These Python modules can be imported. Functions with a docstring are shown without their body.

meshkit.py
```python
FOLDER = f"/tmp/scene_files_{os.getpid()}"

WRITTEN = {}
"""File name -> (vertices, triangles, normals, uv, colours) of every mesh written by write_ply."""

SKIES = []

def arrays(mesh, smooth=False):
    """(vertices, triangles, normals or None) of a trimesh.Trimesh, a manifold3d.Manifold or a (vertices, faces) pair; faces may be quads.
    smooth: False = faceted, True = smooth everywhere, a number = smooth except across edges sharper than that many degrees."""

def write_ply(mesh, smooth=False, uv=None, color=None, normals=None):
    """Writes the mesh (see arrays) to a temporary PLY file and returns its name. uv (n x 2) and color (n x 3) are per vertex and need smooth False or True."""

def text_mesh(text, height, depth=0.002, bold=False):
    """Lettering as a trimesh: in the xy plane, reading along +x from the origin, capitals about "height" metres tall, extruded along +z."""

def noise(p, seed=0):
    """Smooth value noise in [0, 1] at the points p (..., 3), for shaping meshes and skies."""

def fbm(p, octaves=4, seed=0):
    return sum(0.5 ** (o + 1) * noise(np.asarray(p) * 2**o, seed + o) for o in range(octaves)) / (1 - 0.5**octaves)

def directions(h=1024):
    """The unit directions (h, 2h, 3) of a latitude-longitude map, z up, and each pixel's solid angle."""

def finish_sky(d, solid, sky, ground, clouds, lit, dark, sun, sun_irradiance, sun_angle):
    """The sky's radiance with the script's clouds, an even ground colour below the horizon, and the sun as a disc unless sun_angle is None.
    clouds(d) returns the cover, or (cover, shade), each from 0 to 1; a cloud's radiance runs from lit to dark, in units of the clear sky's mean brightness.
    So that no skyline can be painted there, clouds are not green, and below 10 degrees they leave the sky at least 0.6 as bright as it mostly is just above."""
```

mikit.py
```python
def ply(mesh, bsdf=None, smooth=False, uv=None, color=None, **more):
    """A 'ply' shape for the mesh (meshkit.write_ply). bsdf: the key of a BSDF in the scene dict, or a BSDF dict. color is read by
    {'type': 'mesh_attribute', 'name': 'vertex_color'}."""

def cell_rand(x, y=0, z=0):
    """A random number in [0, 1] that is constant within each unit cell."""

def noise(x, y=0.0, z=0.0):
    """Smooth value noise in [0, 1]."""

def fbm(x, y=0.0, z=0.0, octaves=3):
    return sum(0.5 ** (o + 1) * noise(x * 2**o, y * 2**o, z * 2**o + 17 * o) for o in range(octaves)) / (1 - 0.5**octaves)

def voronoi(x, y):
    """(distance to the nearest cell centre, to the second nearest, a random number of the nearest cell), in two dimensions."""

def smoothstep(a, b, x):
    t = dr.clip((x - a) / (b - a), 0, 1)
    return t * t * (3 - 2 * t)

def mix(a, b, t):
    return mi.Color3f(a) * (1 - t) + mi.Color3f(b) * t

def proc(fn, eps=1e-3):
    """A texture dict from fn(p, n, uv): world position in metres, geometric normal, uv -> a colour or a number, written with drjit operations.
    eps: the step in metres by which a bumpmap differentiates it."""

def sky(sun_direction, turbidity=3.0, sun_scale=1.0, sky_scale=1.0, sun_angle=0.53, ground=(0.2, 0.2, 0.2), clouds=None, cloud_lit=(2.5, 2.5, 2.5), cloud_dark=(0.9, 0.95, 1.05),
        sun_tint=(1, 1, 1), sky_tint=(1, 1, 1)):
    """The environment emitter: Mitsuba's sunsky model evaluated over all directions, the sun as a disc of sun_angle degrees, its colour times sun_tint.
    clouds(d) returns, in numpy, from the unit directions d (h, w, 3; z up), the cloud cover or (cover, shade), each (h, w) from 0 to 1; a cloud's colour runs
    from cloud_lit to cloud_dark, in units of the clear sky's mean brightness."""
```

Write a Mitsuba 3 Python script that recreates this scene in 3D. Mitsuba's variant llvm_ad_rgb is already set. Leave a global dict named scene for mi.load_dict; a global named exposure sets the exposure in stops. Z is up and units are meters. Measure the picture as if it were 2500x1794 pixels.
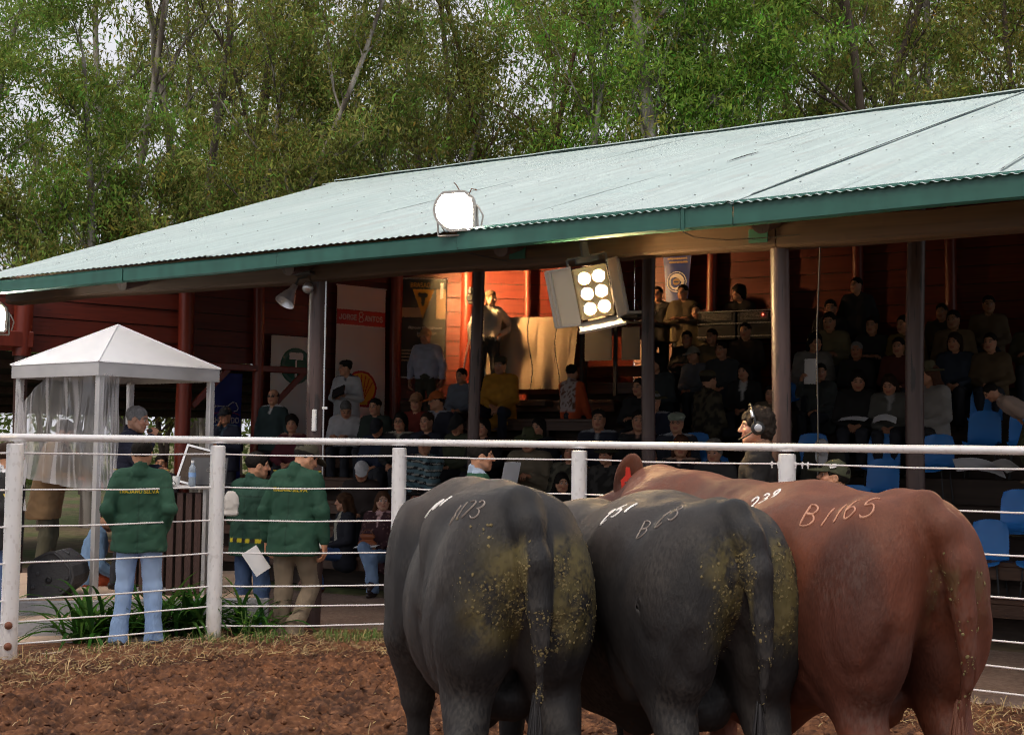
import math, random
import numpy as np
import trimesh
import shapely.geometry as sg
from scipy.ndimage import map_coordinates
import drjit as dr
import mitsuba as mi
import mikit, meshkit

T = mi.ScalarTransform4f
scene, labels = {}, {}

# ------------------------------------------------------------------ camera, sky, exposure
exposure = 2.75
PITCH, ROLL = math.radians(3.23), math.radians(0.75)
CAM_UP = [-math.sin(ROLL), -math.sin(PITCH) * math.cos(ROLL), math.cos(PITCH) * math.cos(ROLL)]
scene['camera'] = {
    'type': 'perspective', 'fov': math.degrees(2 * math.atan(1250 / 3300)), 'fov_axis': 'x',
    'near_clip': 0.05, 'far_clip': 2000.0,
    'to_world': T().look_at(origin=[0, 0, 1.7], target=[0, math.cos(PITCH), 1.7 + math.sin(PITCH)], up=CAM_UP)}


def overcast(d):
    """an even overcast: three times as bright overhead as near the horizon, a little uneven"""
    n = meshkit.fbm(d * np.array([3.0, 3.0, 6.0]) + 7.0, 4)
    return np.ones(d.shape[:2]), np.clip(1 - np.clip(d[..., 2], 0, 1) + (n - .5) * .35, 0, 1)


scene['sky'] = mikit.sky([-0.25, -0.55, 0.80], turbidity=4, sun_scale=0.16, sun_angle=28, clouds=overcast,
                         cloud_lit=(1.58, 1.58, 1.65), cloud_dark=(1.05, 1.05, 1.13), ground=(0.16, 0.14, 0.10))

# ------------------------------------------------------------------ keys and labels
def numbered(name):
    if name not in scene and name not in labels and not any(k.startswith(name + '__') for k in scene):
        return name
    i = 1
    while True:
        k = f'{name}_{i:03d}'
        if k not in scene and k not in labels and not any(q.startswith(k + '__') for q in _roots(k)):
            return k
        i += 1


_used = {}


def _roots(k):
    return _used.get(k, ())


def thing(name, label=None, cat=None, group=None, kind=None):
    key = name if name not in _used else None
    i = 1
    while key is None:
        k = f'{name}_{i:03d}'
        if k not in _used:
            key = k
        i += 1
    _used[key] = (key + '__',)
    d = {}
    if label: d['label'] = label
    if cat: d['category'] = cat
    if group: d['group'] = group
    if kind: d['kind'] = kind
    if d: labels[key] = d
    return key


def put(name, shape, parent=None, label=None, kind=None):
    """one entry of the scene; returns its key"""
    key = thing((parent + '__' if parent else '') + name)
    scene[key] = shape
    d = {}
    if label: d['label'] = label
    if kind: d['kind'] = kind
    if d: labels[key] = d
    return key


def part(name, mesh, bsdf, parent, smooth=False, color=None, label=None, kind=None, **kw):
    return put(name, mikit.ply(mesh, bsdf, smooth=smooth, color=color, **kw), parent, label, kind)


def solo(name, mesh, bsdf, label=None, cat=None, group=None, kind=None, smooth=False, color=None, **kw):
    key = thing(name, label, cat, group, kind)
    scene[key] = mikit.ply(mesh, bsdf, smooth=smooth, color=color, **kw)
    return key


# ------------------------------------------------------------------ plain mesh helpers
def cat(*ms):
    vs, fs, o = [], [], 0
    for m in ms:
        v, f = (m.vertices, m.faces) if hasattr(m, 'vertices') else m
        v = np.asarray(v, float); f = np.asarray(f, int)
        if len(f) and f.shape[1] == 4:
            f = np.vstack([f[:, [0, 1, 2]], f[:, [0, 2, 3]]])
        vs.append(v); fs.append(f + o); o += len(v)
    return np.vstack(vs), np.vstack(fs)


def moved(m, R=None, t=None):
    v, f = (m.vertices, m.faces) if hasattr(m, 'vertices') else m
    v = np.asarray(v, float)
    if R is not None: v = v @ np.asarray(R, float).T
    if t is not None: v = v + np.asarray(t, float)
    return v, np.asarray(f, int)


def frame(x, z=(0, 0, 1)):
    """rotation matrix whose first column is along x, third near z"""
    x = np.asarray(x, float); x = x / np.linalg.norm(x)
    y = np.cross(z, x); y = y / np.linalg.norm(y)
    return np.stack([x, y, np.cross(x, y)], 1)


def rotz(deg):
    a = math.radians(deg)
    return np.array([[math.cos(a), -math.sin(a), 0], [math.sin(a), math.cos(a), 0], [0, 0, 1]])


def roty(deg):
    a = math.radians(deg)
    return np.array([[math.cos(a), 0, math.sin(a)], [0, 1, 0], [-math.sin(a), 0, math.cos(a)]])


def rotx(deg):
    a = math.radians(deg)
    return np.array([[1, 0, 0], [0, math.cos(a), -math.sin(a)], [0, math.sin(a), math.cos(a)]])


def box(size, c=(0, 0, 0), R=None, ch=0.0):
    """a box, its edges chamfered by ch"""
    s = np.asarray(size, float) / 2
    if ch <= 0:
        m = trimesh.creation.box(extents=s * 2)
        v, f = np.array(m.vertices), np.array(m.faces)
    else:
        pts = []
        for sx in (-1, 1):
            for sy in (-1, 1):
                for sz in (-1, 1):
                    p = np.array([sx, sy, sz]) * s
                    for k in range(3):
                        q = p.copy()
                        for j in range(3):
                            if j != k: q[j] -= np.sign(q[j]) * ch
                        pts.append(q)
        h = trimesh.convex.convex_hull(np.array(pts))
        v, f = np.array(h.vertices), np.array(h.faces)
    return moved((v, f), R, c)


def tube(pts, rad, n=10, cap=True, ref=None):
    """a tube along a polyline; rad a number or one per point"""
    P = np.asarray(pts, float); m = len(P)
    r = np.full(m, rad, float) if np.isscalar(rad) else np.asarray(rad, float)
    tan = np.gradient(P, axis=0); tan /= np.linalg.norm(tan, axis=1, keepdims=True) + 1e-12
    up = np.array(ref if ref is not None else ([0, 0, 1.0] if abs(tan[0, 2]) < 0.9 else [1.0, 0, 0]))
    rings = []
    a = np.arange(n) * 2 * np.pi / n
    for i in range(m):
        x = np.cross(up, tan[i]); x /= np.linalg.norm(x) + 1e-12
        y = np.cross(tan[i], x); up = y
        rings.append(P[i] + r[i] * (np.cos(a)[:, None] * x + np.sin(a)[:, None] * y))
    v = np.vstack(rings); f = []
    i0 = np.arange(n); i1 = (i0 + 1) % n
    for k in range(m - 1):
        f.append(np.stack([k * n + i0, k * n + i1, (k + 1) * n + i1], 1)); f.append(np.stack([k * n + i0, (k + 1) * n + i1, (k + 1) * n + i0], 1))
    if cap:
        v = np.vstack([v, P[0], P[-1]]); c = m * n
        f.append(np.stack([i1, i0, i0 * 0 + c], 1)); f.append(np.stack([(m - 1) * n + i0, (m - 1) * n + i1, i0 * 0 + c + 1], 1))
    return v, np.vstack(f)


def rod(a, b, r, n=12, r2=None):
    return tube([a, b], [r, r if r2 is None else r2], n)


def lathe(prof, n=24, a=(0, 0, 0), R=None):
    """profile (r, z) turned about z"""
    prof = np.asarray(prof, float); k = len(prof)
    t = np.arange(n) * 2 * np.pi / n
    v = np.stack([prof[:, None, 0] * np.cos(t), prof[:, None, 0] * np.sin(t), np.repeat(prof[:, None, 1], n, 1)], -1).reshape(-1, 3)
    i0 = np.arange(n); i1 = (i0 + 1) % n; f = []
    for j in range(k - 1):
        f.append(np.stack([j * n + i0, j * n + i1, (j + 1) * n + i1], 1)); f.append(np.stack([j * n + i0, (j + 1) * n + i1, (j + 1) * n + i0], 1))
    return moved((v, np.vstack(f)), R, a)


def prism(poly, h, R=None, t=None):
    """polygon (x, y) extruded along z by h"""
    m = trimesh.creation.extrude_polygon(poly if hasattr(poly, 'exterior') else sg.Polygon(poly), h, engine='earcut')
    return moved(m, R, t)


def grid_mesh(P):
    """(ny, nx, 3) points to a mesh"""
    ny, nx = P.shape[:2]
    i = np.arange(ny * nx).reshape(ny, nx)
    f = np.vstack([np.stack([i[:-1, :-1], i[:-1, 1:], i[1:, 1:]], -1).reshape(-1, 3), np.stack([i[:-1, :-1], i[1:, 1:], i[1:, :-1]], -1).reshape(-1, 3)])
    return P.reshape(-1, 3), f


def clean(m):
    v, f = m
    used = np.unique(f); r = np.zeros(len(v), int); r[used] = np.arange(len(used))
    return v[used], r[f]


# ------------------------------------------------------------------ distance fields and surface nets
class Field:
    def __init__(self, lo, hi, h):
        self.lo, self.h = np.asarray(lo, float), h
        self.n = np.ceil((np.asarray(hi) - self.lo) / h).astype(int) + 1
        self.F = np.full(self.n, 9.0, np.float32)
        self.ax = [self.lo[k] + h * np.arange(self.n[k]) for k in range(3)]

    def like(self):
        o = Field.__new__(Field); o.lo, o.h, o.n, o.ax = self.lo, self.h, self.n, self.ax; o.F = np.full(self.n, 9.0, np.float32)
        return o

    def _box(self, lo, hi):
        a = np.clip(np.floor((np.asarray(lo) - self.lo) / self.h).astype(int), 0, self.n)
        b = np.clip(np.ceil((np.asarray(hi) - self.lo) / self.h).astype(int) + 1, 0, self.n)
        sl = tuple(slice(x, y) for x, y in zip(a, b))
        P = np.stack(np.meshgrid(*[self.ax[k][sl[k]] for k in range(3)], indexing='ij'), -1)
        return sl, P

    def _mix(self, sl, d, k, mode):
        A = self.F[sl]
        if mode == 'sub':
            hh = np.maximum(k - np.abs(A + d), 0) / max(k, 1e-6)
            self.F[sl] = np.maximum(A, -d) + hh * hh * k * .25
        elif mode == 'and':
            self.F[sl] = np.maximum(A, d)
        else:
            hh = np.maximum(k - np.abs(A - d), 0) / max(k, 1e-6)
            self.F[sl] = np.minimum(A, d) - hh * hh * k * .25

    def cone(self, a, b, ra, rb=None, k=.03, mode='add', flat=None):
        a, b = np.asarray(a, float), np.asarray(b, float); rb = ra if rb is None else rb
        m = max(ra, rb) + k + 3 * self.h
        sl, P = self._box(np.minimum(a, b) - m, np.maximum(a, b) + m)
        if not P.size: return self
        ba = b - a; q = P - a
        t = np.clip(q @ ba / max(ba @ ba, 1e-9), 0, 1)
        w = q - t[..., None] * ba
        if flat is not None:
            w = w * np.asarray(flat)
        self._mix(sl, np.sqrt((w * w).sum(-1)) - (ra + t * (rb - ra)), k, mode)
        return self

    def ell(self, c, r, k=.03, R=None, mode='add'):
        c, r = np.asarray(c, float), np.asarray(r, float)
        m = r.max() + k + 3 * self.h if R is not None else r + k + 3 * self.h
        sl, P = self._box(c - m, c + m)
        if not P.size: return self
        q = P - c
        if R is not None: q = q @ np.asarray(R)
        k0 = np.sqrt(((q / r) ** 2).sum(-1)); k1 = np.sqrt(((q / r ** 2) ** 2).sum(-1))
        self._mix(sl, k0 * (k0 - 1) / np.maximum(k1, 1e-6), k, mode)
        return self

    def half(self, p, n):
        """keep what lies behind the plane through p with normal n"""
        sl, P = self._box(self.lo, self.lo + self.h * self.n)
        n = np.asarray(n, float); n = n / np.linalg.norm(n)
        self._mix(sl, (P - np.asarray(p)) @ n, 0, 'and')
        return self

    def warp(self, fn, band=.05):
        """add fn(P) to the field near the surface"""
        i = np.nonzero(np.abs(self.F) < band)
        P = np.stack([self.ax[k][i[k]] for k in range(3)], -1)
        self.F[i] += fn(P).astype(np.float32)
        return self

    def at(self, P):
        q = ((np.asarray(P) - self.lo) / self.h).reshape(-1, 3).T
        return map_coordinates(self.F, q, order=1, mode='nearest').reshape(np.shape(P)[:-1])

    def mesh(self):
        F = self.F; nx, ny, nz = F.shape
        ins = F < 0
        cor = [(i, j, k) for i in (0, 1) for j in (0, 1) for k in (0, 1)]
        cs = [ins[i:nx - 1 + i, j:ny - 1 + j, k:nz - 1 + k] for i, j, k in cor]
        cnt = sum(c.astype(np.int8) for c in cs)
        act = (cnt > 0) & (cnt < 8)
        idx = np.argwhere(act)
        vid = np.full(act.shape, -1, np.int64); vid[act] = np.arange(len(idx))
        vals = np.stack([F[idx[:, 0] + i, idx[:, 1] + j, idx[:, 2] + k] for i, j, k in cor], 1)
        S = np.zeros((len(idx), 3)); N = np.zeros(len(idx))
        for x in range(8):
            for y in range(x + 1, 8):
                if bin(x ^ y).count('1') != 1: continue
                a, b = vals[:, x], vals[:, y]
                m = (a < 0) != (b < 0)
                t = np.where(m, a / np.where(m, a - b, 1), 0)
                p = np.array(cor[x]) + t[:, None] * (np.array(cor[y]) - np.array(cor[x]))
                S += np.where(m[:, None], p, 0); N += m
        V = self.lo + self.h * (idx + S / N[:, None])
        faces = []
        for ax in range(3):
            o1, o2 = [(1, 2), (2, 0), (0, 1)][ax]
            a = np.take(ins, range(F.shape[ax] - 1), ax); b = np.take(ins, range(1, F.shape[ax]), ax)
            for sgn, m in ((1, a & ~b), (-1, ~a & b)):
                e = np.argwhere(m)
                e = e[(e[:, o1] > 0) & (e[:, o2] > 0) & (e[:, o1] < F.shape[o1] - 1) & (e[:, o2] < F.shape[o2] - 1)]
                if not len(e): continue
                d1, d2 = np.zeros(3, int), np.zeros(3, int); d1[o1] = 1; d2[o2] = 1
                q = [vid[tuple((e - x).T)] for x in (d1 * 0, d1, d1 + d2, d2)]
                q = np.stack(q if sgn > 0 else q[::-1], 1)
                faces.append(q)
        Q = np.vstack(faces)
        return V, np.vstack([Q[:, [0, 1, 2]], Q[:, [0, 2, 3]]])


def drape(V, org, ex, ey, cast, fieldfun, off=.003, reach=.6):
    """lay flat points (x, y) of V onto a field: start at org + x ex + y ey, march along cast"""
    P0 = org + V[:, :1] * ex + V[:, 1:2] * ey
    t = np.zeros(len(P0))
    for _ in range(60):
        d = fieldfun(P0 + t[:, None] * cast)
        t = np.minimum(t + np.clip(d, -.05, .05) * .8, reach)
    lift = off + (V[:, 2] if V.shape[1] > 2 else 0)
    return P0 + (t - lift)[:, None] * cast

# ------------------------------------------------------------------ materials
def rgb(*c): return {'type': 'rgb', 'value': [float(x) for x in c]}


def mat(name, color, rough=.6, metal=0., **kw):
    scene[name] = {'type': 'twosided', 'bsdf': {'type': 'principled', 'base_color': rgb(*color) if isinstance(color, tuple) else color,
                   'roughness': rough, 'metallic': float(metal), **kw}}
    return name


noise, fbm, sstep, mix = mikit.noise, mikit.fbm, mikit.smoothstep, mikit.mix
VC = {'type': 'mesh_attribute', 'name': 'vertex_color'}
mat('m_cloth', VC, .85)
mat('m_skin', VC, .5)
mat('m_gloss', VC, .35)
mat('m_hair', VC, .8, specular=.2)
mat('m_black', (.012, .012, .013), .45)
mat('m_dark', (.03, .03, .032), .6)
mat('m_white', (.75, .75, .75), .5)
mat('m_paper', (.8, .8, .82), .8)
mat('m_cream', mikit.proc(lambda p, n, uv: mix((.40, .31, .22), (.33, .25, .175), fbm(p.x * 2, p.y * 2, p.z * 2))), .85)
mat('m_steel', (.55, .55, .57), .32, .9)
mat('m_rust', (.16, .06, .035), .8)
mat('m_bluechair', mikit.proc(lambda p, n, uv: mix((.030, .20, .60), (.050, .27, .72), fbm(p.x * 3, p.y * 3, p.z * 3))), .38)


def f_fence(p, n, uv):
    a = fbm(p.x * 9, p.y * 9, p.z * 5)
    c = mix((.72, .72, .735), (.82, .82, .835), a)
    low = sstep(.38, .02, p.z + .22 * (noise(p.x * 14, p.y * 14, p.z * 9) - .5))
    c = mix(c, (.34, .25, .19), low * .45)
    sp = sstep(.70, .80, noise(p.x * 60, p.y * 60, p.z * 26)) * .22
    return mix(c, (.38, .30, .26), sp)


mat('m_fence', mikit.proc(f_fence), .38, .25)
mat('m_cable', (.74, .72, .73), .4, .1)


def f_dirt(p, n, uv):
    a = fbm(p.x * 5, p.y * 5, p.z * 6, 3)
    b = fbm(p.x * 38, p.y * 38, p.z * 38, 3)
    c = mix((.032, .0115, .0055), (.160, .066, .029), sstep(.28, .75, a * .45 + b * .55))
    c = mix(c, (.27, .13, .068), sstep(.64, .82, b) * .6)
    return c


mat('m_dirt', mikit.proc(f_dirt), .95)
mat('m_straw', VC, .8)
mat('m_pave', mikit.proc(lambda p, n, uv: mix((.105, .068, .055), (.175, .125, .105), fbm(p.x * 2.5, p.y * 2.5, p.z, 4)) * (.75 + .4 * noise(p.x * 40, p.y * 40))), .9)
mat('m_concrete', mikit.proc(lambda p, n, uv: mix((.24, .25, .27), (.36, .36, .38), fbm(p.x * 4, p.y * 4, p.z * 4, 4)) * (.85 + .25 * noise(p.x * 50, p.y * 50, p.z * 50))), .9)
mat('m_tread', mikit.proc(lambda p, n, uv: mix((.28, .20, .15), (.40, .30, .23), fbm(p.x * 5, p.y * 5, p.z * 5, 4))), .9)


def f_ground(p, n, uv):
    a = fbm(p.x * .5, p.y * .5, 0., 4)
    return mix((.10, .075, .045), (.07, .085, .03), sstep(.4, .65, a)) * (.7 + .6 * noise(p.x * 9, p.y * 9))


mat('m_ground', mikit.proc(f_ground), .95)

UX, UY = .8601, -.5101                               # along the shelter's front; its depth runs along (-UY, UX)


def along(p): return (p.x + 1.905) * UX + (p.y - 13.1) * UY


def depth(p): return (p.x + 1.905) * -UY + (p.y - 13.1) * UX


def f_roof(p, n, uv):
    t, s = along(p), depth(p)
    a = fbm(t * .9, s * .35, 0., 4)
    c = mix((.40, .505, .50), (.475, .56, .557), a)
    streak = noise(t * 13., s * .7, 3.)
    c = c * (.90 + .16 * streak)
    c = mix(c, (.40, .44, .43), sstep(.60, .82, fbm(t * 5, s * 1.6, 2., 3)) * .45)
    return c


mat('m_roof', mikit.proc(f_roof), .55, .12)
mat('m_fascia', mikit.proc(lambda p, n, uv: mix((.016, .085, .067), (.026, .125, .10), fbm(along(p) * 1.3, p.z * 9, 1., 4)) * (.88 + .24 * noise(along(p) * 14., p.z * 3.))), .42)


def f_log(p, n, uv):
    g = fbm(p.x * 30, p.y * 30, p.z * 1.6, 3)
    c = mix((.042, .024, .022), (.095, .056, .051), g)
    return mix(c, (.026, .017, .016), sstep(.70, .84, noise(p.x * 46, p.y * 46, p.z * 3.4)))


mat('m_log', mikit.proc(f_log), .42)


def f_beam(p, n, uv):
    g = fbm(along(p) * 1.2, p.z * 40, depth(p) * 40, 3)
    return mix((.036, .020, .0125), (.10, .058, .034), g)


mat('m_beam', mikit.proc(f_beam), .7)
mat('m_soffit', mikit.proc(lambda p, n, uv: mix((.16, .10, .06), (.27, .18, .11), fbm(along(p) * 1.2, p.z * 30, depth(p) * 30, 3))), .7)


def f_red(p, n, uv):
    g = fbm(p.x * 2.0, p.y * 2.0, p.z * 34, 3)
    c = mix((.080, .0100, .0052), (.135, .0185, .0088), g)
    return mix(c, (.055, .011, .008), sstep(.72, .88, noise(p.x * 5, p.y * 5, p.z * 60)) * .6)


mat('m_red', mikit.proc(f_red), .5)


def f_redlog(p, n, uv):
    g = fbm(p.x * 26, p.y * 26, p.z * 2.0, 3)
    return mix((.115, .0145, .0078), (.19, .027, .0125), g)


mat('m_redlog', mikit.proc(f_redlog), .38)
mat('m_redflat', (.42, .018, .022), .6)
mat('m_bench', mikit.proc(lambda p, n, uv: mix((.055, .026, .016), (.12, .058, .033), fbm(along(p) * 1.5, depth(p) * 40, p.z * 40, 3))), .5)
mat('m_riser', mikit.proc(lambda p, n, uv: mix((.028, .018, .013), (.06, .036, .024), fbm(along(p) * 1.5, depth(p) * 30, p.z * 30, 3))), .7)
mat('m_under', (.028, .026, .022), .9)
mat('m_screw', (.28, .32, .32), .6)

# ------------------------------------------------------------------ ground, sale ring, kerb
rng = np.random.default_rng(7)
gx = np.concatenate([np.linspace(-600, -40, 12), np.linspace(-30, 30, 13), np.linspace(40, 600, 12)])
GX, GY = np.meshgrid(gx, gx + 20)
solo('ground', grid_mesh(np.stack([GX, GY, np.full(GX.shape, -.17)], -1)), 'm_ground', 'dull grassy earth around the sale ring and shelter', 'ground', kind='structure')

POSTS = np.array([[-5.05, 7.25], [-4.62, 8.83], [-3.746, 10.237], [-2.467, 11.407], [-.962, 11.70], [.551, 10.881], [2.005, 9.828], [3.47, 8.52], [4.35, 6.95], [4.75, 5.2]])
ring_poly = sg.Polygon(np.vstack([POSTS, [[4.6, 1.0], [3.2, -2.5], [-3.0, -2.5], [-4.9, 1.5], [-5.2, 5.0]]]))
outer = sg.Polygon([(-40, 2), (-40, 24), (40, 24), (40, -6), (-40, -6)])


def A2W(t, s, z=0.):
    t, s, z = np.broadcast_arrays(np.asarray(t, float), np.asarray(s, float), np.asarray(z, float))
    return np.stack([-1.905 + t * UX - s * UY, 13.1 + t * UY + s * UX, z], -1)


pv = [tuple(A2W(t, s)[:2]) for t, s in ((-7.5, 2.9), (14, 2.9))]
pave = sg.Polygon([pv[0], pv[1], (9.0, 0.0), (5.3, 3.0)] + [tuple(p) for p in POSTS[::-1]] + [(-7.5, 7.5), (-9.5, 13.0)])
pm = trimesh.creation.triangulate_polygon(pave.buffer(0), engine='earcut')
solo('pavement', (np.c_[pm[0], np.full(len(pm[0]), -.15)], pm[1]), 'm_pave', 'brown packed pavement between ring fence and seating', 'pavement', kind='structure')

ys = np.concatenate([np.linspace(-2.4, 6.6, 60), 6.6 + np.cumsum(np.linspace(.05, .0165, 12)), np.arange(7.02, 11.95, .0185)])
xs = np.arange(-5.3, 4.9, .0195)
X, Y = np.meshgrid(xs, ys)
Pq = np.stack([X, Y, 0 * X], -1)
Z = .05 * (meshkit.fbm(Pq * .8, 2, 3) - .5)
clod = np.abs(meshkit.noise(Pq * 9, 11) - .5) * 2
Z += .055 * (1 - clod) ** 1.5 * meshkit.noise(Pq * 2.1, 5)
Z +=   .062 * (meshkit.noise(Pq * 14, 21) - .5) + .046 * (np.abs(meshkit.noise(Pq * 27, 33) - .5) * 2 - .4) + .022 * (meshkit.noise(Pq * 55, 41) - .5)
for _ in range(170):                                     # hoof prints
    hx, hy, ha = rng.uniform(-5, 4.5), rng.uniform(7.2, 11.5), rng.uniform(0, np.pi)
    u_, v_ = (X - hx) * math.cos(ha) + (Y - hy) * math.sin(ha), -(X - hx) * math.sin(ha) + (Y - hy) * math.cos(ha)
    q_ = (u_ / .085) ** 2 + (v_ / .062) ** 2
    Z += -.045 * np.exp(-q_ ** 2) + .020 * np.exp(-(np.sqrt(q_) - 1.35) ** 2 / .06) - .0 * v_
edge = np.full(X.shape, 9.0)
for a, b in zip(POSTS[:-1], POSTS[1:]):
    ba = b - a; t = np.clip(((X - a[0]) * ba[0] + (Y - a[1]) * ba[1]) / (ba @ ba), 0, 1)
    edge = np.minimum(edge, np.hypot(X - a[0] - t * ba[0], Y - a[1] - t * ba[1]))
Z = Z * np.clip(edge / .5, .35, 1) + .05 * np.exp(-(edge / .35) ** 2)
gm = grid_mesh(np.stack([X, Y, Z], -1))
mid = gm[0][gm[1]].mean(1)
import shapely
keep = shapely.contains_xy(ring_poly.buffer(.06), mid[:, 0], mid[:, 1])
solo('ring_floor', clean((gm[0], gm[1][keep])), 'm_dirt', 'loose reddish brown soil of the sale ring', 'soil', kind='structure', smooth=True)


def in_ring(n, dmin, dmax, ymin=6.5):
    out = []
    while len(out) < n:
        q = np.array([rng.uniform(-5, 4.6), rng.uniform(ymin, 11.75)])
        if not shapely.contains_xy(ring_poly, *q): continue
        i, j = int(np.clip((q[0] - xs[0]) / .0195, 0, len(xs) - 1)), int(np.clip(np.searchsorted(ys, q[1]), 0, len(ys) - 1))
        if dmin <= edge[j, i] <= dmax: out.append((q[0], q[1], Z[j, i]))
    return np.array(out)


# crumbs lying on the soil
ico = trimesh.creation.icosphere(subdivisions=1)
iv, iface = np.array(ico.vertices), np.array(ico.faces)
_c = trimesh.creation.icosphere(subdivisions=0); c0v, c0f = np.array(_c.vertices), np.array(_c.faces)
cl = in_ring(1200, .0, 6)
vs, fs = [], []
for i, c in enumerate(cl):
    r = .006 + .019 * rng.random() ** 2.2
    v = c0v * (r * (1 + .9 * (rng.random((len(c0v), 1)) - .5))) * np.array([1, 1, .75])
    vs.append(v @ rotz(rng.uniform(0, 360)).T + c + [0, 0, r * .3]); fs.append(c0f + i * len(c0v))
solo('soil_clods', (np.vstack(vs), np.vstack(fs)), 'm_dirt', 'crumbled clods strewn over the ring soil', 'soil', kind='stuff', smooth=True)

# straw, thick along the fence
st = np.vstack([in_ring(7500, .0, .85, 7.5), in_ring(350, .6, 4.0, 7.0)])
vs, fs, cs = [], [], []
for i, c in enumerate(st):
    L, w = rng.uniform(.025, .11), rng.uniform(.0016, .0029)
    a, e = rng.uniform(0, 2 * np.pi), rng.normal(0, .35)
    if rng.random() < .06: e = rng.uniform(.5, 1.4)
    d = np.array([np.cos(a) * np.cos(e), np.sin(a) * np.cos(e), abs(np.sin(e))])
    sd = np.array([-np.sin(a), np.cos(a), .3]) * w
    b = c + [0, 0, rng.uniform(.004, .03)]
    m_ = b + d * L * .5 + [0, 0, rng.uniform(0, .012)]; t_ = b + d * L
    vs.append([b - sd, b + sd, m_ - sd, m_ + sd, t_ - sd, t_ + sd]); o = i * 6
    fs += [[o, o + 1, o + 3], [o, o + 3, o + 2], [o + 2, o + 3, o + 5], [o + 2, o + 5, o + 4]]
    cs += [np.array([.43, .32, .165]) * rng.uniform(.5, 1.15) * np.array([1, rng.uniform(.9, 1.05), rng.uniform(.8, 1.1)])] * 6
solo('straw', (np.vstack(vs), np.array(fs)), 'm_straw', 'dry yellow straw strewn along the ring edge', 'straw', kind='stuff', color=np.array(cs))

# kerb under the fence
kv = []
for a, b in zip(POSTS[:-1], POSTS[1:]):
    d = (b - a) / np.linalg.norm(b - a); nn = np.array([-d[1], d[0]])
    if nn @ (a - np.array([0, 5.])) < 0: nn = -nn
    c = (a + b) / 2 + nn * .10
    kv.append(box([np.linalg.norm(b - a) + .05, .10, .21], [c[0], c[1], -.065], frame([d[0], d[1], 0]), .012))
solo('kerb', cat(*kv), 'm_tread', 'low kerb under the ring fence', 'kerb', kind='structure')

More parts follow.
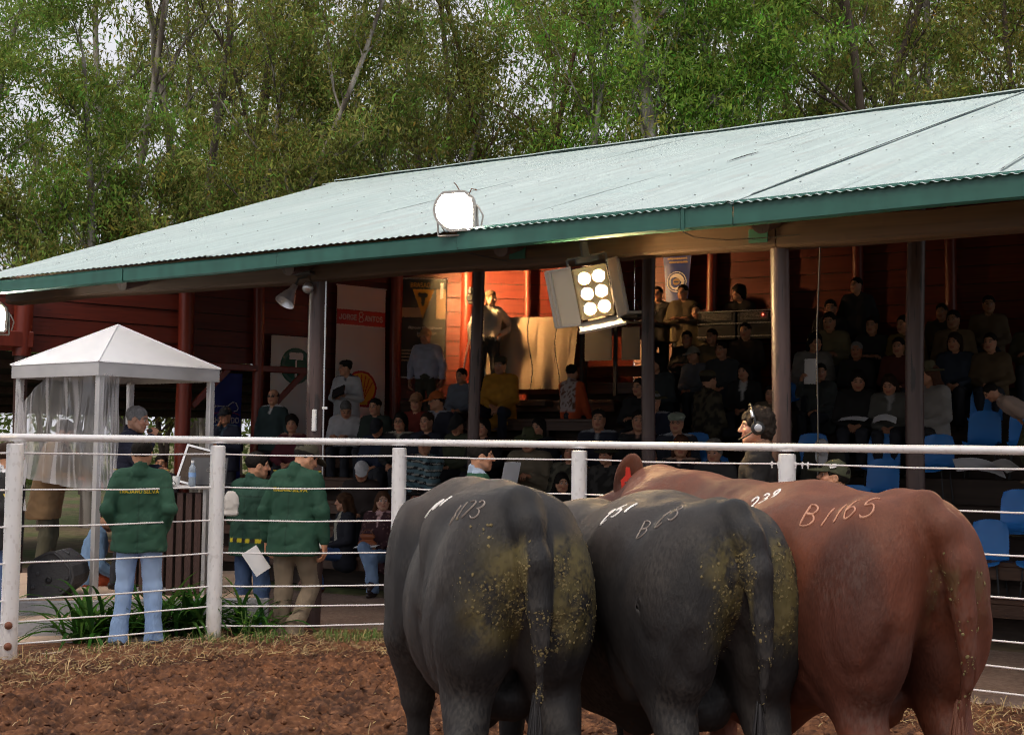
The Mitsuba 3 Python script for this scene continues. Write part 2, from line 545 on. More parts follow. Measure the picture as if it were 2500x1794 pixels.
# ------------------------------------------------------------------ ring fence
fence = thing('ring_fence', 'white painted pipe fence of the sale ring with steel cables', 'fence')
RAIL = 1.70
ZC = (1.583, 1.306, 1.03, .757, .48, .314, .150)
for i, (x, y) in enumerate(POSTS):
    lean = np.array([rng.normal(0, .004), rng.normal(0, .004), 0])
    prof = [(.0, 1.655), (.052, 1.655), (.063, 1.648), (.0635, 1.63), (.0635, -.05)]
    pk = part('post', lathe(prof, 28, (x, y, 0)), 'm_fence', fence, smooth=35)
    if i == 2:
        for zz in (.30, .145):
            q = np.array([x + .018, y - .066, zz])
            part('rusty_bolt', moved(trimesh.convex.convex_hull(np.vstack([iv * .03, iv * .018 + [0, 0, .018]])), rotx(80), q), 'm_rust', pk, smooth=40)
for i, (a, b) in enumerate(zip(POSTS[:-1], POSTS[1:])):
    A3, B3 = np.array([*a, RAIL]), np.array([*b, RAIL])
    part('rail', tube([A3, A3 * .67 + B3 * .33, A3 * .33 + B3 * .67, B3], .030, 18), 'm_fence', fence, smooth=40)
    for j, z in enumerate(ZC):
        q = [A3 * (1 - t) + B3 * t + [0, 0, z - RAIL - .012 * 4 * t * (1 - t) * (.4 + .6 * rng.random())] for t in np.linspace(0, 1, 7)]
        part('cable', tube(q, .0068, 8), 'm_cable', fence, smooth=True)
    sph = trimesh.creation.icosphere(subdivisions=2, radius=.031)
    part('rail_elbow', moved(sph, None, B3), 'm_fence', fence, smooth=True)
P5 = POSTS[6]
for k, (ofs, sgn) in enumerate(((.07, -1), (.12, -1), (.07, 1), (.125, 1), (.17, 1))):
    o = POSTS[5] if sgn < 0 else POSTS[7]
    d = (o - P5) / np.linalg.norm(o - P5); q = np.array([*(P5 + d * ofs), ZC[0]])
    part('cable_clamp', cat(box([.014, .02, .03], q + [0, 0, -.004], frame([*d, 0]), .004), rod(q + [0, 0, -.034], q + [0, 0, .016], .0045, 8)), 'm_cable', fence)

# ------------------------------------------------------------------ open shelter with raked seating
shelter = thing('sale_shelter', 'long open sale shelter with pale green corrugated roof and red board walls', 'shelter')
TP, K0 = .302, .017
S0, DS, RI = 3.35, .68, .30                          # rows of seating: first seat line, spacing, rise
NROW = 10


def roofz(t, s): return 3.46 + TP * (s + .55) + K0 * t


RIDGE = 11.8


def t_end(s): return -4.35 - (s + .55) * (4.15 / 12.35)   # slanted left end of the roof


# corrugated sheets
pitch, amp = .0762, .0062
wid = .7620
t0 = -9.2
k = 0
while t0 < 15.5:
    tt = np.arange(0, wid + pitch * .62, pitch / 10) + t0
    warp = rng.normal(0, .002)
    lift = .0035 + (.010 if 4.30 < t0 + wid < 5.1 or 12 < t0 else 0)
    ss = np.concatenate([[-.70], np.linspace(-.55, RIDGE, 9)])
    lo = np.array([np.interp(t, [-8.9, -4.35], [RIDGE - .35, -.70]) for t in tt])
    rows = []
    for j, sr in enumerate(ss):
        s = np.maximum(sr, lo)
        bow = .012 * math.sin(j * 1.7 + k * 2.1) * (j > 0)
        z = roofz(tt, s) + .055 + amp * np.cos((tt - t0) / pitch * 2 * np.pi) + bow * .25 + warp
        f_ = np.clip((tt - t0 - wid * .93) / (wid * .07), 0, 1)
        z = z + lift * f_
        rows.append(A2W(tt, s, z))
    m = grid_mesh(np.array(rows))
    ar = np.linalg.norm(np.cross(m[0][m[1][:, 1]] - m[0][m[1][:, 0]], m[0][m[1][:, 2]] - m[0][m[1][:, 0]]), axis=1)
    m = (m[0], m[1][ar > 1e-7])
    if len(m[1]):
        part('roof_sheet', clean(m), 'm_roof', shelter)
    t0 += wid; k += 1
# screw heads
scr = []
for s in np.arange(.15, RIDGE, 1.28):
    for t in np.arange(-8, 14, pitch * 6):
        if t > t_end(s) + .15 and rng.random() < .85:
            q = A2W(t + rng.normal(0, .012), s + rng.normal(0, .03), roofz(t, s) + .072)
            scr.append(moved((iv * [.010, .010, .006], iface), None, q))
part('roof_screw', cat(*scr), 'm_screw', shelter, kind='stuff')
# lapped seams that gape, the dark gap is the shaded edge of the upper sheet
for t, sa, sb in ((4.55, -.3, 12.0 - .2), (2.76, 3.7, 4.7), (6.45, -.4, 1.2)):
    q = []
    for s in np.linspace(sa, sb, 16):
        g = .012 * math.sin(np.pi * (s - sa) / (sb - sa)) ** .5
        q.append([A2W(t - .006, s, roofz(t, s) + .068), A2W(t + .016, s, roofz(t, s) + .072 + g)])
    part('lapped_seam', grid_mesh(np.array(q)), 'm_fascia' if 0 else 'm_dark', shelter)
# ridge cap and the other slope behind it
rc = []
for t in np.arange(-9.0, 15.4, .2):
    zc = roofz(t, RIDGE) + .075 + .006 * math.sin(t * 3.1)
    rc.append([A2W(t, RIDGE - .20, zc - .035), A2W(t, RIDGE - .19, zc - .015), A2W(t, RIDGE, zc + .04), A2W(t, RIDGE + .30, zc - .05)])
part('ridge_cap', grid_mesh(np.array(rc)), 'm_roof', shelter, smooth=40)
part('rear_slope', grid_mesh(np.array([[A2W(t, s, roofz(t, RIDGE) + .03 - .302 * (s - RIDGE)) for t in (-8.8, 15.4)] for s in (RIDGE, 15.5)])), 'm_roof', shelter)
# boarded lining that keeps the daylight out, and purlins below it
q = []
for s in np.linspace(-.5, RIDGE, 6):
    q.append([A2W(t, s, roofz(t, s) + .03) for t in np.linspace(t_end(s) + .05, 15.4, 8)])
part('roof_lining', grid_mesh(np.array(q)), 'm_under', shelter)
for s in np.arange(.9, 11.6, 1.28):
    a, b = A2W(t_end(s) + .1, s, roofz(t_end(s), s) - .04), A2W(15.2, s, roofz(15.2, s) - .04)
    part('purlin', box([np.linalg.norm(b - a), .06, .11], (a + b) / 2, frame(b - a)), 'm_beam', shelter)
for t in (-4.2, -2.2, 0.0, 2.35, 4.69, 7.05, 9.4, 11.8, 14.1):
    s1 = 11.5
    s0_ = -.45 if t > -4 else .6
    a, b = A2W(t, s0_, roofz(t, s0_) - .16), A2W(t, s1, roofz(t, s1) - .16)
    part('rafter', tube([a, b], .075, 10), 'm_log', shelter, smooth=40)
# gutter fascia in lengths
cuts = [-4.55, -1.95, .05, 2.05, 4.12, 4.55, 6.9, 9.6, 12.4, 15.3]
for i, (a, b) in enumerate(zip(cuts[:-1], cuts[1:])):
    b -= .004
    jog = rng.normal(0, .004)
    high = .050 if a >= 2.0 else 0.0
    prof = [(-.66, .005 + high), (-.672, -.010 + high), (-.672, -.128), (-.655, -.142), (-.615, -.142), (-.615, -.136), (-.648, -.136), (-.660, -.122), (-.660, -.005 + high)]
    rows = []
    for t in np.linspace(a, b, 6):
        rows.append([A2W(t, s + jog, 3.445 + K0 * t + z + .003 * math.sin(t * 2.3)) for s, z in prof])
    part('fascia', grid_mesh(np.array(rows)), 'm_fascia', shelter, smooth=25)
for t in (4.14,):
    part('fascia_strap', box([.03, .006, .19], A2W(t, -.682, 3.445 + K0 * t - .05), frame([UX, UY, 0])), 'm_fascia', shelter)
q = [A2W(4.14, -.68, 3.36), A2W(4.18, -.55, 3.33), A2W(4.35, -.3, 3.33), A2W(4.6, -.16, 3.35), A2W(4.9, -.14, 3.36)]
part('fascia_wire', tube(q, .004, 6), 'm_dark', shelter)
q = [A2W(2.06, -.68, 3.36), A2W(2.1, -.55, 3.33), A2W(2.2, -.3, 3.31), A2W(2.3, -.18, 3.29)]
part('fascia_wire', tube(q, .004, 6), 'm_dark', shelter)
# soffit board between fascia and beam
part('soffit', box([19.7, .44, .02], A2W(5.35, -.32, 3.48 + K0 * 5.35), frame([UX, UY, K0])), 'm_soffit', shelter)
# front beam: a squared log in lengths
for a, b in ((-4.4, 0.0), (0.0, 4.69), (4.69, 9.4), (9.4, 15.2)):
    rows = []
    for t in np.linspace(a + .004, b - .004, 9):
        zc = 3.41 + .004 * t * 1.6 + .010 * math.sin(t * 1.9)
        hh = .105 + .008 * math.sin(t * 2.7 + 1)
        ring = [(-.115, -hh + .02), (-.095, -hh), (.095, -hh), (.115, -hh + .02), (.115, hh), (-.115, hh), (-.115, -hh + .02)]
        rows.append([A2W(t, s, zc - .055 + z) for s, z in ring])
    part('front_beam', grid_mesh(np.array(rows)), 'm_beam', shelter, smooth=30)
for t in (2.33, 4.55):
    part('beam_bracket', box([.16, .012, .11], A2W(t, -.128, 3.375), frame([UX, UY, 0]), .003), 'm_fascia', shelter)


def log_post(name, t, s, z0, z1, r, bsdf, lean=(0, 0), parent=None, label=None):
    q, rr = [], []
    for z in np.linspace(z0, z1, 12):
        f = (z - z0) / (z1 - z0)
        w = A2W(t, s, z) + [lean[0] * f + .010 * math.sin(z * 1.7 + t * 5), lean[1] * f + .008 * math.cos(z * 2.1 + s), 0]
        q.append(w); rr.append(r * (1.04 - .08 * f + .02 * math.sin(z * 3 + t)))
    return part(name, tube(q, rr, 20), bsdf, parent or shelter, smooth=45, label=label)


pA = log_post('front_post', 0.0, 0.0, -.16, 3.27, .092, 'm_log', (.02, 0), label='dark log post carrying the floodlight and switch box')
pB = log_post('front_post', 4.69, 0.0, -.16, 3.32, .077, 'm_log', label='dark log post behind the man with headphones')
for t in (9.4, 14.1): log_post('front_post', t, 0.0, -.16, 3.38, .085, 'm_log')
log_post('inner_post', .29, 2.4, -.16, roofz(.29, 2.4) - .1, .066, 'm_log', (.05, 0))
log_post('inner_post', 2.43, 2.4, -.16, roofz(2.43, 2.4) - .1, .070, 'm_log')
log_post('inner_post', 5.14, 2.4, -.16, roofz(5.14, 2.4) - .1, .085, 'm_log', (.02, 0))
for t in (7.6, 10.1, 12.6): log_post('inner_post', t, 2.4, -.16, roofz(t, 2.4) - .1, .08, 'm_log')
# things fixed to the first front post
fx = A2W(.10, -.02, 0)
part('conduit', tube([fx + [.028, -.075, 3.24], fx + [.028, -.075, 2.2], fx + [.035, -.085, .78]], .0085, 8), 'm_steel', shelter, smooth=True)
part('conduit_clip', box([.05, .02, .022], fx + [.04, -.08, 2.02]), 'm_white', shelter)
part('switch_box', box([.046, .028, .21], A2W(.03, -.118, 1.90) + [.048, .0, 0], frame([UX, UY, 0]), .006), 'm_white', shelter, label='white switch box on the dark post')
part('cable_plug', box([.036, .03, .10], fx + [.035, -.085, .73], None, .006), 'm_white', shelter)
part('hanging_cable', tube([A2W(5.02, -.02, 3.3), A2W(5.00, -.04, 2.6), A2W(5.01, -.04, 1.8), A2W(5.0, -.05, .3)], .006, 6), 'm_dark', shelter, smooth=True)

# ---- red board walls
J1, J2 = np.array([-2.01, 22.5]), A2W(-1.555, 10.4)[:2]
DW = np.array([.751, .660]) / math.hypot(.751, .660)
W0 = J1 - DW * 9.5
WEND = A2W(15.3, 10.4)[:2]


def clipz(p, s_lim=True):
    d = np.asarray(p) - np.array([-1.905, 13.1])
    t, s = d[0] * UX + d[1] * UY, d[0] * -UY + d[1] * UX
    return t, s, roofz(t, s)


def wall_boards(a, b, z0, topf, parent, h=.245):
    L = np.linalg.norm(b - a); d = (b - a) / L
    z = z0
    while z < 7.4:
        ts = np.linspace(0, L, max(2, int(L / .45)))
        tops = np.array([min(z + h - .012, topf(a + d * t)) for t in ts])
        if (tops > z + .02).any():
            nn = np.array([-d[1], d[0]])                 # behind
            tilt = rng.normal(.0, .003)
            rows = []
            for t, tz in zip(ts, np.maximum(tops, z + .004)):
                p = a + d * t
                w = rng.normal(0, .0025)
                rows.append([[*(p + nn * .03), z], [*(p + nn * (.0 + w)), z], [*(p + nn * (.0 + w)), z + .003], [*(p + nn * (.012 + tilt + w)), tz], [*(p + nn * .03), tz]])
            gm = grid_mesh(np.array(rows)); ok = np.repeat(np.minimum((tops > z + .02)[:-1], (tops > z + .02)[1:]), 1)
            nc = len(rows[0]); col = gm[1].min(1) // nc
            if ok.any(): part('plank', clean((gm[0], gm[1][ok[np.minimum(col, len(ok) - 1)]])), 'm_red', parent)
        z += h


wall1 = thing('red_board_wall', 'red board wall at the left end of the shelter, open at the bottom', 'wall')
wall2 = thing('red_board_wall', 'red board wall behind the cameraman and the banners', 'wall')
wall3 = thing('red_board_wall', 'long red board wall behind the top row of seats', 'wall')


def top1(p):
    q = float((p - W0) @ DW) / 9.5
    return min(3.83 + max(0, q - .45) * 4.6, clipz(p)[2] + .02)


wall_boards(W0, J1, 2.87, top1, wall1)
wall_boards(J1 - DW * 2.61, J1, .42, lambda p: min(2.87, top1(p)), wall1)
wall_boards(J1, J2, 1.2, lambda p: clipz(p)[2] + .02, wall2)
wall_boards(J2, WEND, 1.2, lambda p: clipz(p)[2] + .02, wall3, .27)
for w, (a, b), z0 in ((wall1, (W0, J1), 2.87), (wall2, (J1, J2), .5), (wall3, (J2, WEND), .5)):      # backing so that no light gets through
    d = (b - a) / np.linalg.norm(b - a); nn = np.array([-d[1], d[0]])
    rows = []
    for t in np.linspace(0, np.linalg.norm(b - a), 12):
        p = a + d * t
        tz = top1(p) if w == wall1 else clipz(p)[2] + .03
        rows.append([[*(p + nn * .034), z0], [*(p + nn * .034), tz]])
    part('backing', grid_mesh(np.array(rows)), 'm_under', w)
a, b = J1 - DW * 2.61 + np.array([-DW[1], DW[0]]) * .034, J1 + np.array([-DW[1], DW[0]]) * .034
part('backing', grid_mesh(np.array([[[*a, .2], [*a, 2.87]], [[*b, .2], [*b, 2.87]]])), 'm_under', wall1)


def wall_log(p, z0, z1, r, parent, bsdf='m_redlog'):
    q = [[p[0] + .01 * math.sin(z * 2 + p[0]), p[1], z] for z in np.linspace(z0, z1, 8)]
    return part('log_column', tube(q, r, 18), bsdf, parent, smooth=45)


def on1(q): return J1 - DW * q + np.array([DW[1], -DW[0]]) * .11


for q, r in ((8.6, .11), (6.26, .105), (3.84, .115), (2.61, .085), (.0, .10)):
    p = on1(q)
    if q == 6.26:
        wall_log(p, 2.80, 4.0, r + .02, wall1); wall_log(p, -.2, 2.80, r - .012, wall1, 'm_log')
    else:
        wall_log(p, -.2, top1(p), r, wall1)
d1 = (J2 - J1) / np.linalg.norm(J2 - J1); n1 = np.array([d1[1], -d1[0]])
for f, r in ((.30, .095), (.55, .05), (.70, .10)):
    p = J1 + (J2 - J1) * f + n1 * .11
    wall_log(p, 1.0, clipz(p)[2], r, wall2)
for t in (-.1, 1.05, 2.3, 3.7, 6.2, 8.6, 11):
    p = A2W(t, 10.28)[:2]
    wall_log(p, 1.0, clipz(p)[2], .085 if t != 1.05 else .06, wall3)
# tie beam with knee braces under the left wall
a, b = on1(4.6), on1(1.75)
off = np.array([DW[1], -DW[0]]) * .03
part('tie_beam', box([np.linalg.norm(b - a), .10, .10], [*((a + b) / 2 + off), 2.80], frame([*DW, 0]), .01), 'm_redlog', wall1)
for q0, dq in ((3.72, .62), (2.52, .75)):
    p0, p1 = on1(q0) + off, on1(q0 - dq) + off
    A3, B3 = np.array([*p0, 2.80 - dq * .98]), np.array([*p1, 2.80])
    part('knee_brace', box([np.linalg.norm(B3 - A3), .07, .085], (A3 + B3) / 2, frame(B3 - A3), .006), 'm_redlog', wall1)
a, b = on1(9.0), on1(6.15)
part('tie_beam', box([np.linalg.norm(b - a), .11, .22], [*((a + b) / 2 + off * 2), 3.02], frame([*DW, 0]), .012), 'm_redlog', wall1)

# low dark shed roof beyond the open left end
rows = []
for f in np.linspace(0, 1, 60):
    p = W0 - DW * 6 + DW * 17.0 * f
    wv = .02 * math.sin(f * 400)
    nn = np.array([-DW[1], DW[0]])
    rows.append([[*(p + nn * .2), 2.88 + wv], [*(p + nn * 5.8), 2.22 + wv]])
shed = thing('low_shed', 'low dark shed roof beyond the open end of the shelter', 'shed')
part('roof', grid_mesh(np.array(rows)), 'm_under', shed)
nn = np.array([-DW[1], DW[0]])
for dd in (.9, 2.1, 3.3, 4.5, 5.6):
    a = W0 - DW * 6 + nn * dd; b = a + DW * 17.0; z = 2.82 - (dd - .2) * .1179
    part('purlin', box([17.0, .09, .12], [*((a + b) / 2), z], frame([*DW, 0])), 'm_beam', shed)
for q in (1.0, 5.5, 9.2, 13.5):
    p = W0 - DW * 6 + DW * q + nn * 5.6
    part('post', rod([*p, -.2], [*p, 2.25], .07, 12), 'm_log', shed, smooth=40)

# ---- raked seating: treads and risers from row to row, open-fronted benches on the left, chairs on the right
stand = thing('raked_seating', 'dark wooden stepped seating stand under the roof', 'seating stand')


def wall_t(s):
    """where the row at depth s meets the left walls"""
    best = -7.6
    for a, b in ((W0, J1), (J1, J2)):
        pa, pb = clipz(a), clipz(b)
        if min(pa[1], pb[1]) <= s <= max(pa[1], pb[1]):
            f = (s - pa[1]) / (pb[1] - pa[1]); best = pa[0] + f * (pb[0] - pa[0])
    return best + .05


for k in range(NROW):
    s = S0 + DS * k; z = -.15 + RI * k
    ta = wall_t(s) if s > 2 else -7
    ta = max(ta, -7.2)
    a = s - .46; b = min(s + .22 + .02, 10.38)
    if k == NROW - 1: b = 10.38
    ln = 15.2 - ta; tm = (15.2 + ta) / 2
    if k > 0:
        part('tread', box([ln, b - a, .05], A2W(tm, (a + b) / 2, z - .026), frame([UX, UY, 0])), 'm_riser', stand)
        part('riser', box([ln, .03, .25], A2W(tm, a + .03, z - .175), frame([UX, UY, 0])), 'm_riser', stand)
    be = 15.2 if k < 2 else (-.35 if k == 2 else -.4 if k < 6 else -.75)
    bl, bt = be - ta, (be + ta) / 2
    part('bench', box([bl, .27, .045], A2W(bt, s + .03, z + .43 - .023), frame([UX, UY, 0]), .006), 'm_bench', stand)
    part('bench_front', box([bl, .03, .13], A2W(bt, s - .07, z + .43 - .11), frame([UX, UY, 0])), 'm_bench', stand)
    for t in np.arange(ta + .4, be, 1.55):
        part('bench_leg', box([.06, .2, .38], A2W(t, s + .04, z + .20), frame([UX, UY, 0])), 'm_riser', stand)

# ------------------------------------------------------------------ the three bulls
def bull_field(h, P):
    wf = P.get('wide', .87)
    """P: pose options; x forward, y left, z up, tail head above the origin"""
    H = P.get('hip', 1.50)
    f = Field((-.42, -.62, -.03), (3.05, .70, 1.95), h)
    k = .10
    # barrel, loin, rump
    f.ell((1.10, 0, 1.00), (.78, P.get('barrel', .42 * wf), .47), k)
    f.ell((.62, 0, 1.12), (.55, .345 * wf, .36), k)
    f.ell((1.62, 0, 1.04), (.42, .36 * wf, .50), k)
    f.cone((.06, 0, H - .13), (.60, 0, H - .15), .12, .14, k)
    f.cone((.60, 0, H - .16), (1.45, 0, H - .13), .15, .17, k)
    for s in (1, -1):
        f.ell((.47, .19 * s * wf, 1.27), (.26, .16, .19), .09)                  # hook bone and top of the rump
        f.ell((.10, .120 * s * wf, 1.22), (.22, .165, .26), .08)                # pin
        f.ell((.16, .175 * s * wf, 1.06), (.27, .170, .31), .06, roty(6))       # thigh
        f.ell((.34, .235 * s * wf, 1.02), (.22, .120, .32), .07, roty(-12))     # outer thigh
        f.ell((.10, .165 * s * wf, .93), (.17, .115, .18), .05)                 # second thigh
        f.cone((.18, .185 * s * wf, .86), (-.015, .18 * s, .545), .115, .066, .055)   # gaskin
        f.cone((-.055, .19 * s, .60), (-.015, .19 * s, .50), .045, .062, .05)   # point of hock
        f.cone((-.01, .19 * s, .52), (.035, .185 * s, .16), .062, .052, .05)    # cannon
        f.cone((.035, .185 * s, .16), (.07, .185 * s, .07), .058, .062, .04)
        f.cone((.06, .185 * s, .035), (.10, .185 * s, .03), .070, .066, .02)
        f.ell((1.62, .27 * s, 1.08), (.24, .13, .40), .09, roty(-10))           # shoulder
        f.cone((1.60, .24 * s, .82), (1.66, .23 * s, .48), .145, .082, .08)     # forearm
        f.cone((1.66, .23 * s, .48), (1.66, .22 * s, .15), .070, .052, .05)
        f.cone((1.67, .22 * s, .14), (1.71, .22 * s, .05), .060, .066, .04)
    f.ell((1.50, 0, H + P.get('hump', -.04)), (.30, .13, .15), .12)            # crest over the withers
    # neck and head, turned by the pose
    ny, nz = P.get('neck', (0, 1.22)); px, py, pz = P.get('poll', (2.28, .0, 1.22))
    f.cone((1.68, 0, 1.22), (px - .12, py, pz), .33, .185, .12)
    f.cone((1.55, 0, 1.36), (px - .22, py, pz + .10), .14, .12, .12)
    d = np.array(P.get('muzzle', (.42, .02, -.28)))
    q = np.array([px, py, pz])
    f.cone(q, q + d * .5, .135, .115, .08); f.cone(q + d * .5, q + d, .105, .085, .06)
    sd = np.cross([0, 0, 1], d); sd /= np.linalg.norm(sd)
    f.ell((1.85, 0, .82), (.30, .055, .24), .08)                                # dewlap
    f.ell((.95, 0, .60), (.22, .075, .13), .08)                                 # sheath
    f.cone((.30, 0, .84), (.26, 0, .72), .055, .095, .06)                       # scrotum
    f.ell((.245, .045, .73), (.07, .06, .10), .03); f.ell((.245, -.045, .73), (.07, .06, .10), .03)
    # folds: cleft, flank, between the muscles
    f.cone((-.16, 0, 1.22), (-.12, 0, .80), .030, .030, .05, 'sub')
    for s in (1, -1):
        f.cone((.60, .435 * s * wf, 1.24), (.50, .41 * s * wf, .76), .05, .035, .07, 'sub')
        f.cone((1.30, .50 * s * wf, 1.25), (1.34, .46 * s * wf, .80), .05, .03, .10, 'sub')
        f.cone((-.12, .20 * s, 1.02), (-.02, .28 * s, .66), .022, .016, .06, 'sub')
    tail = P['tail']
    for a, b, ra, rb in zip(tail[:-1], tail[1:], P['tr'][:-1], P['tr'][1:]):
        f.cone(a, b, ra, rb, .045 if a[2] > 1.2 else .012)

    def bumps(Q):
        a = meshkit.fbm(Q * np.array([3.2, 3.2, 2.4]) + P['seed'], 3) - .5
        b = meshkit.noise(Q * np.array([16, 16, 5]) + P['seed']) - .5
        c = meshkit.noise(Q * np.array([5., 34, 34]) + 3) - .5
        wr = np.clip(1 - np.abs(Q[:, 0] - .25) / .25, 0, 1) * np.clip(1 - np.abs(Q[:, 2] - .74) / .14, 0, 1)
        rg = np.abs(meshkit.noise(Q * np.array([7., 7., 1.6]) + P['seed'] + 4) - .5)
        return a * .036 + b * .006 + wr * c * .02 + np.clip(.06 - rg, 0, .06) * .16 * np.clip(1.45 - Q[:, 2], 0, .3) / .3
    f.warp(bumps, .07)
    return f


def glyphs(text, gap=.32):
    """strokes of branded figures in a unit-high cell"""
    G = {'B': [[(0, 0), (0, 1)], [(0, 1), (.34, .97), (.46, .78), (.34, .57), (0, .53)], [(0, .53), (.40, .50), (.56, .27), (.40, .03), (0, 0)]],
         '1': [[(.25, 0), (.33, 1)]],
         '2': [[(.04, .72), (.16, .95), (.4, .97), (.52, .78), (.42, .5), (.12, .16), (.02, .02), (.55, .04)]],
         '3': [[(.06, .86), (.26, 1), (.5, .86), (.46, .62), (.22, .52)], [(.22, .52), (.5, .42), (.54, .14), (.3, 0), (.04, .12)]],
         '5': [[(.52, .98), (.14, .96), (.08, .56), (.34, .62), (.54, .42), (.48, .1), (.24, 0), (.02, .1)]],
         '6': [[(.46, .92), (.28, 1), (.08, .7), (.04, .26), (.24, 0), (.5, .16), (.5, .42), (.28, .54), (.06, .36)]],
         '7': [[(.0, .95), (.5, .97), (.2, 0)]],
         '9': [[(.48, .62), (.26, .5), (.06, .68), (.14, .94), (.38, .98), (.5, .72), (.42, .3), (.22, 0)]],
         '0': [[(.26, 0), (.06, .3), (.1, .8), (.3, 1), (.5, .74), (.46, .24), (.26, 0)]], ' ': []}
    out, x = [], 0
    for c in text:
        for s in G[c]: out.append([(x + a, b) for a, b in s])
        x += (.36 if c in '1 ' else .58) + gap
    return out, x - gap


def strokes_mesh(strokes, h, w, slant=0.):
    """flat ribbons (x, y, z small) along the strokes"""
    from scipy.interpolate import splprep, splev
    ms = []
    for s in strokes:
        p = np.array(s, float); p[:, 0] += slant * p[:, 1]; p *= [h, h * 1.45]
        if len(p) > 2:
            tck, _ = splprep(p.T, s=0, k=min(3, len(p) - 1)); p = np.array(splev(np.linspace(0, 1, 36), tck)).T
        else:
            p = p[0] + (p[1] - p[0]) * np.linspace(0, 1, 12)[:, None]
        t = np.gradient(p, axis=0); t /= np.linalg.norm(t, axis=1, keepdims=True); nn = np.stack([-t[:, 1], t[:, 0]], 1)
        ww = w * (.8 + .5 * meshkit.noise(np.c_[p * 60, np.zeros(len(p))]))[:, None]
        ww[0] *= .4; ww[-1] *= .4
        rows = [np.c_[p + nn * ww * a, np.full(len(p), z)] for a, z in ((-.6, -.004), (-.35, .0015), (.35, .0015), (.6, -.004))]
        ms.append(grid_mesh(np.stack(rows, 1)[:, ::-1]))
    return cat(*ms)


def bull_mat(name, place, yaw, dark, manure, seed):
    ca, sa = math.cos(math.radians(yaw)), math.sin(math.radians(yaw))
    ox, oy = place

    def f(p, n, uv):
        x = (p.x - ox) * ca + (p.y - oy) * sa
        y = -(p.x - ox) * sa + (p.y - oy) * ca
        z = p.z
        a = fbm(x * 3 + seed, y * 3, z * 2.2, 3)
        hair = noise(x * 260, y * 260, z * 60)
        if dark:
            c = mix((.0085, .0082, .0095), (.021, .0195, .0205), a)
            c = mix(c, (.062, .043, .034), sstep(1.22, 1.50, z + .25 * (a - .5)) * .55 * sstep(.1, .6, x))   # sun-browned, dusty top
            c = mix(c, (.036, .030, .028), sstep(.5, .8, noise(x * 7, y * 7, z * 1.3)) * .45)
        else:
            c = mix((.066, .0175, .0088), (.130, .036, .0175), a)
            c = mix(c, (.150, .052, .026), sstep(1.28, 1.52, z + .2 * (a - .5)) * .45)
            c = mix(c, (.026, .009, .008), sstep(.60, .78, noise(x * 2.6 + 3, y * 2.6, z * 2.2)) * .55)
        c = c * (.84 + .32 * hair)
        c = c * (.82 + .36 * noise(x * 22, y * 22, z * 6))
        # dried manure beside the tail
        g = dr.abs(y + manure[5])
        low, high = manure[0], manure[1]
        big = fbm(x * 7 + seed, y * 7, z * 6, 3)
        m = sstep(low, low + .20, z) * sstep(high, high - .12, z) * sstep(manure[2], manure[2] * .25, g + .16 * (big - .5)) * sstep(.20, .05, x) * sstep(.048, .062, g)
        m = dr.clip(m * 1.6, 0, 1)
        wx = fbm(x * 21, y * 21 + 5, z * 17, 3)
        stain = m * sstep(.28, .62, .6 * fbm(x * 13 + seed + wx, y * 13 + wx, z * 8, 3) + .4 * fbm(x * 70 + 3 * wx, y * 70, z * 55 + 3 * wx, 3)) * manure[3]
        c = mix(c, mix((.070, .060, .020), (.145, .114, .048), wx), stain)
        c = mix(c, (.13, .115, .10), sstep(.45, .75, fbm(x * 5 + 9, y * 5, z * 4, 3)) * sstep(.2, .8, noise(x * 120, y * 120, z * 40)) * .16)
        return c
    scene[name] = {'type': 'principled', 'base_color': mikit.proc(f), 'roughness': .62, 'specular': .35, 'sheen': .25, 'sheen_tint': .6}
    scene[name + '_hide'] = {'type': 'bumpmap', 'arbitrary': mikit.proc(lambda p, n, uv: noise(p.x * 170, p.y * 170, p.z * 40) + .6 * noise(p.x * 400, p.y * 400, p.z * 90), 1.5e-3), 'scale': .0020,
                             'bsdf': scene.pop(name)}
    return name + '_hide'


mat('m_brandpale', (.34, .29, .26), .7)
mat('m_brandred', (.52, .27, .18), .7)
mat('m_chalk', (.80, .78, .76), .8)
mat('m_branddark', (.13, .12, .12), .7)

_i0 = trimesh.creation.icosphere(subdivisions=0)
ICO0 = (np.array(_i0.vertices), np.array(_i0.faces))
mat('m_dung', mikit.proc(lambda p, n, uv: mix((.095, .075, .028), (.22, .17, .078), noise(p.x * 80, p.y * 80, p.z * 80))), .85)
TAIL_R = (.056, .052, .047, .043, .038, .031, .025, .020, .016, .013)


def tail_path(dy, x0=-.05):
    return [(.10, 0, 1.455), (-.03, dy * .1, 1.455), (x0 - .06, dy * .35, 1.385), (x0 - .10, dy * .65, 1.26), (x0 - .115, dy * .85, 1.10), (x0 - .115, dy, .97), (x0 - .105, dy, .86), (x0 - .095, dy * .95, .78), (x0 - .09, dy * .9, .72), (x0 - .085, dy * .85, .67)]


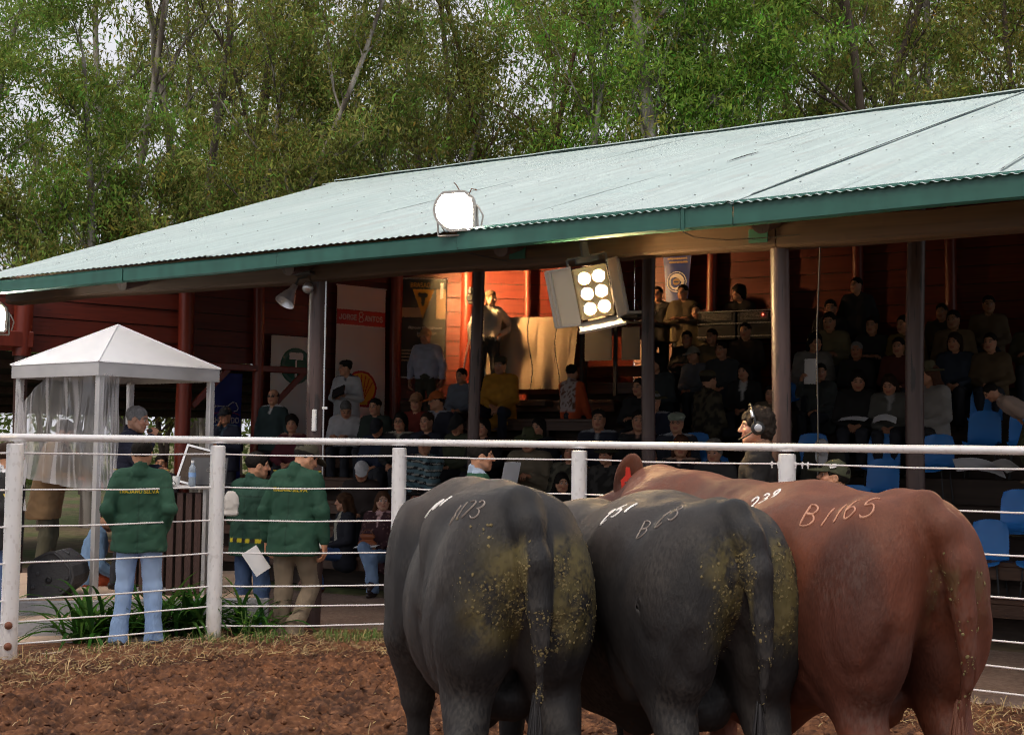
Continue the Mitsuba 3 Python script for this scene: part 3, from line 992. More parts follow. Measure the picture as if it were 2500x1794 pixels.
def make_bull(label, place, yaw, scale, dark, pose, manure, brand, paint, ears, tag=None, h=.0178):
    key = thing('bull', label, 'bull')
    f = bull_field(h, pose)
    V, Fc = f.mesh()
    Rw = rotz(yaw); off = np.array([*place, 0.])
    W = lambda Q: (np.asarray(Q) * scale) @ Rw.T + off
    m = trimesh.Trimesh(V, Fc, process=False)
    trimesh.smoothing.filter_taubin(m, lamb=.5, nu=.52, iterations=8)
    lower = lambda q: np.asarray(q) - np.array([0, 0, 1.]) * (pose.get('fore', .03) * (lambda t: t * t * (3 - 2 * t))(np.clip((np.asarray(q)[..., :1] - .7) / .8, 0, 1)) * np.clip((np.asarray(q)[..., 2:] - .3) / .6, 0, 1))
    m.vertices = lower(m.vertices)
    b = bull_mat(f'm_bull_{len([k for k in scene if k.startswith("m_bull")])}', place, yaw, dark, manure, pose['seed'])
    part('body', (W(m.vertices), m.faces), b, key, smooth=True)
    # crusts of dried dung: small flat flakes lying on the hide
    r3 = np.random.default_rng(int(pose['seed']) + 50)
    nrm_ = np.asarray(m.vertex_normals); vv_ = np.asarray(m.vertices)
    g_ = np.abs(vv_[:, 1] + manure[5]); big_ = meshkit.fbm(vv_ * 8 + pose['seed'], 3)
    pr_ = np.clip((vv_[:, 2] - manure[0]) / .15, 0, 1) * np.clip((manure[1] - vv_[:, 2]) / .1, 0, 1) * np.clip(1 - (g_ + .3 * (big_ - .5)) / manure[2], 0, 1) * np.clip((.16 - vv_[:, 0]) / .1, 0, 1) * (g_ > .05) * np.clip(big_ * 5 - 2.1, 0, 1)
    pt_ = .10 * manure[4] * (vv_[:, 0] < -.13) * (np.abs(vv_[:, 1] + manure[5]) < .05) * (vv_[:, 2] < 1.12) * (vv_[:, 2] > .74) * np.clip(meshkit.noise(vv_ * 16) * 6 - 3.2, 0, 1)
    pr_ = (pr_ + pt_ * 8); idx = r3.choice(len(vv_), int(manure[6]), p=pr_ / pr_.sum())
    fv, ff = [], []
    for q_, i in enumerate(idx):
        rr = .0014 + .0046 * r3.random() ** 3
        Rf = frame(np.cross(nrm_[i], r3.normal(0, 1, 3)), nrm_[i])
        sh_ = ICO0[0] * (1 + .6 * (r3.random((len(ICO0[0]), 1)) - .5)) * [rr * r3.uniform(.7, 1.8), rr, rr * .35]
        fv.append((sh_ @ Rf.T) + vv_[i] + r3.normal(0, .006, 3) * (1 - np.abs(nrm_[i])) + nrm_[i] * .0005); ff.append(ICO0[1] + q_ * len(ICO0[0]))
    part('dung_crust', (W(np.vstack(fv)), np.vstack(ff)), 'm_dung', key, smooth=True, kind='stuff')
    # tail switch
    e = np.array(pose['tail'][-1]); hs = []
    r2 = np.random.default_rng(int(pose['seed']))
    for i in range(150):
        a = r2.uniform(0, 2 * np.pi); r = r2.uniform(.2, 1)
        s0 = e + [0, 0, r2.uniform(-.02, .14)]
        d = np.array([math.cos(a), math.sin(a), 0]) * r
        q = [s0 + d * .012, s0 + d * .030 - [0, 0, .10], s0 + d * .038 - [0, 0, .22], s0 + d * .022 - [.0, 0, .34 + .1 * r2.random()]]
        hs.append(tube(q, [.004, .0045, .0035, .001], 4, False))
    hh = cat(*hs)
    part('tail_switch', (W(hh[0]), hh[1]), 'm_tailhair' if dark else 'm_tailred', key, smooth=True)
    # ears
    px, py, pz = pose['poll']
    for s in (1, -1):
        base = lower(np.array([px - .02, py + s * .12, pz + (.06 if not tag else .045)])); ang = ears[0 if s > 0 else 1]
        fe = Field((-.05, -.12, -.12), (.32, .12, .12), .008)
        fe.ell((.12, 0, 0), (.135, .024, .072), .02); fe.ell((.12, .030, 0), (.11, .022, .052), .015, mode='sub'); fe.cone((-.02, 0, 0), (.05, 0, 0), .035, .03, .03)
        ev, ef = fe.mesh()
        Re = np.asarray(ang)
        part('ear', (W(ev @ Re.T + base), ef), b, key, smooth=True)
        if tag and s > 0:
            tg = prism([(-.035, -.10), (.035, -.10), (.040, -.03), (.014, -.005), (.010, .035), (-.010, .035), (-.014, -.005), (-.040, -.03)], .006)
            ctr = Re @ np.array([.150, .030, .0]) + base
            zt = Re @ np.array([0, 1., 0]); yt = np.array([0, 0, 1.]) - zt * zt[2]; yt /= np.linalg.norm(yt); Rt = np.stack([np.cross(yt, zt), yt, zt], 1)
            tk = part('ear_tag', (W(moved(tg, Rt, ctr)[0]), tg[1]), 'm_redtag', key, label='red plastic ear tag')
            for gx_, tx in ((-.012, '3'), (.012, '9')):
                st_, _ = glyphs(tx); ms = strokes_mesh(st_, .032, .004); ms = moved(ms, None, [gx_ - .009, -.085, .008])
                part('numeral', (W(moved(ms, Rt, ctr)[0]), ms[1]), 'm_branddark', tk)
    fun = f.at
    for nm, spec, bs in (('brand', brand, 'm_brandpale' if dark else 'm_brandred'), ('paint_number', paint, 'm_chalk')):
        if not spec: continue
        text, ctr, nrm, ex, hgt, wd, slant = spec
        st_, wid_ = glyphs(text)
        ms = strokes_mesh(st_, hgt, wd, slant)
        nrm = np.array(nrm, float); nrm /= np.linalg.norm(nrm)
        ex = np.array(ex, float); ex -= nrm * (ex @ nrm); ex /= np.linalg.norm(ex); ey = np.cross(nrm, ex)
        org = np.array(ctr, float) - ex * wid_ * hgt / 2 - ey * hgt * .72 + nrm * .25
        vv = drape(ms[0], org, ex, ey, -nrm, f.at, .0035, .6)
        part(nm, (W(vv), ms[1]), bs, key, label=f'pale brand {text}' if nm == 'brand' else f'white painted number {text}', smooth=True)
    return key


mat('m_tailhair', (.016, .015, .017), .55)
mat('m_tailred', (.14, .055, .034), .55)
mat('m_redtag', (.62, .045, .03), .4)


def ear_world(x, opening, yaw):
    x = np.array(x, float); x /= np.linalg.norm(x); y = np.array(opening, float); y -= x * (x @ y); y /= np.linalg.norm(y)
    return rotz(yaw).T @ np.stack([x, y, np.cross(x, y)], 1)


def ear_dir(x, z=(0, 0, 1)): return frame(x, z)


def bull_at(px, Y, yaw): return (px, Y), yaw


NH = (-.60, .55, .58)
make_bull('dark grey bull nearest the left, manure beside its tail and white 201 on its flank', (.03, 4.98), 90 + 8, 1.02, True,
          {'seed': 3., 'fore': .075, 'barrel': .335, 'wide': .84, 'hump': -.11, 'poll': (2.30, -.14, 1.24), 'muzzle': (.40, -.10, -.30), 'tail': tail_path(-.06), 'tr': TAIL_R},
          (.90, 1.40, .32, .95, .55, .06, 1300), ('B173', (.05, .185, 1.42), NH, (-.66, -.75, -.10), .056, .0030, .10), ('201', (.47, .265, 1.43), NH, (-.66, -.75, .25), .048, .0060, .30),
          (frame((-.2, 1, .1)), frame((-.2, -1, .12))))
make_bull('dark grey bull in the middle of the three, yellow manure along its tail', (.80, 4.93), 90 + 15, 1.00, True,
          {'seed': 8., 'fore': .13, 'wide': .95, 'hump': -.16, 'poll': (2.25, .05, 1.0), 'muzzle': (.34, .05, -.38), 'tail': tail_path(-.06), 'tr': TAIL_R},
          (.92, 1.42, .25, .95, .25, .06, 850), ('B 23', (.18, .20, 1.41), NH, (-.66, -.75, .02), .064, .0034, .12), ('251', (.52, .25, 1.43), NH, (-.66, -.75, .10), .060, .007, .25),
          (frame((-.3, 1, -.1)), frame((-.3, -1, -.1))))
make_bull('reddish brown bull on the right with brand B1165 and a red ear tag', (1.46, 4.86), 90 + 22, 1.03, False,
          {'seed': 14., 'wide': 1.0, 'hump': -.17, 'poll': (2.30, -.12, 1.36), 'muzzle': (.16, .50, -.16), 'tail': tail_path(-.07), 'tr': TAIL_R},
          (1.0, 1.34, .16, .40, .8, .07, 150), ('B1165', (.18, .20, 1.42), NH, (-.66, -.75, -.30), .072, .0055, .12), ('239', (.70, .18, 1.45), NH, (-.66, -.75, -.02), .052, .0075, .20),
          (ear_world((.22, -.30, .90), (-.25, -.95, .1), 112), frame((-.4, -1, .2))), tag=True)

# ------------------------------------------------------------------ lamps
def emit(color, power): return {'type': 'area', 'radiance': rgb(*[c * power for c in color])}


WARM, NEUTRAL = (1.0, .66, .30), (1.0, .90, .74)
FRONT = frame([UX, UY, 0])                               # columns: along the front, into the shelter, up


def six_lamp(t, s, z, label, roll=-13., power=300.):
    key = thing('stage_light', label, 'stage light')
    R = FRONT @ rotz(36) @ rotx(9) @ roty(roll)                # local x right, y away from the viewer, z up
    o = A2W(t, s, z)
    P = lambda m: moved(m, R, o)
    part('lamp_panel', P(cat(box([.29, .05, .43], (0, .05, 0), None, .012), box([.25, .10, .38], (0, .115, 0), None, .02))), 'm_lamppanel', key)
    part('lamp_back', P(box([.30, .004, .44], (0, .078, 0))), 'm_dark', key)
    for i in range(3):
        for j in range(2):
            c = np.array([(-.5 + j) * .122, 0, (1 - i) * .128])
            ring = lathe([(.046, .0), (.055, .0), (.057, .02), (.053, .045)], 20)
            part('lamp_ring', P(moved(ring, np.array([[1, 0, 0], [0, 0, 1], [0, -1, 0]]).T @ np.eye(3), c + [0, .025, 0])), 'm_steel', key, smooth=40)
            Rm = np.array([[1, 0, 0], [0, 0, -1], [0, 1, 0]])
            part('reflector', P(moved(lathe([(.052, .0), (.046, -.010), (.034, -.022), (.017, -.030), (.0, -.032)], 24), Rm, c + [0, .016, 0])), 'm_reflector', key, smooth=True)
            put('bulb', {**mikit.ply(P(moved(trimesh.creation.icosphere(subdivisions=2, radius=.025), None, c + [0, -.008, 0])), 'm_white', smooth=True), 'emitter': emit(WARM, power)}, key)
    for sgn in (-1, 1):
        a = 62 if sgn < 0 else 48
        Rd = rotz(-sgn * a) if sgn > 0 else rotz(a)
        d = box([.23, .008, .48], (sgn * .115, 0, 0), None, .002)
        rims = [box([.022, .022, .48], (sgn * .235, 0, 0)), box([.018, .02, .46], (sgn * .19, -.012, 0)), box([.23, .018, .014], (sgn * .115, 0, .24)), box([.23, .018, .014], (sgn * .115, 0, -.24))]
        Rd = rotz(sgn * (34 if sgn < 0 else 58))
        d = moved(d, Rd, (sgn * .155, -.0, 0)); rr = moved(cat(*rims), Rd, (sgn * .155, 0, 0))
        dk = part('barn_door', P(d), 'm_lampdoor', key)
        part('rim', P(rr), 'm_lampmetal', dk)
    d = cat(box([.34, .18, .008], (0, -.09, -.25)), box([.40, .02, .022], (0, -.185, -.25)), box([.02, .18, .02], (-.17, -.09, -.25)), box([.02, .18, .02], (.17, -.09, -.25)))
    part('lower_door', P(moved(d, rotx(18), (0, 0, 0))), 'm_lampmetal', key)
    part('yoke', cat(rod(P(((0, 0, 0), (0, 0, 0)) if 0 else (np.array([[-.165, .06, .0]]), [[0, 0, 0]]))[0][0], P((np.array([[-.165, .06, .30]]), [[0, 0, 0]]))[0][0], .012),
                     rod(P((np.array([[.165, .06, .0]]), [[0, 0, 0]]))[0][0], P((np.array([[.165, .06, .30]]), [[0, 0, 0]]))[0][0], .012),
                     rod(P((np.array([[-.165, .06, .30]]), [[0, 0, 0]]))[0][0], P((np.array([[.165, .06, .30]]), [[0, 0, 0]]))[0][0], .012)), 'm_dark', key, smooth=40)
    part('clamp', P(cat(box([.06, .10, .14], (0, .08, .36), None, .008), box([.20, .06, .05], (0, .06, .275), None, .006))), 'm_dark', key)
    q = [P((np.array([v]), [[0, 0, 0]]))[0][0] for v in ((-.10, .12, -.28), (-.16, .14, -.50), (-.13, .12, -.75), (-.22, .16, -1.0))]
    return key


scene['m_reflector'] = {'type': 'twosided', 'bsdf': {'type': 'roughconductor', 'material': 'Al', 'alpha': .5, 'specular_reflectance': rgb(.10, .055, .014)}}
mat('m_lampdoor', (.36, .31, .24), .5)
mat('m_lamppanel', (.62, .47, .24), .5)
mat('m_lampmetal', (.42, .40, .37), .35, .6)
six_lamp(3.20, -.34, 2.965, 'glowing six bulb stage light with barn doors hung from the front beam')
six_lamp(7.25, -.34, 2.99, 'six bulb stage light beyond the right edge of the view', 4., 150.)


def floodlight(o, R, label, power, size=.33):
    key = thing('floodlight', label, 'floodlight')
    P = lambda m: moved(m, R, o)
    h = size / 2
    prof = sg.Point(-h * .1, .02).buffer(h * 1.12).intersection(sg.box(-h * 1.3, -h, h, h * 1.1)).union(sg.box(-h * .5, -h, h * .95, h * .8)).buffer(-.02).buffer(.04)
    B = np.array([[1, 0, 0], [0, 0, -1], [0, 1, 0]])        # polygon x, y -> local x, z; extrude towards the viewer
    part('housing', P(moved(trimesh.creation.extrude_polygon(prof, .10, engine='earcut'), B, (0, .11, 0))), 'm_lampmetal', key)
    glass = trimesh.creation.extrude_polygon(prof.buffer(-.022), .012, engine='earcut')
    put('glass', {**mikit.ply(P(moved(glass, B, (0, .0, 0))), 'm_white'), 'emitter': emit(NEUTRAL, power)}, key)
    rim = prof.buffer(.006).difference(prof.buffer(-.018))
    part('rim', P(moved(trimesh.creation.extrude_polygon(rim, .02, engine='earcut'), B, (0, .012, 0))), 'm_lampmetal', key)
    part('bracket', P(cat(rod((-h - .03, .05, -.02), (-h - .03, .05, -h - .05), .008), rod((h + .03, .05, .06), (h + .03, .05, -h - .05), .010), rod((-h - .03, .05, -h - .05), (h + .03, .05, -h - .05), .010),
                          tube([(h + .0, .05, h * .6), (h + .05, .03, h * .2), (h + .085, .02, -h * .3), (h + .06, .03, -h)], .008, 8))), 'm_lampmetal', key, smooth=40)
    part('wire', P(cat(tube([(-h, .06, h * .8), (-h - .03, .05, h * .3), (-h - .045, .04, -h * .2), (-h + .03, .03, -h * 1.1)], .005, 6),
                       tube([(.04, .06, h), (.02, .06, h + .06), (.0, .05, h + .10), (-.02, .05, h + .12)], .005, 6), tube([(.1, .06, h), (.13, .06, h + .06), (.16, .05, h + .05), (.18, .05, h + .04)], .005, 6))), 'm_rust', key, smooth=True)
    return key


floodlight(A2W(2.07, -.72, 3.665), frame([1, -.12, 0]) @ roty(-3), 'square floodlight glaring white on top of the gutter', 14., .285)
floodlight(A2W(-3.97, -.62, 2.99), frame([.98, .2, 0]) @ rotx(8), 'lit floodlight under the eave at the left edge', 25., .27)
# work lamp under the roof that lights the board wall and the white sheet
wl = thing('work_lamp', 'round work lamp under the roof lighting the red wall', 'work lamp')
o = np.array([-1.25, 21.1, 4.53]); d = np.array([.72, .62, -.30]); Rw = frame(d)
B = np.array([[0, 0, 1], [0, 1, 0], [-1, 0, 0]]).T
part('shade', moved(lathe([(.03, -.12), (.05, -.10), (.10, -.01), (.135, .13), (.131, .13), (.095, -.01), (.04, -.09)], 24), Rw @ np.array([[0, 0, 1], [1, 0, 0], [0, 1, 0]]), o), 'm_dark', wl, smooth=40)
put('bulb', {**mikit.ply(moved(lathe([(.095, -.012), (.07, -.004), (.001, 0)], 24), Rw @ np.array([[0, 0, 1], [1, 0, 0], [0, 1, 0]]), o), 'm_white', smooth=True), 'emitter': emit((1.0, .56, .22), 580.)}, wl)
part('stem', rod(o - d * .15, o + np.array([-.15, -.1, .75]), .012), 'm_dark', wl, smooth=40)
# unlit spot reflector on the first post
key = thing('spot_reflector', 'unlit cone shaped metal spot lamp on the front post', 'spot lamp')
o = A2W(-.13, -.18, 3.20); ax = np.array([-.38, -.42, -.82]); Rr = frame(ax) @ np.array([[0, 0, 1], [1, 0, 0], [0, 1, 0]])
part('cone', moved(lathe([(.028, 0), (.034, .05), (.040, .06), (.040, .085), (.055, .095), (.098, .205), (.100, .215), (.094, .213), (.05, .10), (.0, .09)], 28), Rr, o), 'm_steel', key, smooth=40)
part('arm', cat(tube([o, o + [.03, .02, .07], A2W(-.02, -.1, 3.30)], .012, 8), box([.22, .10, .03], A2W(-.05, -.14, 3.315), FRONT, .006)), 'm_dark', key, smooth=40)
key = thing('spot_lamp', 'round glass spot bulb beside the cone lamp', 'spot lamp')
o = A2W(.02, -.17, 3.17); Rr = frame([.25, -.95, -.15]) @ np.array([[0, 0, 1], [1, 0, 0], [0, 1, 0]])
part('bulb', moved(lathe([(.001, .035), (.03, .032), (.05, .018), (.055, .0), (.04, -.04), (.02, -.07), (.0, -.07)], 24), Rr, o), 'm_steel', key, smooth=40)
part('holder', tube([o + [0, .06, 0], o + [.01, .1, .05], A2W(.02, -.05, 3.3)], .014, 8), 'm_dark', key, smooth=True)

# ------------------------------------------------------------------ banners on the walls
mat('m_bluecloth', mikit.proc(lambda p, n, uv: mix((.006, .012, .11), (.010, .024, .20), fbm(p.x * 3, p.y * 3, p.z * 3))), .6)
mat('m_blackcloth', (.014, .016, .016), .6)
mat('m_yellow', (.55, .27, .012), .6)
mat('m_shellyellow', (.62, .34, .02), .6)
mat('m_green', (.012, .085, .055), .6)
mat('m_tan', (.30, .20, .12), .7)
mat('m_bannerwhite', mikit.proc(lambda p, n, uv: mix((.50, .47, .45), (.62, .59, .57), fbm(p.x * 2, p.y * 2, p.z * 2))), .75)
mat('m_bannerblue', mikit.proc(lambda p, n, uv: mix((.02, .035, .16), (.04, .06, .25), fbm(p.x * 3, p.y * 3, p.z * 3))), .35)


class Board:
    """a flat hanging with its own x to the right, y up, towards the viewer z"""
    def __init__(self, o, ex, sag=.012, seed=1):
        self.o = np.asarray(o, float); self.ex = np.asarray(ex, float) / np.linalg.norm(ex); self.ez = np.cross(self.ex, [0, 0, 1]); self.sag, self.seed = sag, seed

    def w(self, v):
        v = np.asarray(v, float)
        z = (v[:, 2] if v.shape[1] > 2 else 0) + self.sag * np.sin(v[:, 0] * 4.1 + self.seed) * np.cos(v[:, 1] * 2.3 + self.seed) + self.sag * .5 * np.sin(v[:, 0] * 11 + v[:, 1] * 2)
        return self.o + v[:, :1] * self.ex + v[:, 1:2] * np.array([0, 0, 1.]) + z[:, None] * self.ez if np.ndim(z) else None

    def sheet(self, w, h, nx=14, ny=24, taper=lambda y: 1.0, x0=0, y0=0, z=0.):
        X, Y = np.meshgrid(np.linspace(0, w, nx), np.linspace(0, -h, ny))
        tp = np.array([taper(-y / h) for y in Y[:, 0]])[:, None]
        X = (X - w / 2) * tp + w / 2 + x0
        front = np.stack([X, Y + y0, np.full(X.shape, z)], -1)
        m = grid_mesh(front); back = (m[0] + [0, 0, -.003], m[1][:, ::-1])
        m = cat((m[0], m[1][:, ::-1]), back)
        return self.w(m[0]), m[1]

    def poly(self, pts, z=.004, holes=None):
        p = pts if hasattr(pts, 'exterior') else sg.Polygon(pts)
        m = trimesh.creation.extrude_polygon(p, .002, engine='earcut')
        v = np.array(m.vertices); v[:, 2] += z
        return self.w(v), np.array(m.faces)

    def text(self, s, h, x, y, z=.004, bold=True, squash=1.0):
        m = meshkit.text_mesh(s, h, .002, bold); v = np.array(m.vertices); v[:, 0] *= squash; v += [x, y, z]
        return self.w(v), np.array(m.faces)


NW = np.array([DW[1], -DW[0]])


def wall1_at(q, z, off=.07): return np.array([*(J1 - DW * q + NW * off), z])


bn = thing('shell_banner', 'tall white banner with red stripe and yellow shell emblem', 'banner')
bd = Board(wall1_at(1.18, 4.22, .10), [*DW, 0], .010, 1)
part('cloth', bd.sheet(.97, 2.48), 'm_bannerwhite', bn, smooth=True)
part('stripe', bd.sheet(.965, .245, 14, 4, x0=.002, y0=-.385, z=.005), 'm_redflat', bn, smooth=True)
part('lettering', bd.text('JORGE', .085, .035, -.55, .009, squash=.90), 'm_bannerwhite', bn)
part('lettering', bd.text('ANTOS', .085, .545, -.55, .009, squash=.90), 'm_bannerwhite', bn)
oS = [bd.poly(sg.Point(.475, -.49 + dy).buffer(r).difference(sg.Point(.475, -.49 + dy).buffer(r - .010)), .009) for dy, r in ((.040, .042), (-.044, .047))]
part('initial', cat(*oS), 'm_bannerwhite', bn)
# scallop emblem
c0 = np.array([.50, -1.66])


def scallop(r, base, nlob=7, dep=.045):
    a = np.linspace(math.radians(-34), math.radians(214), 120)
    rr = r * (1 - dep * np.abs(np.cos((a - math.pi / 2) * nlob / 2.15 * 1.0)) ** .5 + dep)
    p = [(math.cos(x) * y, math.sin(x) * y * .98) for x, y in zip(a, rr)]
    return [(base * .62, -r * .98)] + [(base * .62, -r * .80)] + p + [(-base * .62, -r * .80), (-base * .62, -r * .98)]


part('emblem', bd.poly([tuple(c0 + q) for q in scallop(.30, .26)], .006), 'm_redflat', bn)
part('emblem_ground', bd.poly([tuple(c0 + np.array(q) * [1, 1]) for q in scallop(.262, .20)], .010), 'm_shellyellow', bn)
ribs = []
for a in np.radians([28, 49, 70, 90, 110, 131, 152]):
    b0 = c0 + [math.cos(a) * .03, -.20]; b1 = c0 + [math.cos(a) * .245, math.sin(a) * .235]
    dv = (b1 - b0); dv = dv / np.linalg.norm(dv); pv_ = np.array([-dv[1], dv[0]])
    ribs.append(bd.poly([tuple(b0 - pv_ * .005), tuple(b1 - pv_ * .009), tuple(b1 + pv_ * .009), tuple(b0 + pv_ * .005)], .014))
part('emblem_rib', cat(*ribs), 'm_redflat', bn)
part('top_bar', rod(bd.w(np.array([[-.02, .0, 0.]]))[0], bd.w(np.array([[.99, .0, 0.]]))[0], .010), 'm_bannerwhite', bn, smooth=40)

bn = thing('hammer_banner', 'white banner with a round green hammer emblem', 'banner')
bd = Board(wall1_at(2.39, 3.33, .12), [*DW, 0], .008, 4)
part('cloth', bd.sheet(.98, 1.55), 'm_bannerwhite', bn, smooth=True)
cc = sg.Point(.45, -.46)
part('emblem_ring', bd.poly(cc.buffer(.285).difference(cc.buffer(.268)), .006), 'm_green', bn)
part('emblem', bd.poly(cc.buffer(.285), .004), 'm_green', bn)
mat('m_greenpale', (.05, .11, .09), .6)
part('emblem_disc', bd.poly(cc.buffer(.262).difference(cc.buffer(.215)), .008), 'm_greenpale', bn)
part('hammer', cat(bd.poly([(.32, -.36), (.58, -.36), (.58, -.27), (.56, -.25), (.34, -.25), (.32, -.27)], .010), bd.poly([(.435, -.37), (.465, -.37), (.47, -.64), (.43, -.64)], .010)), 'm_bannerwhite', bn)

bn = thing('blue_banner', 'dark blue banner with the outline of an animal over lettering', 'banner')
bd = Board(wall1_at(3.34, 2.72, -.12), [*DW, 0], .014, 2)
part('cloth', bd.sheet(.60, 1.75), 'm_bluecloth', bn, smooth=True)
o_ = [(.11, -.62), (.12, -.53), (.17, -.50), (.28, -.51), (.36, -.505), (.40, -.47), (.45, -.44), (.50, -.45), (.53, -.50), (.545, -.53), (.52, -.57), (.47, -.58)]
part('animal_outline', (bd.w(np.c_[strokes_mesh([o_], 1, .006)[0][:, :2], strokes_mesh([o_], 1, .006)[0][:, 2] + .008]), strokes_mesh([o_], 1, .006)[1]) if 0 else (lambda m: (bd.w(m[0] + [0, 0, .008]), m[1]))(tube([(x, y, 0) for x, y in o_], .006, 6)), 'm_bannerwhite', bn)
part('red_curve', (lambda m: (bd.w(m[0] + [0, 0, .006]), m[1]))(tube([(.03, -.66, 0), (.15, -.61, 0), (.33, -.585, 0), (.5, -.61, 0), (.59, -.64, 0)], .004, 6)), 'm_redflat', bn)
for tx_, hx_, xx_, yy_ in (('CHA', .085, .06, -.76), ('DO', .085, .42, -.76), ('A', .06, .14, -.86)): part('lettering', bd.text(tx_, hx_, xx_, yy_, squash=.85), 'm_bannerwhite', bn)

d2 = (J2 - J1) / np.linalg.norm(J2 - J1); N2 = np.array([d2[1], -d2[0]])
bn = thing('black_banner', 'black banner with a yellow triangle beside the lit column', 'banner')
bd = Board([*(J1 + d2 * .13 + N2 * .10), 4.42], [*d2, 0], .016, 3)
W_ = .76
part('cloth', bd.sheet(W_, 1.64), 'm_blackcloth', bn, smooth=True)
part('triangle', bd.poly([(.20, -.17), (.56, -.17), (.375, -.66)], .005), 'm_yellow', bn)
part('beast', bd.poly([(.29, -.25), (.31, -.22), (.36, -.24), (.42, -.22), (.47, -.25), (.46, -.30), (.41, -.31), (.40, -.42), (.375, -.46), (.35, -.42), (.345, -.31), (.30, -.30)], .009), 'm_blackcloth', bn)
part('panel', cat(bd.sheet(.36, .16, 8, 4, x0=.01, y0=-.48, z=.005), bd.sheet(.16, .50, 4, 8, x0=.595, y0=-.16, z=.005)), 'm_tan', bn)
part('photo_strip', bd.sheet(.05, .26, 4, 8, x0=.66, y0=-.06, z=.008), 'm_bannerwhite', bn)
part('title', bd.text('BRASAO', .075, .16, -.135, squash=.80), 'm_yellow', bn)
part('lettering', bd.text('Plano de Mineralizacao', .040, .14, -.83, squash=.92), 'm_bannerwhite', bn)
part('lettering', bd.text('para o Pampa', .040, .28, -.92, squash=.92), 'm_bannerwhite', bn)
part('small_lettering', cat(*[bd.sheet(w_, .022, 6, 2, x0=.03, y0=-1.18 - .055 * i, z=.005) for i, w_ in enumerate((.30, .34, .26, .31))]), 'm_tan', bn)
part('top_bar', rod(bd.w(np.array([[-.02, .01, 0.]]))[0], bd.w(np.array([[W_ + .02, .01, 0.]]))[0], .012), 'm_bannerwhite', bn, smooth=40)
part('bottom_bar', rod(bd.w(np.array([[-.02, -1.64, 0.]]))[0], bd.w(np.array([[W_ + .02, -1.64, 0.]]))[0], .012), 'm_bannerwhite', bn, smooth=40)

bn = thing('hanging_banner', 'small blue banner with a round seal, curling at its foot', 'banner')
bd = Board(A2W(-.93, 10.16, 4.86), [UX, UY, 0], .020, 5)
part('cloth', bd.sheet(.52, .86, taper=lambda f: 1 - .30 * f ** .7), 'm_bannerblue', bn, smooth=True)
cc = sg.Point(.26, -.46)
part('seal', bd.poly(cc.buffer(.17), .006), 'm_bannerwhite', bn)
part('seal_ring', bd.poly(cc.buffer(.155).difference(cc.buffer(.135)), .009), 'm_bannerblue', bn)
part('seal_mark', bd.poly(cc.buffer(.06).difference(sg.box(.22, -.47, .30, -.45)), .009), 'm_tan', bn)
for i, w_ in enumerate((.34, .33)): part('lettering_line', bd.sheet(w_, .03, 6, 2, x0=.1 + .02 * i, y0=-.06 - .06 * i, z=.006), 'm_tan', bn)
part('top_bar', rod(bd.w(np.array([[-.02, .01, 0.]]))[0], bd.w(np.array([[.55, .01, 0.]]))[0], .010), 'm_bannerwhite', bn, smooth=40)

# ------------------------------------------------------------------ the control stand at the top of the seating
key = thing('white_board', 'white panel leaning on the wall behind the stage light', 'panel')
part('panel', box([1.08, .03, 1.3], A2W(-2.30, 10.02, 4.30) + [.0, -.15, 0], FRONT, .004), 'm_bannerwhite', key)
key = thing('draped_table', 'table draped in a cream sheet, lit by the work lamp', 'table')
rows = []
for z in np.linspace(3.70, 2.56, 16):
    r = []
    for t in np.linspace(-3.20, -1.43, 46):
        f = (3.70 - z) / 1.14
        y = 8.16 - .05 * f * (1 + math.sin(t * 9 + 1) + .6 * math.sin(t * 21)) * .8
        tt = t - .07 * f * (t > -1.6)
        r.append(A2W(tt, y, z + .01 * math.sin(t * 7) * (1 - f)))
    rows.append(r)
top = [[A2W(t, s, 3.705 + .006 * math.sin(t * 6 + s * 9)) for t in np.linspace(-3.20, -1.43, 20)] for s in (8.75, 8.5, 8.2, 8.155)]
part('sheet', cat(grid_mesh(np.array(rows)), grid_mesh(np.array(top))), 'm_cream', key, smooth=40)
for t in (-3.1, -1.55): part('leg', box([.06, .06, 1.2], A2W(t, 8.6, 3.1), FRONT), 'm_riser', key)
for i, (t, s) in enumerate(((-2.25, 8.10), (-1.75, 8.09))):
    q = [A2W(t + .05 * math.sin(z * 5 + i), s - .03, z) for z in np.linspace(3.72, 2.5, 9)]
    solo('hanging_wire', tube(q, .006, 6), 'm_dark', ('thin black wire hanging down the cream sheet, nearest the man in the white shirt', 'thin black wire hanging down the cream sheet near its right edge')[i], 'wire', smooth=True)
key = thing('equipment_table', 'dark table with two grey panels and wiring under the stage light', 'table')
part('top', box([1.2, .6, .04], A2W(-.90, 8.5, 3.56), FRONT, .006), 'm_dark', key)
part('front_panel', cat(box([.46, .02, .50], A2W(-1.10, 8.18, 3.24), FRONT), box([.30, .02, .50], A2W(-.55, 8.18, 3.24), FRONT)), 'm_greypanel', key)
for t in (-1.42, -.84, -.36): part('leg', box([.05, .05, 1.1], A2W(t, 8.25, 3.0), FRONT), 'm_dark', key)
for i, (t, z, w_) in enumerate(((-1.0, 3.60, .5), (-.75, 3.66, .55), (-.5, 3.72, .4))):
    solo('equipment_box', box([w_, .3, .055], A2W(t, 8.4, z), FRONT, .008), 'm_steel' if i != 1 else 'm_dark', ('flat metal device on the dark table, lowest of three', 'black flat device in the middle of the stack on the dark table', 'narrow metal device on top of the stack on the dark table')[i], 'device')
w_ = [tube([A2W(-.6 + .1 * i, 8.4, 3.75), A2W(-.62 + .1 * i, 8.36, 3.86 + .03 * i), A2W(-.55 + .1 * i, 8.36, 3.88), A2W(-.5 + .1 * i, 8.4, 3.75)], .006, 6) for i in range(3)]
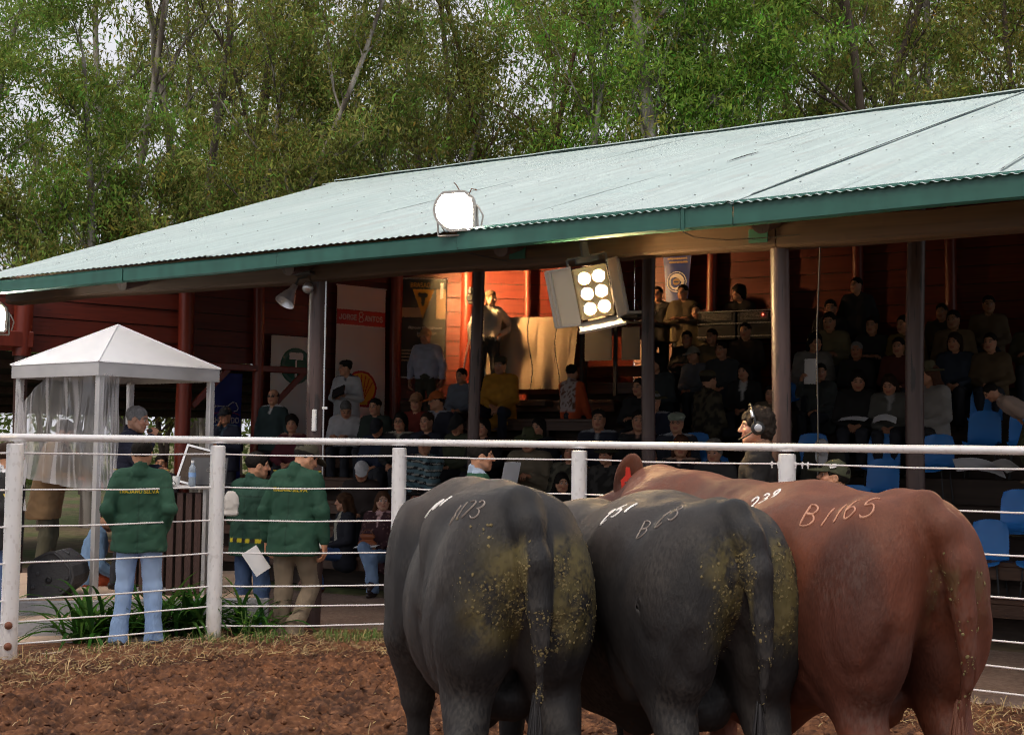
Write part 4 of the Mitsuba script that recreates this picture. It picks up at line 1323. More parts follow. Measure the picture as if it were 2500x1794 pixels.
solo('loose_wires', cat(*w_), 'm_dark', 'loops of black wire on the equipment table', 'wires', smooth=True)
for i, (t, w_, lab) in enumerate(((.36, .62, 'dark equipment rack with metal frame left of the post'), (.98, .56, 'equipment rack with slotted front and a red light'))):
    key = thing('equipment_rack', lab, 'rack')
    part('case', box([w_, .4, .46], A2W(t, 9.55, 3.58), FRONT, .01), 'm_black', key)
    for z in (3.40, 3.60, 3.79): part('frame_bar', box([w_ + .02, .02, .016], A2W(t, 9.335, z), FRONT), 'm_lampmetal', key)
    for k in range(6): part('slot', box([w_ * .8, .012, .012], A2W(t, 9.342, 3.66 + .02 * k), FRONT), 'm_greypanel', key)
    if i: put('red_light', {**mikit.ply(moved(trimesh.creation.icosphere(subdivisions=1, radius=.012), None, A2W(1.12, 9.33, 3.72)), 'm_redtag'), 'emitter': emit((1, .05, .03), 3.)}, key)
mat('m_greypanel', (.16, .15, .14), .6)

# ------------------------------------------------------------------ concrete platform, steps, planting bed
bed = sg.Polygon([tuple(POSTS[2] + [-.1, .1]), tuple(POSTS[3] + [.0, .12]), tuple(POSTS[4] + [0, .12]), (-.9, 12.25), (-2.3, 12.5), (-3.2, 12.1), (-4.0, 11.2)])
bm = trimesh.creation.extrude_polygon(bed.buffer(.02), .15, engine='earcut')
solo('planting_bed', moved(bm, None, (0, 0, -.145)), 'm_dirt', 'raised soil bed with strap leaved plants outside the fence', 'soil', kind='structure')
Rp = rotz(14)
solo('platform', moved(cat(box([3.4, 2.6, .42], (0, 0, 0), None, .012)), Rp, (-4.15, 13.28, .06)), 'm_concrete', 'pale concrete platform under the canopy', 'platform', kind='structure')
st = thing('concrete_steps', 'three pale concrete steps up to the canopy platform', 'steps')
for i, (w_, dy, zt) in enumerate(((3.0, -.17, .14), (2.9, -.52, .01))):
    c = Rp @ np.array([-.62 - .05 * i, -1.3 + dy, 0]) + [-4.15, 13.28, 0]
    part('step', box([w_, .36, zt + .16], [c[0], c[1], (zt - .16) / 2], Rp, .012), 'm_concrete', st)
    part('tread', box([w_ - .02, .34, .006], [c[0], c[1], zt + .003], Rp), 'm_tread', st)
solo('platform_top', moved(box([3.36, 2.56, .006]), Rp, (-4.15, 13.28, .274)), 'm_tread', 'worn beige floor of the canopy platform', 'floor', kind='structure')

# ------------------------------------------------------------------ canopy
cn = thing('canopy', 'small white metal canopy with clear plastic curtain over the auctioneer', 'canopy')
CN = np.array([-3.765, 12.3]); cx, cy = np.array([.613, .790]), np.array([-.790, .613]); CW = 1.40
def K(a, b, z): return np.array([*(CN + cx * a * CW + cy * b * CW), z])


mat('m_canopy', mikit.proc(lambda p, n, uv: mix((.72, .72, .75), (.80, .80, .82), fbm(p.x * 4, p.y * 4, p.z * 4))), .35, .15)
mat('m_galv', mikit.proc(lambda p, n, uv: mix((.50, .49, .50), (.66, .64, .64), fbm(p.x * 7, p.y * 7, p.z * 9, 4))), .33, .55)
pk = K(.5, .5, 2.815)
cor = [K(-.01, -.01, 2.40), K(1.01, -.01, 2.40), K(1.01, 1.01, 2.40), K(-.01, 1.01, 2.40)]
for i in range(4):
    a, b = cor[i], cor[(i + 1) % 4]
    part('roof_panel', (np.array([a, b, pk, a - [0, 0, .004], b - [0, 0, .004], pk - [0, 0, .004]]), np.array([[0, 1, 2], [5, 4, 3]])), 'm_canopy', cn)
    f1, f2 = [(0, 0, 1, 0), (1, 0, 1, 1), (1, 1, 0, 1), (0, 1, 0, 0)][i][:2], [(0, 0, 1, 0), (1, 0, 1, 1), (1, 1, 0, 1), (0, 1, 0, 0)][i][2:]
    A3, B3 = K(*f1, 2.34), K(*f2, 2.34)
    part('valance', box([CW + .004, .008, .135], (A3 + B3) / 2, frame(B3 - A3)), 'm_galv', cn)
    part('ridge_roll', rod(a + [0, 0, .004], pk + [0, 0, .004], .008), 'm_canopy', cn, smooth=40)
for i, (a, b) in enumerate(((.04, .04), (.96, .04), (.96, .96), (.04, .96))):
    part('post', box([.062, .062, 2.02], K(a, b, 1.28), frame([*cx, 0]), .006), 'm_galv', cn)
mat_film = {'type': 'blendbsdf', 'weight': mikit.proc(lambda p, n, uv: dr.clip(.10 + .16 * fbm(p.x * 7, p.y * 7, p.z * 1.2, 3) + .40 * sstep(.60, .72, noise((p.x - p.y) * 17., p.z * .8 + (p.x - p.y) * 2.)) + .3 * sstep(1.36, 1.24, p.z), 0, .8)),
            'a': {'type': 'thindielectric', 'int_ior': 1.35}, 'b': {'type': 'principledthin', 'base_color': rgb(.8, .8, .84), 'roughness': .3, 'diff_trans': 1.0, 'spec_trans': 0.0}}
scene['m_film'] = mat_film


def curtain(p0, p1, ztop, zbot, n, seed, bite=False):
    rows = []
    L = np.linalg.norm(np.subtract(p1, p0)); dv = np.subtract(p1, p0) / L; nv = np.array([dv[1], -dv[0]])
    for f in np.linspace(0, 1, 40):
        r = []
        for g in np.linspace(0, 1, n):
            zt = ztop(g); z = zt + (zbot(g) - zt) * f
            w_ = .018 * math.sin(g * 31 + seed + 1.2 * math.sin(f * 3)) + .012 * math.sin(g * 57 + f * 4 + seed) + .02 * math.sin(f * 6 + g * 5)
            w_ *= .4 + .6 * f
            p = np.array(p0) + dv * L * g + nv * w_
            r.append([*p, z])
        rows.append(r)
    m = grid_mesh(np.array(rows))
    return m


cA, cB = CN + cx * .05 * CW + cy * .03 * CW, CN + cy * .97 * CW + cx * .03 * CW
part('curtain', curtain(cB, cA, lambda g: 2.29 if g > .36 else 1.98 + g * .86, lambda g: 1.33 - .13 * g, 90, 1.), 'm_film', cn, smooth=True)
part('curtain', curtain(cB, CN + cy * .80 * CW, lambda g: 2.29 - .34 * g ** 2 * 2.5, lambda g: 1.0, 30, 4.), 'm_film', cn, smooth=True, label='bunched clear plastic at the left post')
part('curtain', curtain(CN + cx * .03 * CW, CN + cx * .16 * CW, lambda g: 2.29, lambda g: 1.25, 24, 2.), 'm_film', cn, smooth=True, label='bunched clear plastic beside the near post')

# ------------------------------------------------------------------ desk and what is on it
dk = thing('auction_desk', 'tall desk with vertical brown slats and steel edge', 'desk')
x0, x1, yf = -3.50, -2.80, 12.45
mat('m_slat', mikit.proc(lambda p, n, uv: mix((.045, .022, .018), (.075, .038, .032), fbm(p.x * 50, p.y * 3, p.z * 2.5, 3))), .5)
for i in range(8):
    part('slat', box([.058, .018, .93], (x0 + .06 + .0825 * i, yf, .75), None, .004), 'm_slat', dk)
part('top', box([x1 - x0 + .14, .55, .025], ((x0 + x1) / 2, yf + .22, 1.262), None, .004), 'm_galv', dk)
part('backing', box([x1 - x0 - .02, .01, .93], ((x0 + x1) / 2, yf + .06, .75)), 'm_riser', dk)
for x in (x0, x1): part('post', box([.035, .035, .98], (x, yf, .76), None, .004), 'm_galv', dk)
part('lower_rail', box([x1 - x0, .03, .035], ((x0 + x1) / 2, yf + .03, .33)), 'm_galv', dk)
key = thing('water_bottle', 'clear water bottle with pale blue label on the desk', 'bottle')
o = (-2.915, 12.42, 1.275)
scene['m_pet'] = {'type': 'principled', 'base_color': rgb(.55, .66, .80), 'roughness': .12, 'spec_trans': .55, 'eta': 1.33}
part('bottle', lathe([(0, 0), (.030, 0), (.033, .006), (.033, .06), (.031, .066), (.033, .072), (.033, .15), (.030, .17), (.016, .195), (.013, .20), (.013, .215)], 24, o), 'm_pet', key, smooth=50)
part('label', lathe([(.0338, .085), (.0338, .125)], 24, o), 'm_labelblue', key, smooth=True)
part('cap', lathe([(.0, .236), (.014, .236), (.015, .23), (.015, .212), (.0, .212)], 16, o), 'm_white', key, smooth=40)
mat('m_labelblue', (.25, .42, .75), .5)
key = thing('paper_cup', 'white paper cup on the desk left of the bottle', 'cup')
part('cup', lathe([(0, 0), (.026, 0), (.036, .088), (.038, .090), (.034, .089), (.024, .004), (0, .004)], 24, (-3.06, 12.42, 1.275)), 'm_white', key, smooth=40)
key = thing('papers', 'loose white papers on the desk beside the cup', 'papers')
for i in range(5):
    part('paper', moved(grid_mesh(np.array([[[a, b, .004 * i + .03 * (a + .1) ** 2 * 8 * (i == 4)] for a in np.linspace(-.1, .1, 6)] for b in np.linspace(-.14, .14, 6)])), rotz(20 + 14 * i), (-3.22, 12.46, 1.278)), 'm_paper', key, smooth=True)
key = thing('eyeglasses', 'pair of glasses lying on the desk beside the papers', 'glasses')
for s in (-.035, .035):
    part('rim', tube([(-3.12 + s + .027 * math.cos(a), 12.38, 1.30 + .02 * math.sin(a)) for a in np.linspace(0, 2 * np.pi, 17)], .0025, 6), 'm_dark', key, smooth=True)
    part('temple', tube([(-3.12 + s * 1.8, 12.38, 1.302), (-3.12 + s * 1.7, 12.50, 1.29)], .0025, 6), 'm_dark', key, smooth=True)
key = thing('laptop', 'dark grey laptop standing open with its back to the ring', 'laptop')
Rl = rotz(-8) @ rotx(-14)
part('lid', box([.36, .014, .26], (-2.80, 12.56, 1.41), Rl, .005), 'm_lid', key)
part('lid_emblem', moved(lathe([(.012, .0), (.016, .0), (.016, .002), (.012, .002)], 20), Rl @ rotx(90), (-2.80, 12.549, 1.42)), 'm_greypanel', key)
part('base', box([.36, .25, .02], (-2.79, 12.70, 1.286), rotz(-8), .004), 'm_lid', key)
mat('m_lid', (.045, .045, .05), .4)
key = thing('framed_screen', 'tilted screen with a silver frame behind the laptop', 'screen')
Rl = rotz(4) @ roty(14) @ rotx(-18)
part('frame', moved(cat(box([.28, .02, .02], (0, 0, .18)), box([.28, .02, .02], (0, 0, -.18)), box([.02, .02, .38], (-.13, 0, 0)), box([.02, .02, .38], (.13, 0, 0))), Rl, (-2.97, 12.78, 1.45)), 'm_steel', key)
part('screen', moved(box([.25, .012, .35]), Rl, (-2.97, 12.785, 1.45)), 'm_riser', key)
key = thing('leaning_board', 'brown board leaning against the right end of the desk', 'board')
part('board', moved(prism([(-.03, 0), (.14, 0), (.13, .62), (.07, .64)], .02), np.array([[1, 0, 0], [0, 0, -1], [0, 1, 0]]), (-2.80, 12.62, .0)), 'm_tan', key)
key = thing('white_bag', 'white bag hanging beside the fence post', 'bag')
bf = Field((-.12, -.06, -.14), (.12, .06, .14), .010)
bf.ell((0, 0, 0), (.075, .028, .115), .01).cone((-.05, 0, -.09), (.05, 0, -.09), .022, .022, .02).warp(lambda Q: .010 * (meshkit.noise(Q * 30) - .5))
part('bag', moved(bf.mesh(), None, (-2.52, 12.25, 1.13)), 'm_bannerwhite', key, smooth=True)

# stage monitor on the platform edge
key = thing('stage_monitor', 'dark grey wedge shaped stage monitor on the platform', 'loudspeaker')
pr = sg.Polygon([(-.20, .27), (-.138, .355), (-.043, .405), (.022, .418), (.106, .363), (.18, .29), (.203, .20), (.18, .118), (.106, .053), (.04, .0), (-.197, .0)]).buffer(-.012).buffer(.012)
B = np.array([[1, 0, 0], [0, 0, -1], [0, 1, 0]])
o = np.array([-4.06, 12.06, .278])
part('cabinet', moved(trimesh.creation.extrude_polygon(pr, .46, engine='earcut'), B, o + [0, .46, 0]), 'm_monitor', key)
part('side_rim', moved(trimesh.creation.extrude_polygon(pr.buffer(.006).difference(pr.buffer(-.014)), .015, engine='earcut'), B, o + [0, .004, 0]), 'm_lid', key)
part('grille_edge', tube([o + [.03, -.012, .40], o + [.10, -.012, .345], o + [.165, -.012, .27], o + [.178, -.012, .19], o + [.16, -.012, .12]], .008, 8), 'm_lid', key, smooth=True)
for x, z in ((-.017, .325), (.145, .185), (-.155, .10), (-.115, .22), (.09, .085)):
    part('rubber_foot', moved(lathe([(0, .014), (.012, .014), (.018, .008), (.019, 0), (0, 0)], 16), rotx(90), o + [x, -.001, z]), 'm_lid', key, smooth=40)
part('pole_socket', moved(lathe([(.012, -.002), (.020, .012), (.030, .008), (.032, 0)], 20), rotx(90), o + [-.02, -.001, .165]), 'm_black', key, smooth=40)
part('handle', box([.08, .03, .03], o + [.06, .2, .395], roty(30), .008), 'm_lid', key)
mat('m_monitor', mikit.proc(lambda p, n, uv: mix((.030, .030, .034), (.055, .055, .06), noise(p.x * 90, p.y * 90, p.z * 90))), .55)

# ------------------------------------------------------------------ strap leaved plants and weeds
def strap_plant(x, y, z, n, L, seed, label):
    r = np.random.default_rng(seed); key = thing('strap_leaf_plant', label, 'plant', 'strap leaved plants along the fence')
    vs, fs, cs, o = [], [], [], 0
    for i in range(n):
        a = r.uniform(0, 2 * np.pi); l = L * r.uniform(.7, 1.15); e0 = r.uniform(.55, 1.45); w = r.uniform(.013, .024)
        p = np.array([x, y, z]) + [r.normal(0, .07), r.normal(0, .06), 0]; d = np.array([math.cos(a), math.sin(a), 0]); sd = np.array([-d[1], d[0], 0])
        seg = 8; g = r.uniform(1.0, 2.2)
        col = np.array([.040, .105, .022]) * r.uniform(.45, 1.5) * np.array([r.uniform(.8, 1.3), 1, r.uniform(.7, 1.2)])
        v = []
        for k in range(seg + 1):
            f = k / seg; e = e0 - g * f ** 1.5
            if k: p = p + (d * math.cos(e) + np.array([0, 0, math.sin(e)])) * l / seg
            ww = w * (1.0 - f ** 3) * (.6 + .4 * min(1, f * 4)); up = np.array([0, 0, .35 * ww])
            v += [p - sd * ww + up, p, p + sd * ww + up]
        for k in range(seg):
            b = o + 3 * k
            fs += [[b, b + 1, b + 4], [b, b + 4, b + 3], [b + 1, b + 2, b + 5], [b + 1, b + 5, b + 4]]
        vs += v; cs += [col] * len(v); o += len(v)
        if len(vs) and (i % 6 == 5 or i == n - 1):
            part('leaf_clump', (np.array(vs), np.array(fs)), 'm_leafgloss', key, color=np.array(cs), smooth=True); vs, fs, cs, o = [], [], [], 0
    return key


scene['m_leafgloss'] = {'type': 'principledthin', 'base_color': VC, 'roughness': .35, 'diff_trans': .5, 'spec_trans': 0.0, 'eta': 1.4}
for i, (x, y, n, L, lab) in enumerate(((-3.52, 11.42, 66, .78, 'strap leaved green plant left of the man in jeans'), (-3.05, 11.75, 58, .70, 'strap leaved green plant behind the man in jeans'),
        (-2.72, 11.82, 62, .76, 'strap leaved green plant between the man in jeans and the fence post'), (-2.25, 11.92, 52, .62, 'strap leaved green plant right of the second fence post'), (-3.30, 11.62, 34, .62, 'small strap leaved plant at the steps behind the man in jeans'))):
    strap_plant(x, y, 0.0, n, L, 40 + i, lab)
vs, fs, cs = [], [], []
for i in range(1500):
    f = rng.random(); k = rng.integers(2, 4)
    if rng.random() < .8: p = POSTS[3] * (1 - f) + POSTS[4] * f + rng.normal(0, .10, 2) - [0, .10]
    else: p = POSTS[k] * (1 - f) + POSTS[k + 1] * f + rng.normal(0, .12, 2)
    if meshkit.noise(np.array([p[0] * 4, p[1] * 4, 0.])) < .45: continue
    h = rng.uniform(.03, .12); a = rng.uniform(0, 2 * np.pi); d = np.array([math.cos(a), math.sin(a), 0]) * h * rng.uniform(.1, .7); sd = np.array([-math.sin(a), math.cos(a), 0]) * .0025
    b = np.array([*p, .03]); o = len(vs)
    vs += [b - sd, b + sd, b + d * .4 + [0, 0, h * .6] - sd * .8, b + d * .4 + [0, 0, h * .6] + sd * .8, b + d + [0, 0, h]]
    fs += [[o, o + 1, o + 3], [o, o + 3, o + 2], [o + 2, o + 3, o + 4]]
    cs += [np.array([.10, .17, .035]) * rng.uniform(.6, 1.3)] * 5
solo('grass', (np.array(vs), np.array(fs)), 'm_straw', 'short green grass along the foot of the fence', 'grass', kind='stuff', color=np.array(cs))
key = thing('weed', 'small leafy green weed at the fence post', 'plant')
r_ = np.random.default_rng(5); lv, lf, o = [], [], 0
for i in range(46):
    b = np.array([-2.18 + r_.normal(0, .05), 11.36 + r_.normal(0, .04), .03 + r_.uniform(.03, .26)]); a = r_.uniform(0, 2 * np.pi); L = r_.uniform(.03, .06)
    d = np.array([math.cos(a), math.sin(a), r_.uniform(-.2, .5)]) * L; sd = np.array([-math.sin(a), math.cos(a), 0]) * L * .3
    lv += [b, b + d * .5 + sd, b + d, b + d * .5 - sd]; lf += [[o, o + 1, o + 2], [o, o + 2, o + 3]]; o += 4
part('leaves', (np.array(lv), np.array(lf)), 'm_leafgloss', key, color=np.tile([.10, .22, .03], (len(lv), 1)))
part('stem', cat(*[tube([(-2.18, 11.36, .0), (-2.18 + dx, 11.36 + dy, .28)], .003, 5) for dx, dy in ((.03, .02), (-.05, .0), (.06, -.03), (-.02, .04))]), 'm_straw', key, color=np.tile([.1, .16, .04], (48, 1)))

# ------------------------------------------------------------------ people: heads, hands, clothes over one pose skeleton
HEADC = {}


def head_proto(hi):
    if hi in HEADC: return HEADC[hi]
    h = {2: .0058, 1: .0085, 0: .0150}[hi]
    f = Field((-.14, -.12, -.24), (.15, .12, .15), h)
    f.ell((-.012, 0, .028), (.100, .078, .090), .02).ell((.030, 0, -.050), (.064, .056, .068), .04)
    f.cone((.070, .012, -.098), (.070, -.012, -.098), .018, .018, .03)
    f.cone((.045, .045, -.075), (-.005, .060, -.045), .02, .02, .03).cone((.045, -.045, -.075), (-.005, -.060, -.045), .02, .02, .03)
    for s in (1, -1):
        f.ell((.062, .040 * s, -.022), (.028, .024, .022), .02)
        f.cone((.082, .018 * s, .034), (.068, .050 * s, .030), .010, .009, .012)
        f.ell((.096, .032 * s, .010), (.016, .018, .011), .012, mode='sub')
        f.ell((.074, .031 * s, .009), (.0135, .0135, .0135), .003)
        f.ell((-.008, .079 * s, -.004), (.022, .010, .033), .006, rotz(14 * s)).ell((-.002, .090 * s, .0), (.012, .007, .018), .006, mode='sub')
    f.cone((.088, 0, .022), (.112, 0, -.020), .009, .0135, .014).ell((.104, .011, -.024), (.010, .008, .007), .006).ell((.104, -.011, -.024), (.010, .008, .007), .006)
    f.ell((.088, 0, -.054), (.014, .024, .0065), .006).ell((.087, 0, -.066), (.013, .020, .0070), .006).ell((.102, 0, -.0600), (.012, .022, .0022), .002, mode='sub')
    f.cone((-.025, 0, -.06), (-.034, 0, -.18), .056, .056, .03)
    V, F = f.mesh()
    lip = (np.abs(V[:, 2] + .060) < .013) & (np.abs(V[:, 1]) < .024) & (V[:, 0] > .086)
    ye = np.abs(V[:, 1])
    eye = (np.hypot(ye - .031, V[:, 2] - .009) < .0115) & (V[:, 0] > .075) & (V[:, 0] < .098)
    iris = eye & (np.hypot(ye - .031, V[:, 2] - .009) < (.0062 if hi == 2 else .009))
    brow = (np.abs(V[:, 2] - .0355 + (ye - .03) * .12) < .0065) & (ye > .012) & (ye < .054) & (V[:, 0] > .055)
    cheek = np.exp(-((ye - .045) ** 2 + (V[:, 2] + .02) ** 2) / .0006) * (V[:, 0] > .03)
    HEADC[hi] = (V, F, lip, eye, iris, brow, cheek)
    return HEADC[hi]


HANDC = {}


def hand_proto(curl, hi=True):
    key = (curl, hi)
    if key in HANDC: return HANDC[key]
    f = Field((-.07, -.075, -.12), (.21, .085, .05), .0064 if hi else .0112)
    f.cone((-.05, 0, 0), (.01, 0, 0), .027, .026, .01)
    for i, (y, L, r) in enumerate(((.030, .088, .0088), (.010, .098, .0092), (-.011, .090, .0088), (-.030, .072, .0078))):
        k0 = np.array([.088 - .006 * abs(i - 1), y, 0])
        f.cone((.005, y * .6, 0), k0, .017, .0125, .012, flat=(1, 1, 1.15))
        p, a = k0, curl * (.25 + .12 * i)
        for seg, d in zip((.44, .32, .24), (.9, 1.1, .8)):
            a += curl * d
            q = p + L * seg * np.array([math.cos(a), (y * .25) * (1 - curl) * .3, -math.sin(a)])
            f.cone(p, q, r, r * .93, .002); p, r = q, r * .93
    p = np.array([.012, .026, -.006])
    for q, r in (((.046, .056, -.022), .0125), ((.074, .064, -.036), .0098), ((.096, .060 - .02 * curl, -.046), .0088)):
        q = np.array(q); f.cone(p, q, r * 1.1, r, .006); p = q
    HANDC[key] = f.mesh()
    return HANDC[key]


HAIRC = {}


def hair_proto(kind, hi):
    if (kind, hi) in HAIRC: return HAIRC[kind, hi]
    h = .0085 if hi else .0185
    f = Field((-.24, -.20, -.46), (.20, .20, .24), h)
    g = lambda amp, fr: (lambda Q: amp * (meshkit.fbm(Q * np.array([fr, fr, fr * .6]), 3) - .5))
    if kind in ('short', 'side'):
        f.ell((-.018, 0, .040), (.106, .087, .094), .01)
        f.ell((.098, 0, -.018), (.074, .080, .084), .012, mode='sub').ell((.02, 0, -.16), (.13, .15, .112), .012, mode='sub')
        f.ell((.01, .09, -.03), (.035, .04, .055), .01, mode='sub').ell((.01, -.09, -.03), (.035, .04, .055), .01, mode='sub').warp(g(.016, 45))
    elif kind == 'bald':
        f.ell((-.022, 0, .022), (.101, .085, .086), .01)
        f.ell((.06, 0, .09), (.15, .075, .10), .01, mode='sub').ell((.105, 0, -.018), (.09, .10, .10), .012, mode='sub').ell((.02, 0, -.16), (.13, .15, .112), .012, mode='sub')
    elif kind == 'curly':
        f.ell((-.025, 0, .050), (.118, .101, .106), .01).ell((-.06, 0, -.02), (.080, .088, .085), .03)
        f.ell((.118, 0, -.028), (.082, .086, .092), .012, mode='sub').ell((.03, 0, -.17), (.13, .15, .10), .012, mode='sub').warp(g(.045, 38))
    elif kind == 'bob':
        f.ell((-.020, 0, .038), (.112, .094, .098), .01)
        for s in (1, -1): f.cone((-.02, .078 * s, .02), (-.015, .085 * s, -.11), .032, .028, .02)
        f.cone((-.075, 0, .0), (-.075, 0, -.11), .06, .05, .03)
        f.ell((.108, 0, -.025), (.076, .070, .090), .012, mode='sub').warp(g(.02, 30))
    elif kind in ('long', 'verylong'):
        L = -.26 if kind == 'long' else -.40
        f.ell((-.020, 0, .036), (.110, .091, .097), .01)
        for s in (1, -1):
            f.cone((-.02, .074 * s, .02), (-.05, .095 * s, -.12), .030, .032, .02); f.cone((-.05, .095 * s, -.12), (-.035, .105 * s, L), .032, .022, .02)
        f.cone((-.075, 0, .0), (-.095, 0, -.15), .062, .070, .03); f.cone((-.095, .02, -.15), (-.105, .02, L), .075, .05, .03)
        f.ell((.108, 0, -.022), (.076, .066, .096), .012, mode='sub').cone((-.02, 0, -.1), (-.02, 0, -.3), .05, .06, .01, 'sub').warp(g(.022, 26))
    elif kind == 'updo':
        f.ell((-.020, 0, .036), (.109, .089, .097), .01).ell((-.125, 0, .02), (.045, .05, .05), .02)
        f.ell((.106, 0, -.020), (.076, .074, .088), .012, mode='sub').ell((.02, 0, -.16), (.13, .15, .112), .012, mode='sub').warp(g(.014, 40))
    HAIRC[kind, hi] = f.mesh()
    return HAIRC[kind, hi]


def hat_proto(kind, hi):
    if ('hat', kind, hi) in HAIRC: return HAIRC['hat', kind, hi]
    h = .0075 if hi else .0125
    f = Field((-.26, -.26, -.10), (.30, .26, .26), h)
    if kind == 'cap':
        f.ell((-.012, 0, .035), (.112, .093, .108), .01); f.half((0, 0, .030), (.12, 0, -1))
        f.ell((-.012, 0, .028), (.101, .081, .094), .004, mode='sub')
        b = f.like(); b.ell((.085, 0, .034), (.118, .082, .020), .0, roty(9)); b.half((.062, 0, 0), (-1, 0, 0)); b.ell((.09, 0, .012), (.125, .088, .020), .004, roty(9), 'sub')
        f.F = np.minimum(f.F, b.F); f.ell((-.012, 0, .145), (.010, .010, .007), .004)
    elif kind == 'flat':
        f.ell((-.005, 0, .075), (.122, .104, .052), .02, roty(8)).ell((-.01, 0, .045), (.108, .090, .050), .02); f.half((0, 0, .030), (.1, 0, -1))
        f.ell((-.012, 0, .028), (.099, .079, .082), .004, mode='sub'); f.ell((.098, 0, .045), (.052, .066, .012), .01, roty(12))
    elif kind in ('brim', 'gaucho'):
        top = .165 if kind == 'brim' else .135
        f.cone((-.012, .0, .06), (-.012, 0, top - .06), .098, .078, .0, flat=(1, 1.1, 1)); f.half((0, 0, top), (0, 0, 1)); f.half((0, 0, .035), (0, 0, -1))
        f.ell((-.012, 0, top + .02), (.060, .022, .035), .02, mode='sub')
        b = f.like(); R_ = .185 if kind == 'brim' else .20
        b.ell((-.012, 0, .044), (R_, R_ * .92, .016), 0.); b.warp(lambda Q: -.0 * Q[:, 0], .05)
        f.F = np.minimum(f.F, b.F); f.ell((-.012, 0, .015), (.099, .079, .080), .004, mode='sub')
    elif kind == 'beret':
        f.ell((-.02, 0, .08), (.115, .10, .06), .02); f.half((0, 0, .045), (.05, 0, -1)); f.ell((-.012, 0, .028), (.099, .079, .084), .004, mode='sub')
    HAIRC['hat', kind, hi] = f.mesh()
    return HAIRC['hat', kind, hi]


ARMS = {  # elbow and wrist of the left arm from the hip centre; hand direction, curl
    'relax': ((-.03, .275, .20), (.03, .275, -.04), .45), 'pocket': ((-.09, .255, .20), (.06, .19, .02), .7), 'hip': ((-.11, .40, .22), (.04, .20, .10), .6),
    'fold': ((.04, .27, .19), (.23, .00, .22), .4), 'hold': ((.02, .26, .17), (.27, .10, .20), .8), 'lap': ((.03, .25, .17), (.25, .06, .09), .35),
    'read': ((.06, .25, .16), (.31, .12, .25), .8), 'chin': ((.19, .17, .13), (.12, .055, .50), .8), 'mic': ((.17, .24, .26), (.20, .05, .50), 1.0),
    'knee': ((.08, .24, .17), (.36, .14, .06), .4), 'up': ((.22, .24, .34), (.36, .14, .52), .7), 'down': ((.10, .23, .12), (.24, .20, -.14), .5), 'far': ((.20, .22, .28), (.42, .16, .18), .7)}
POSEC = {}


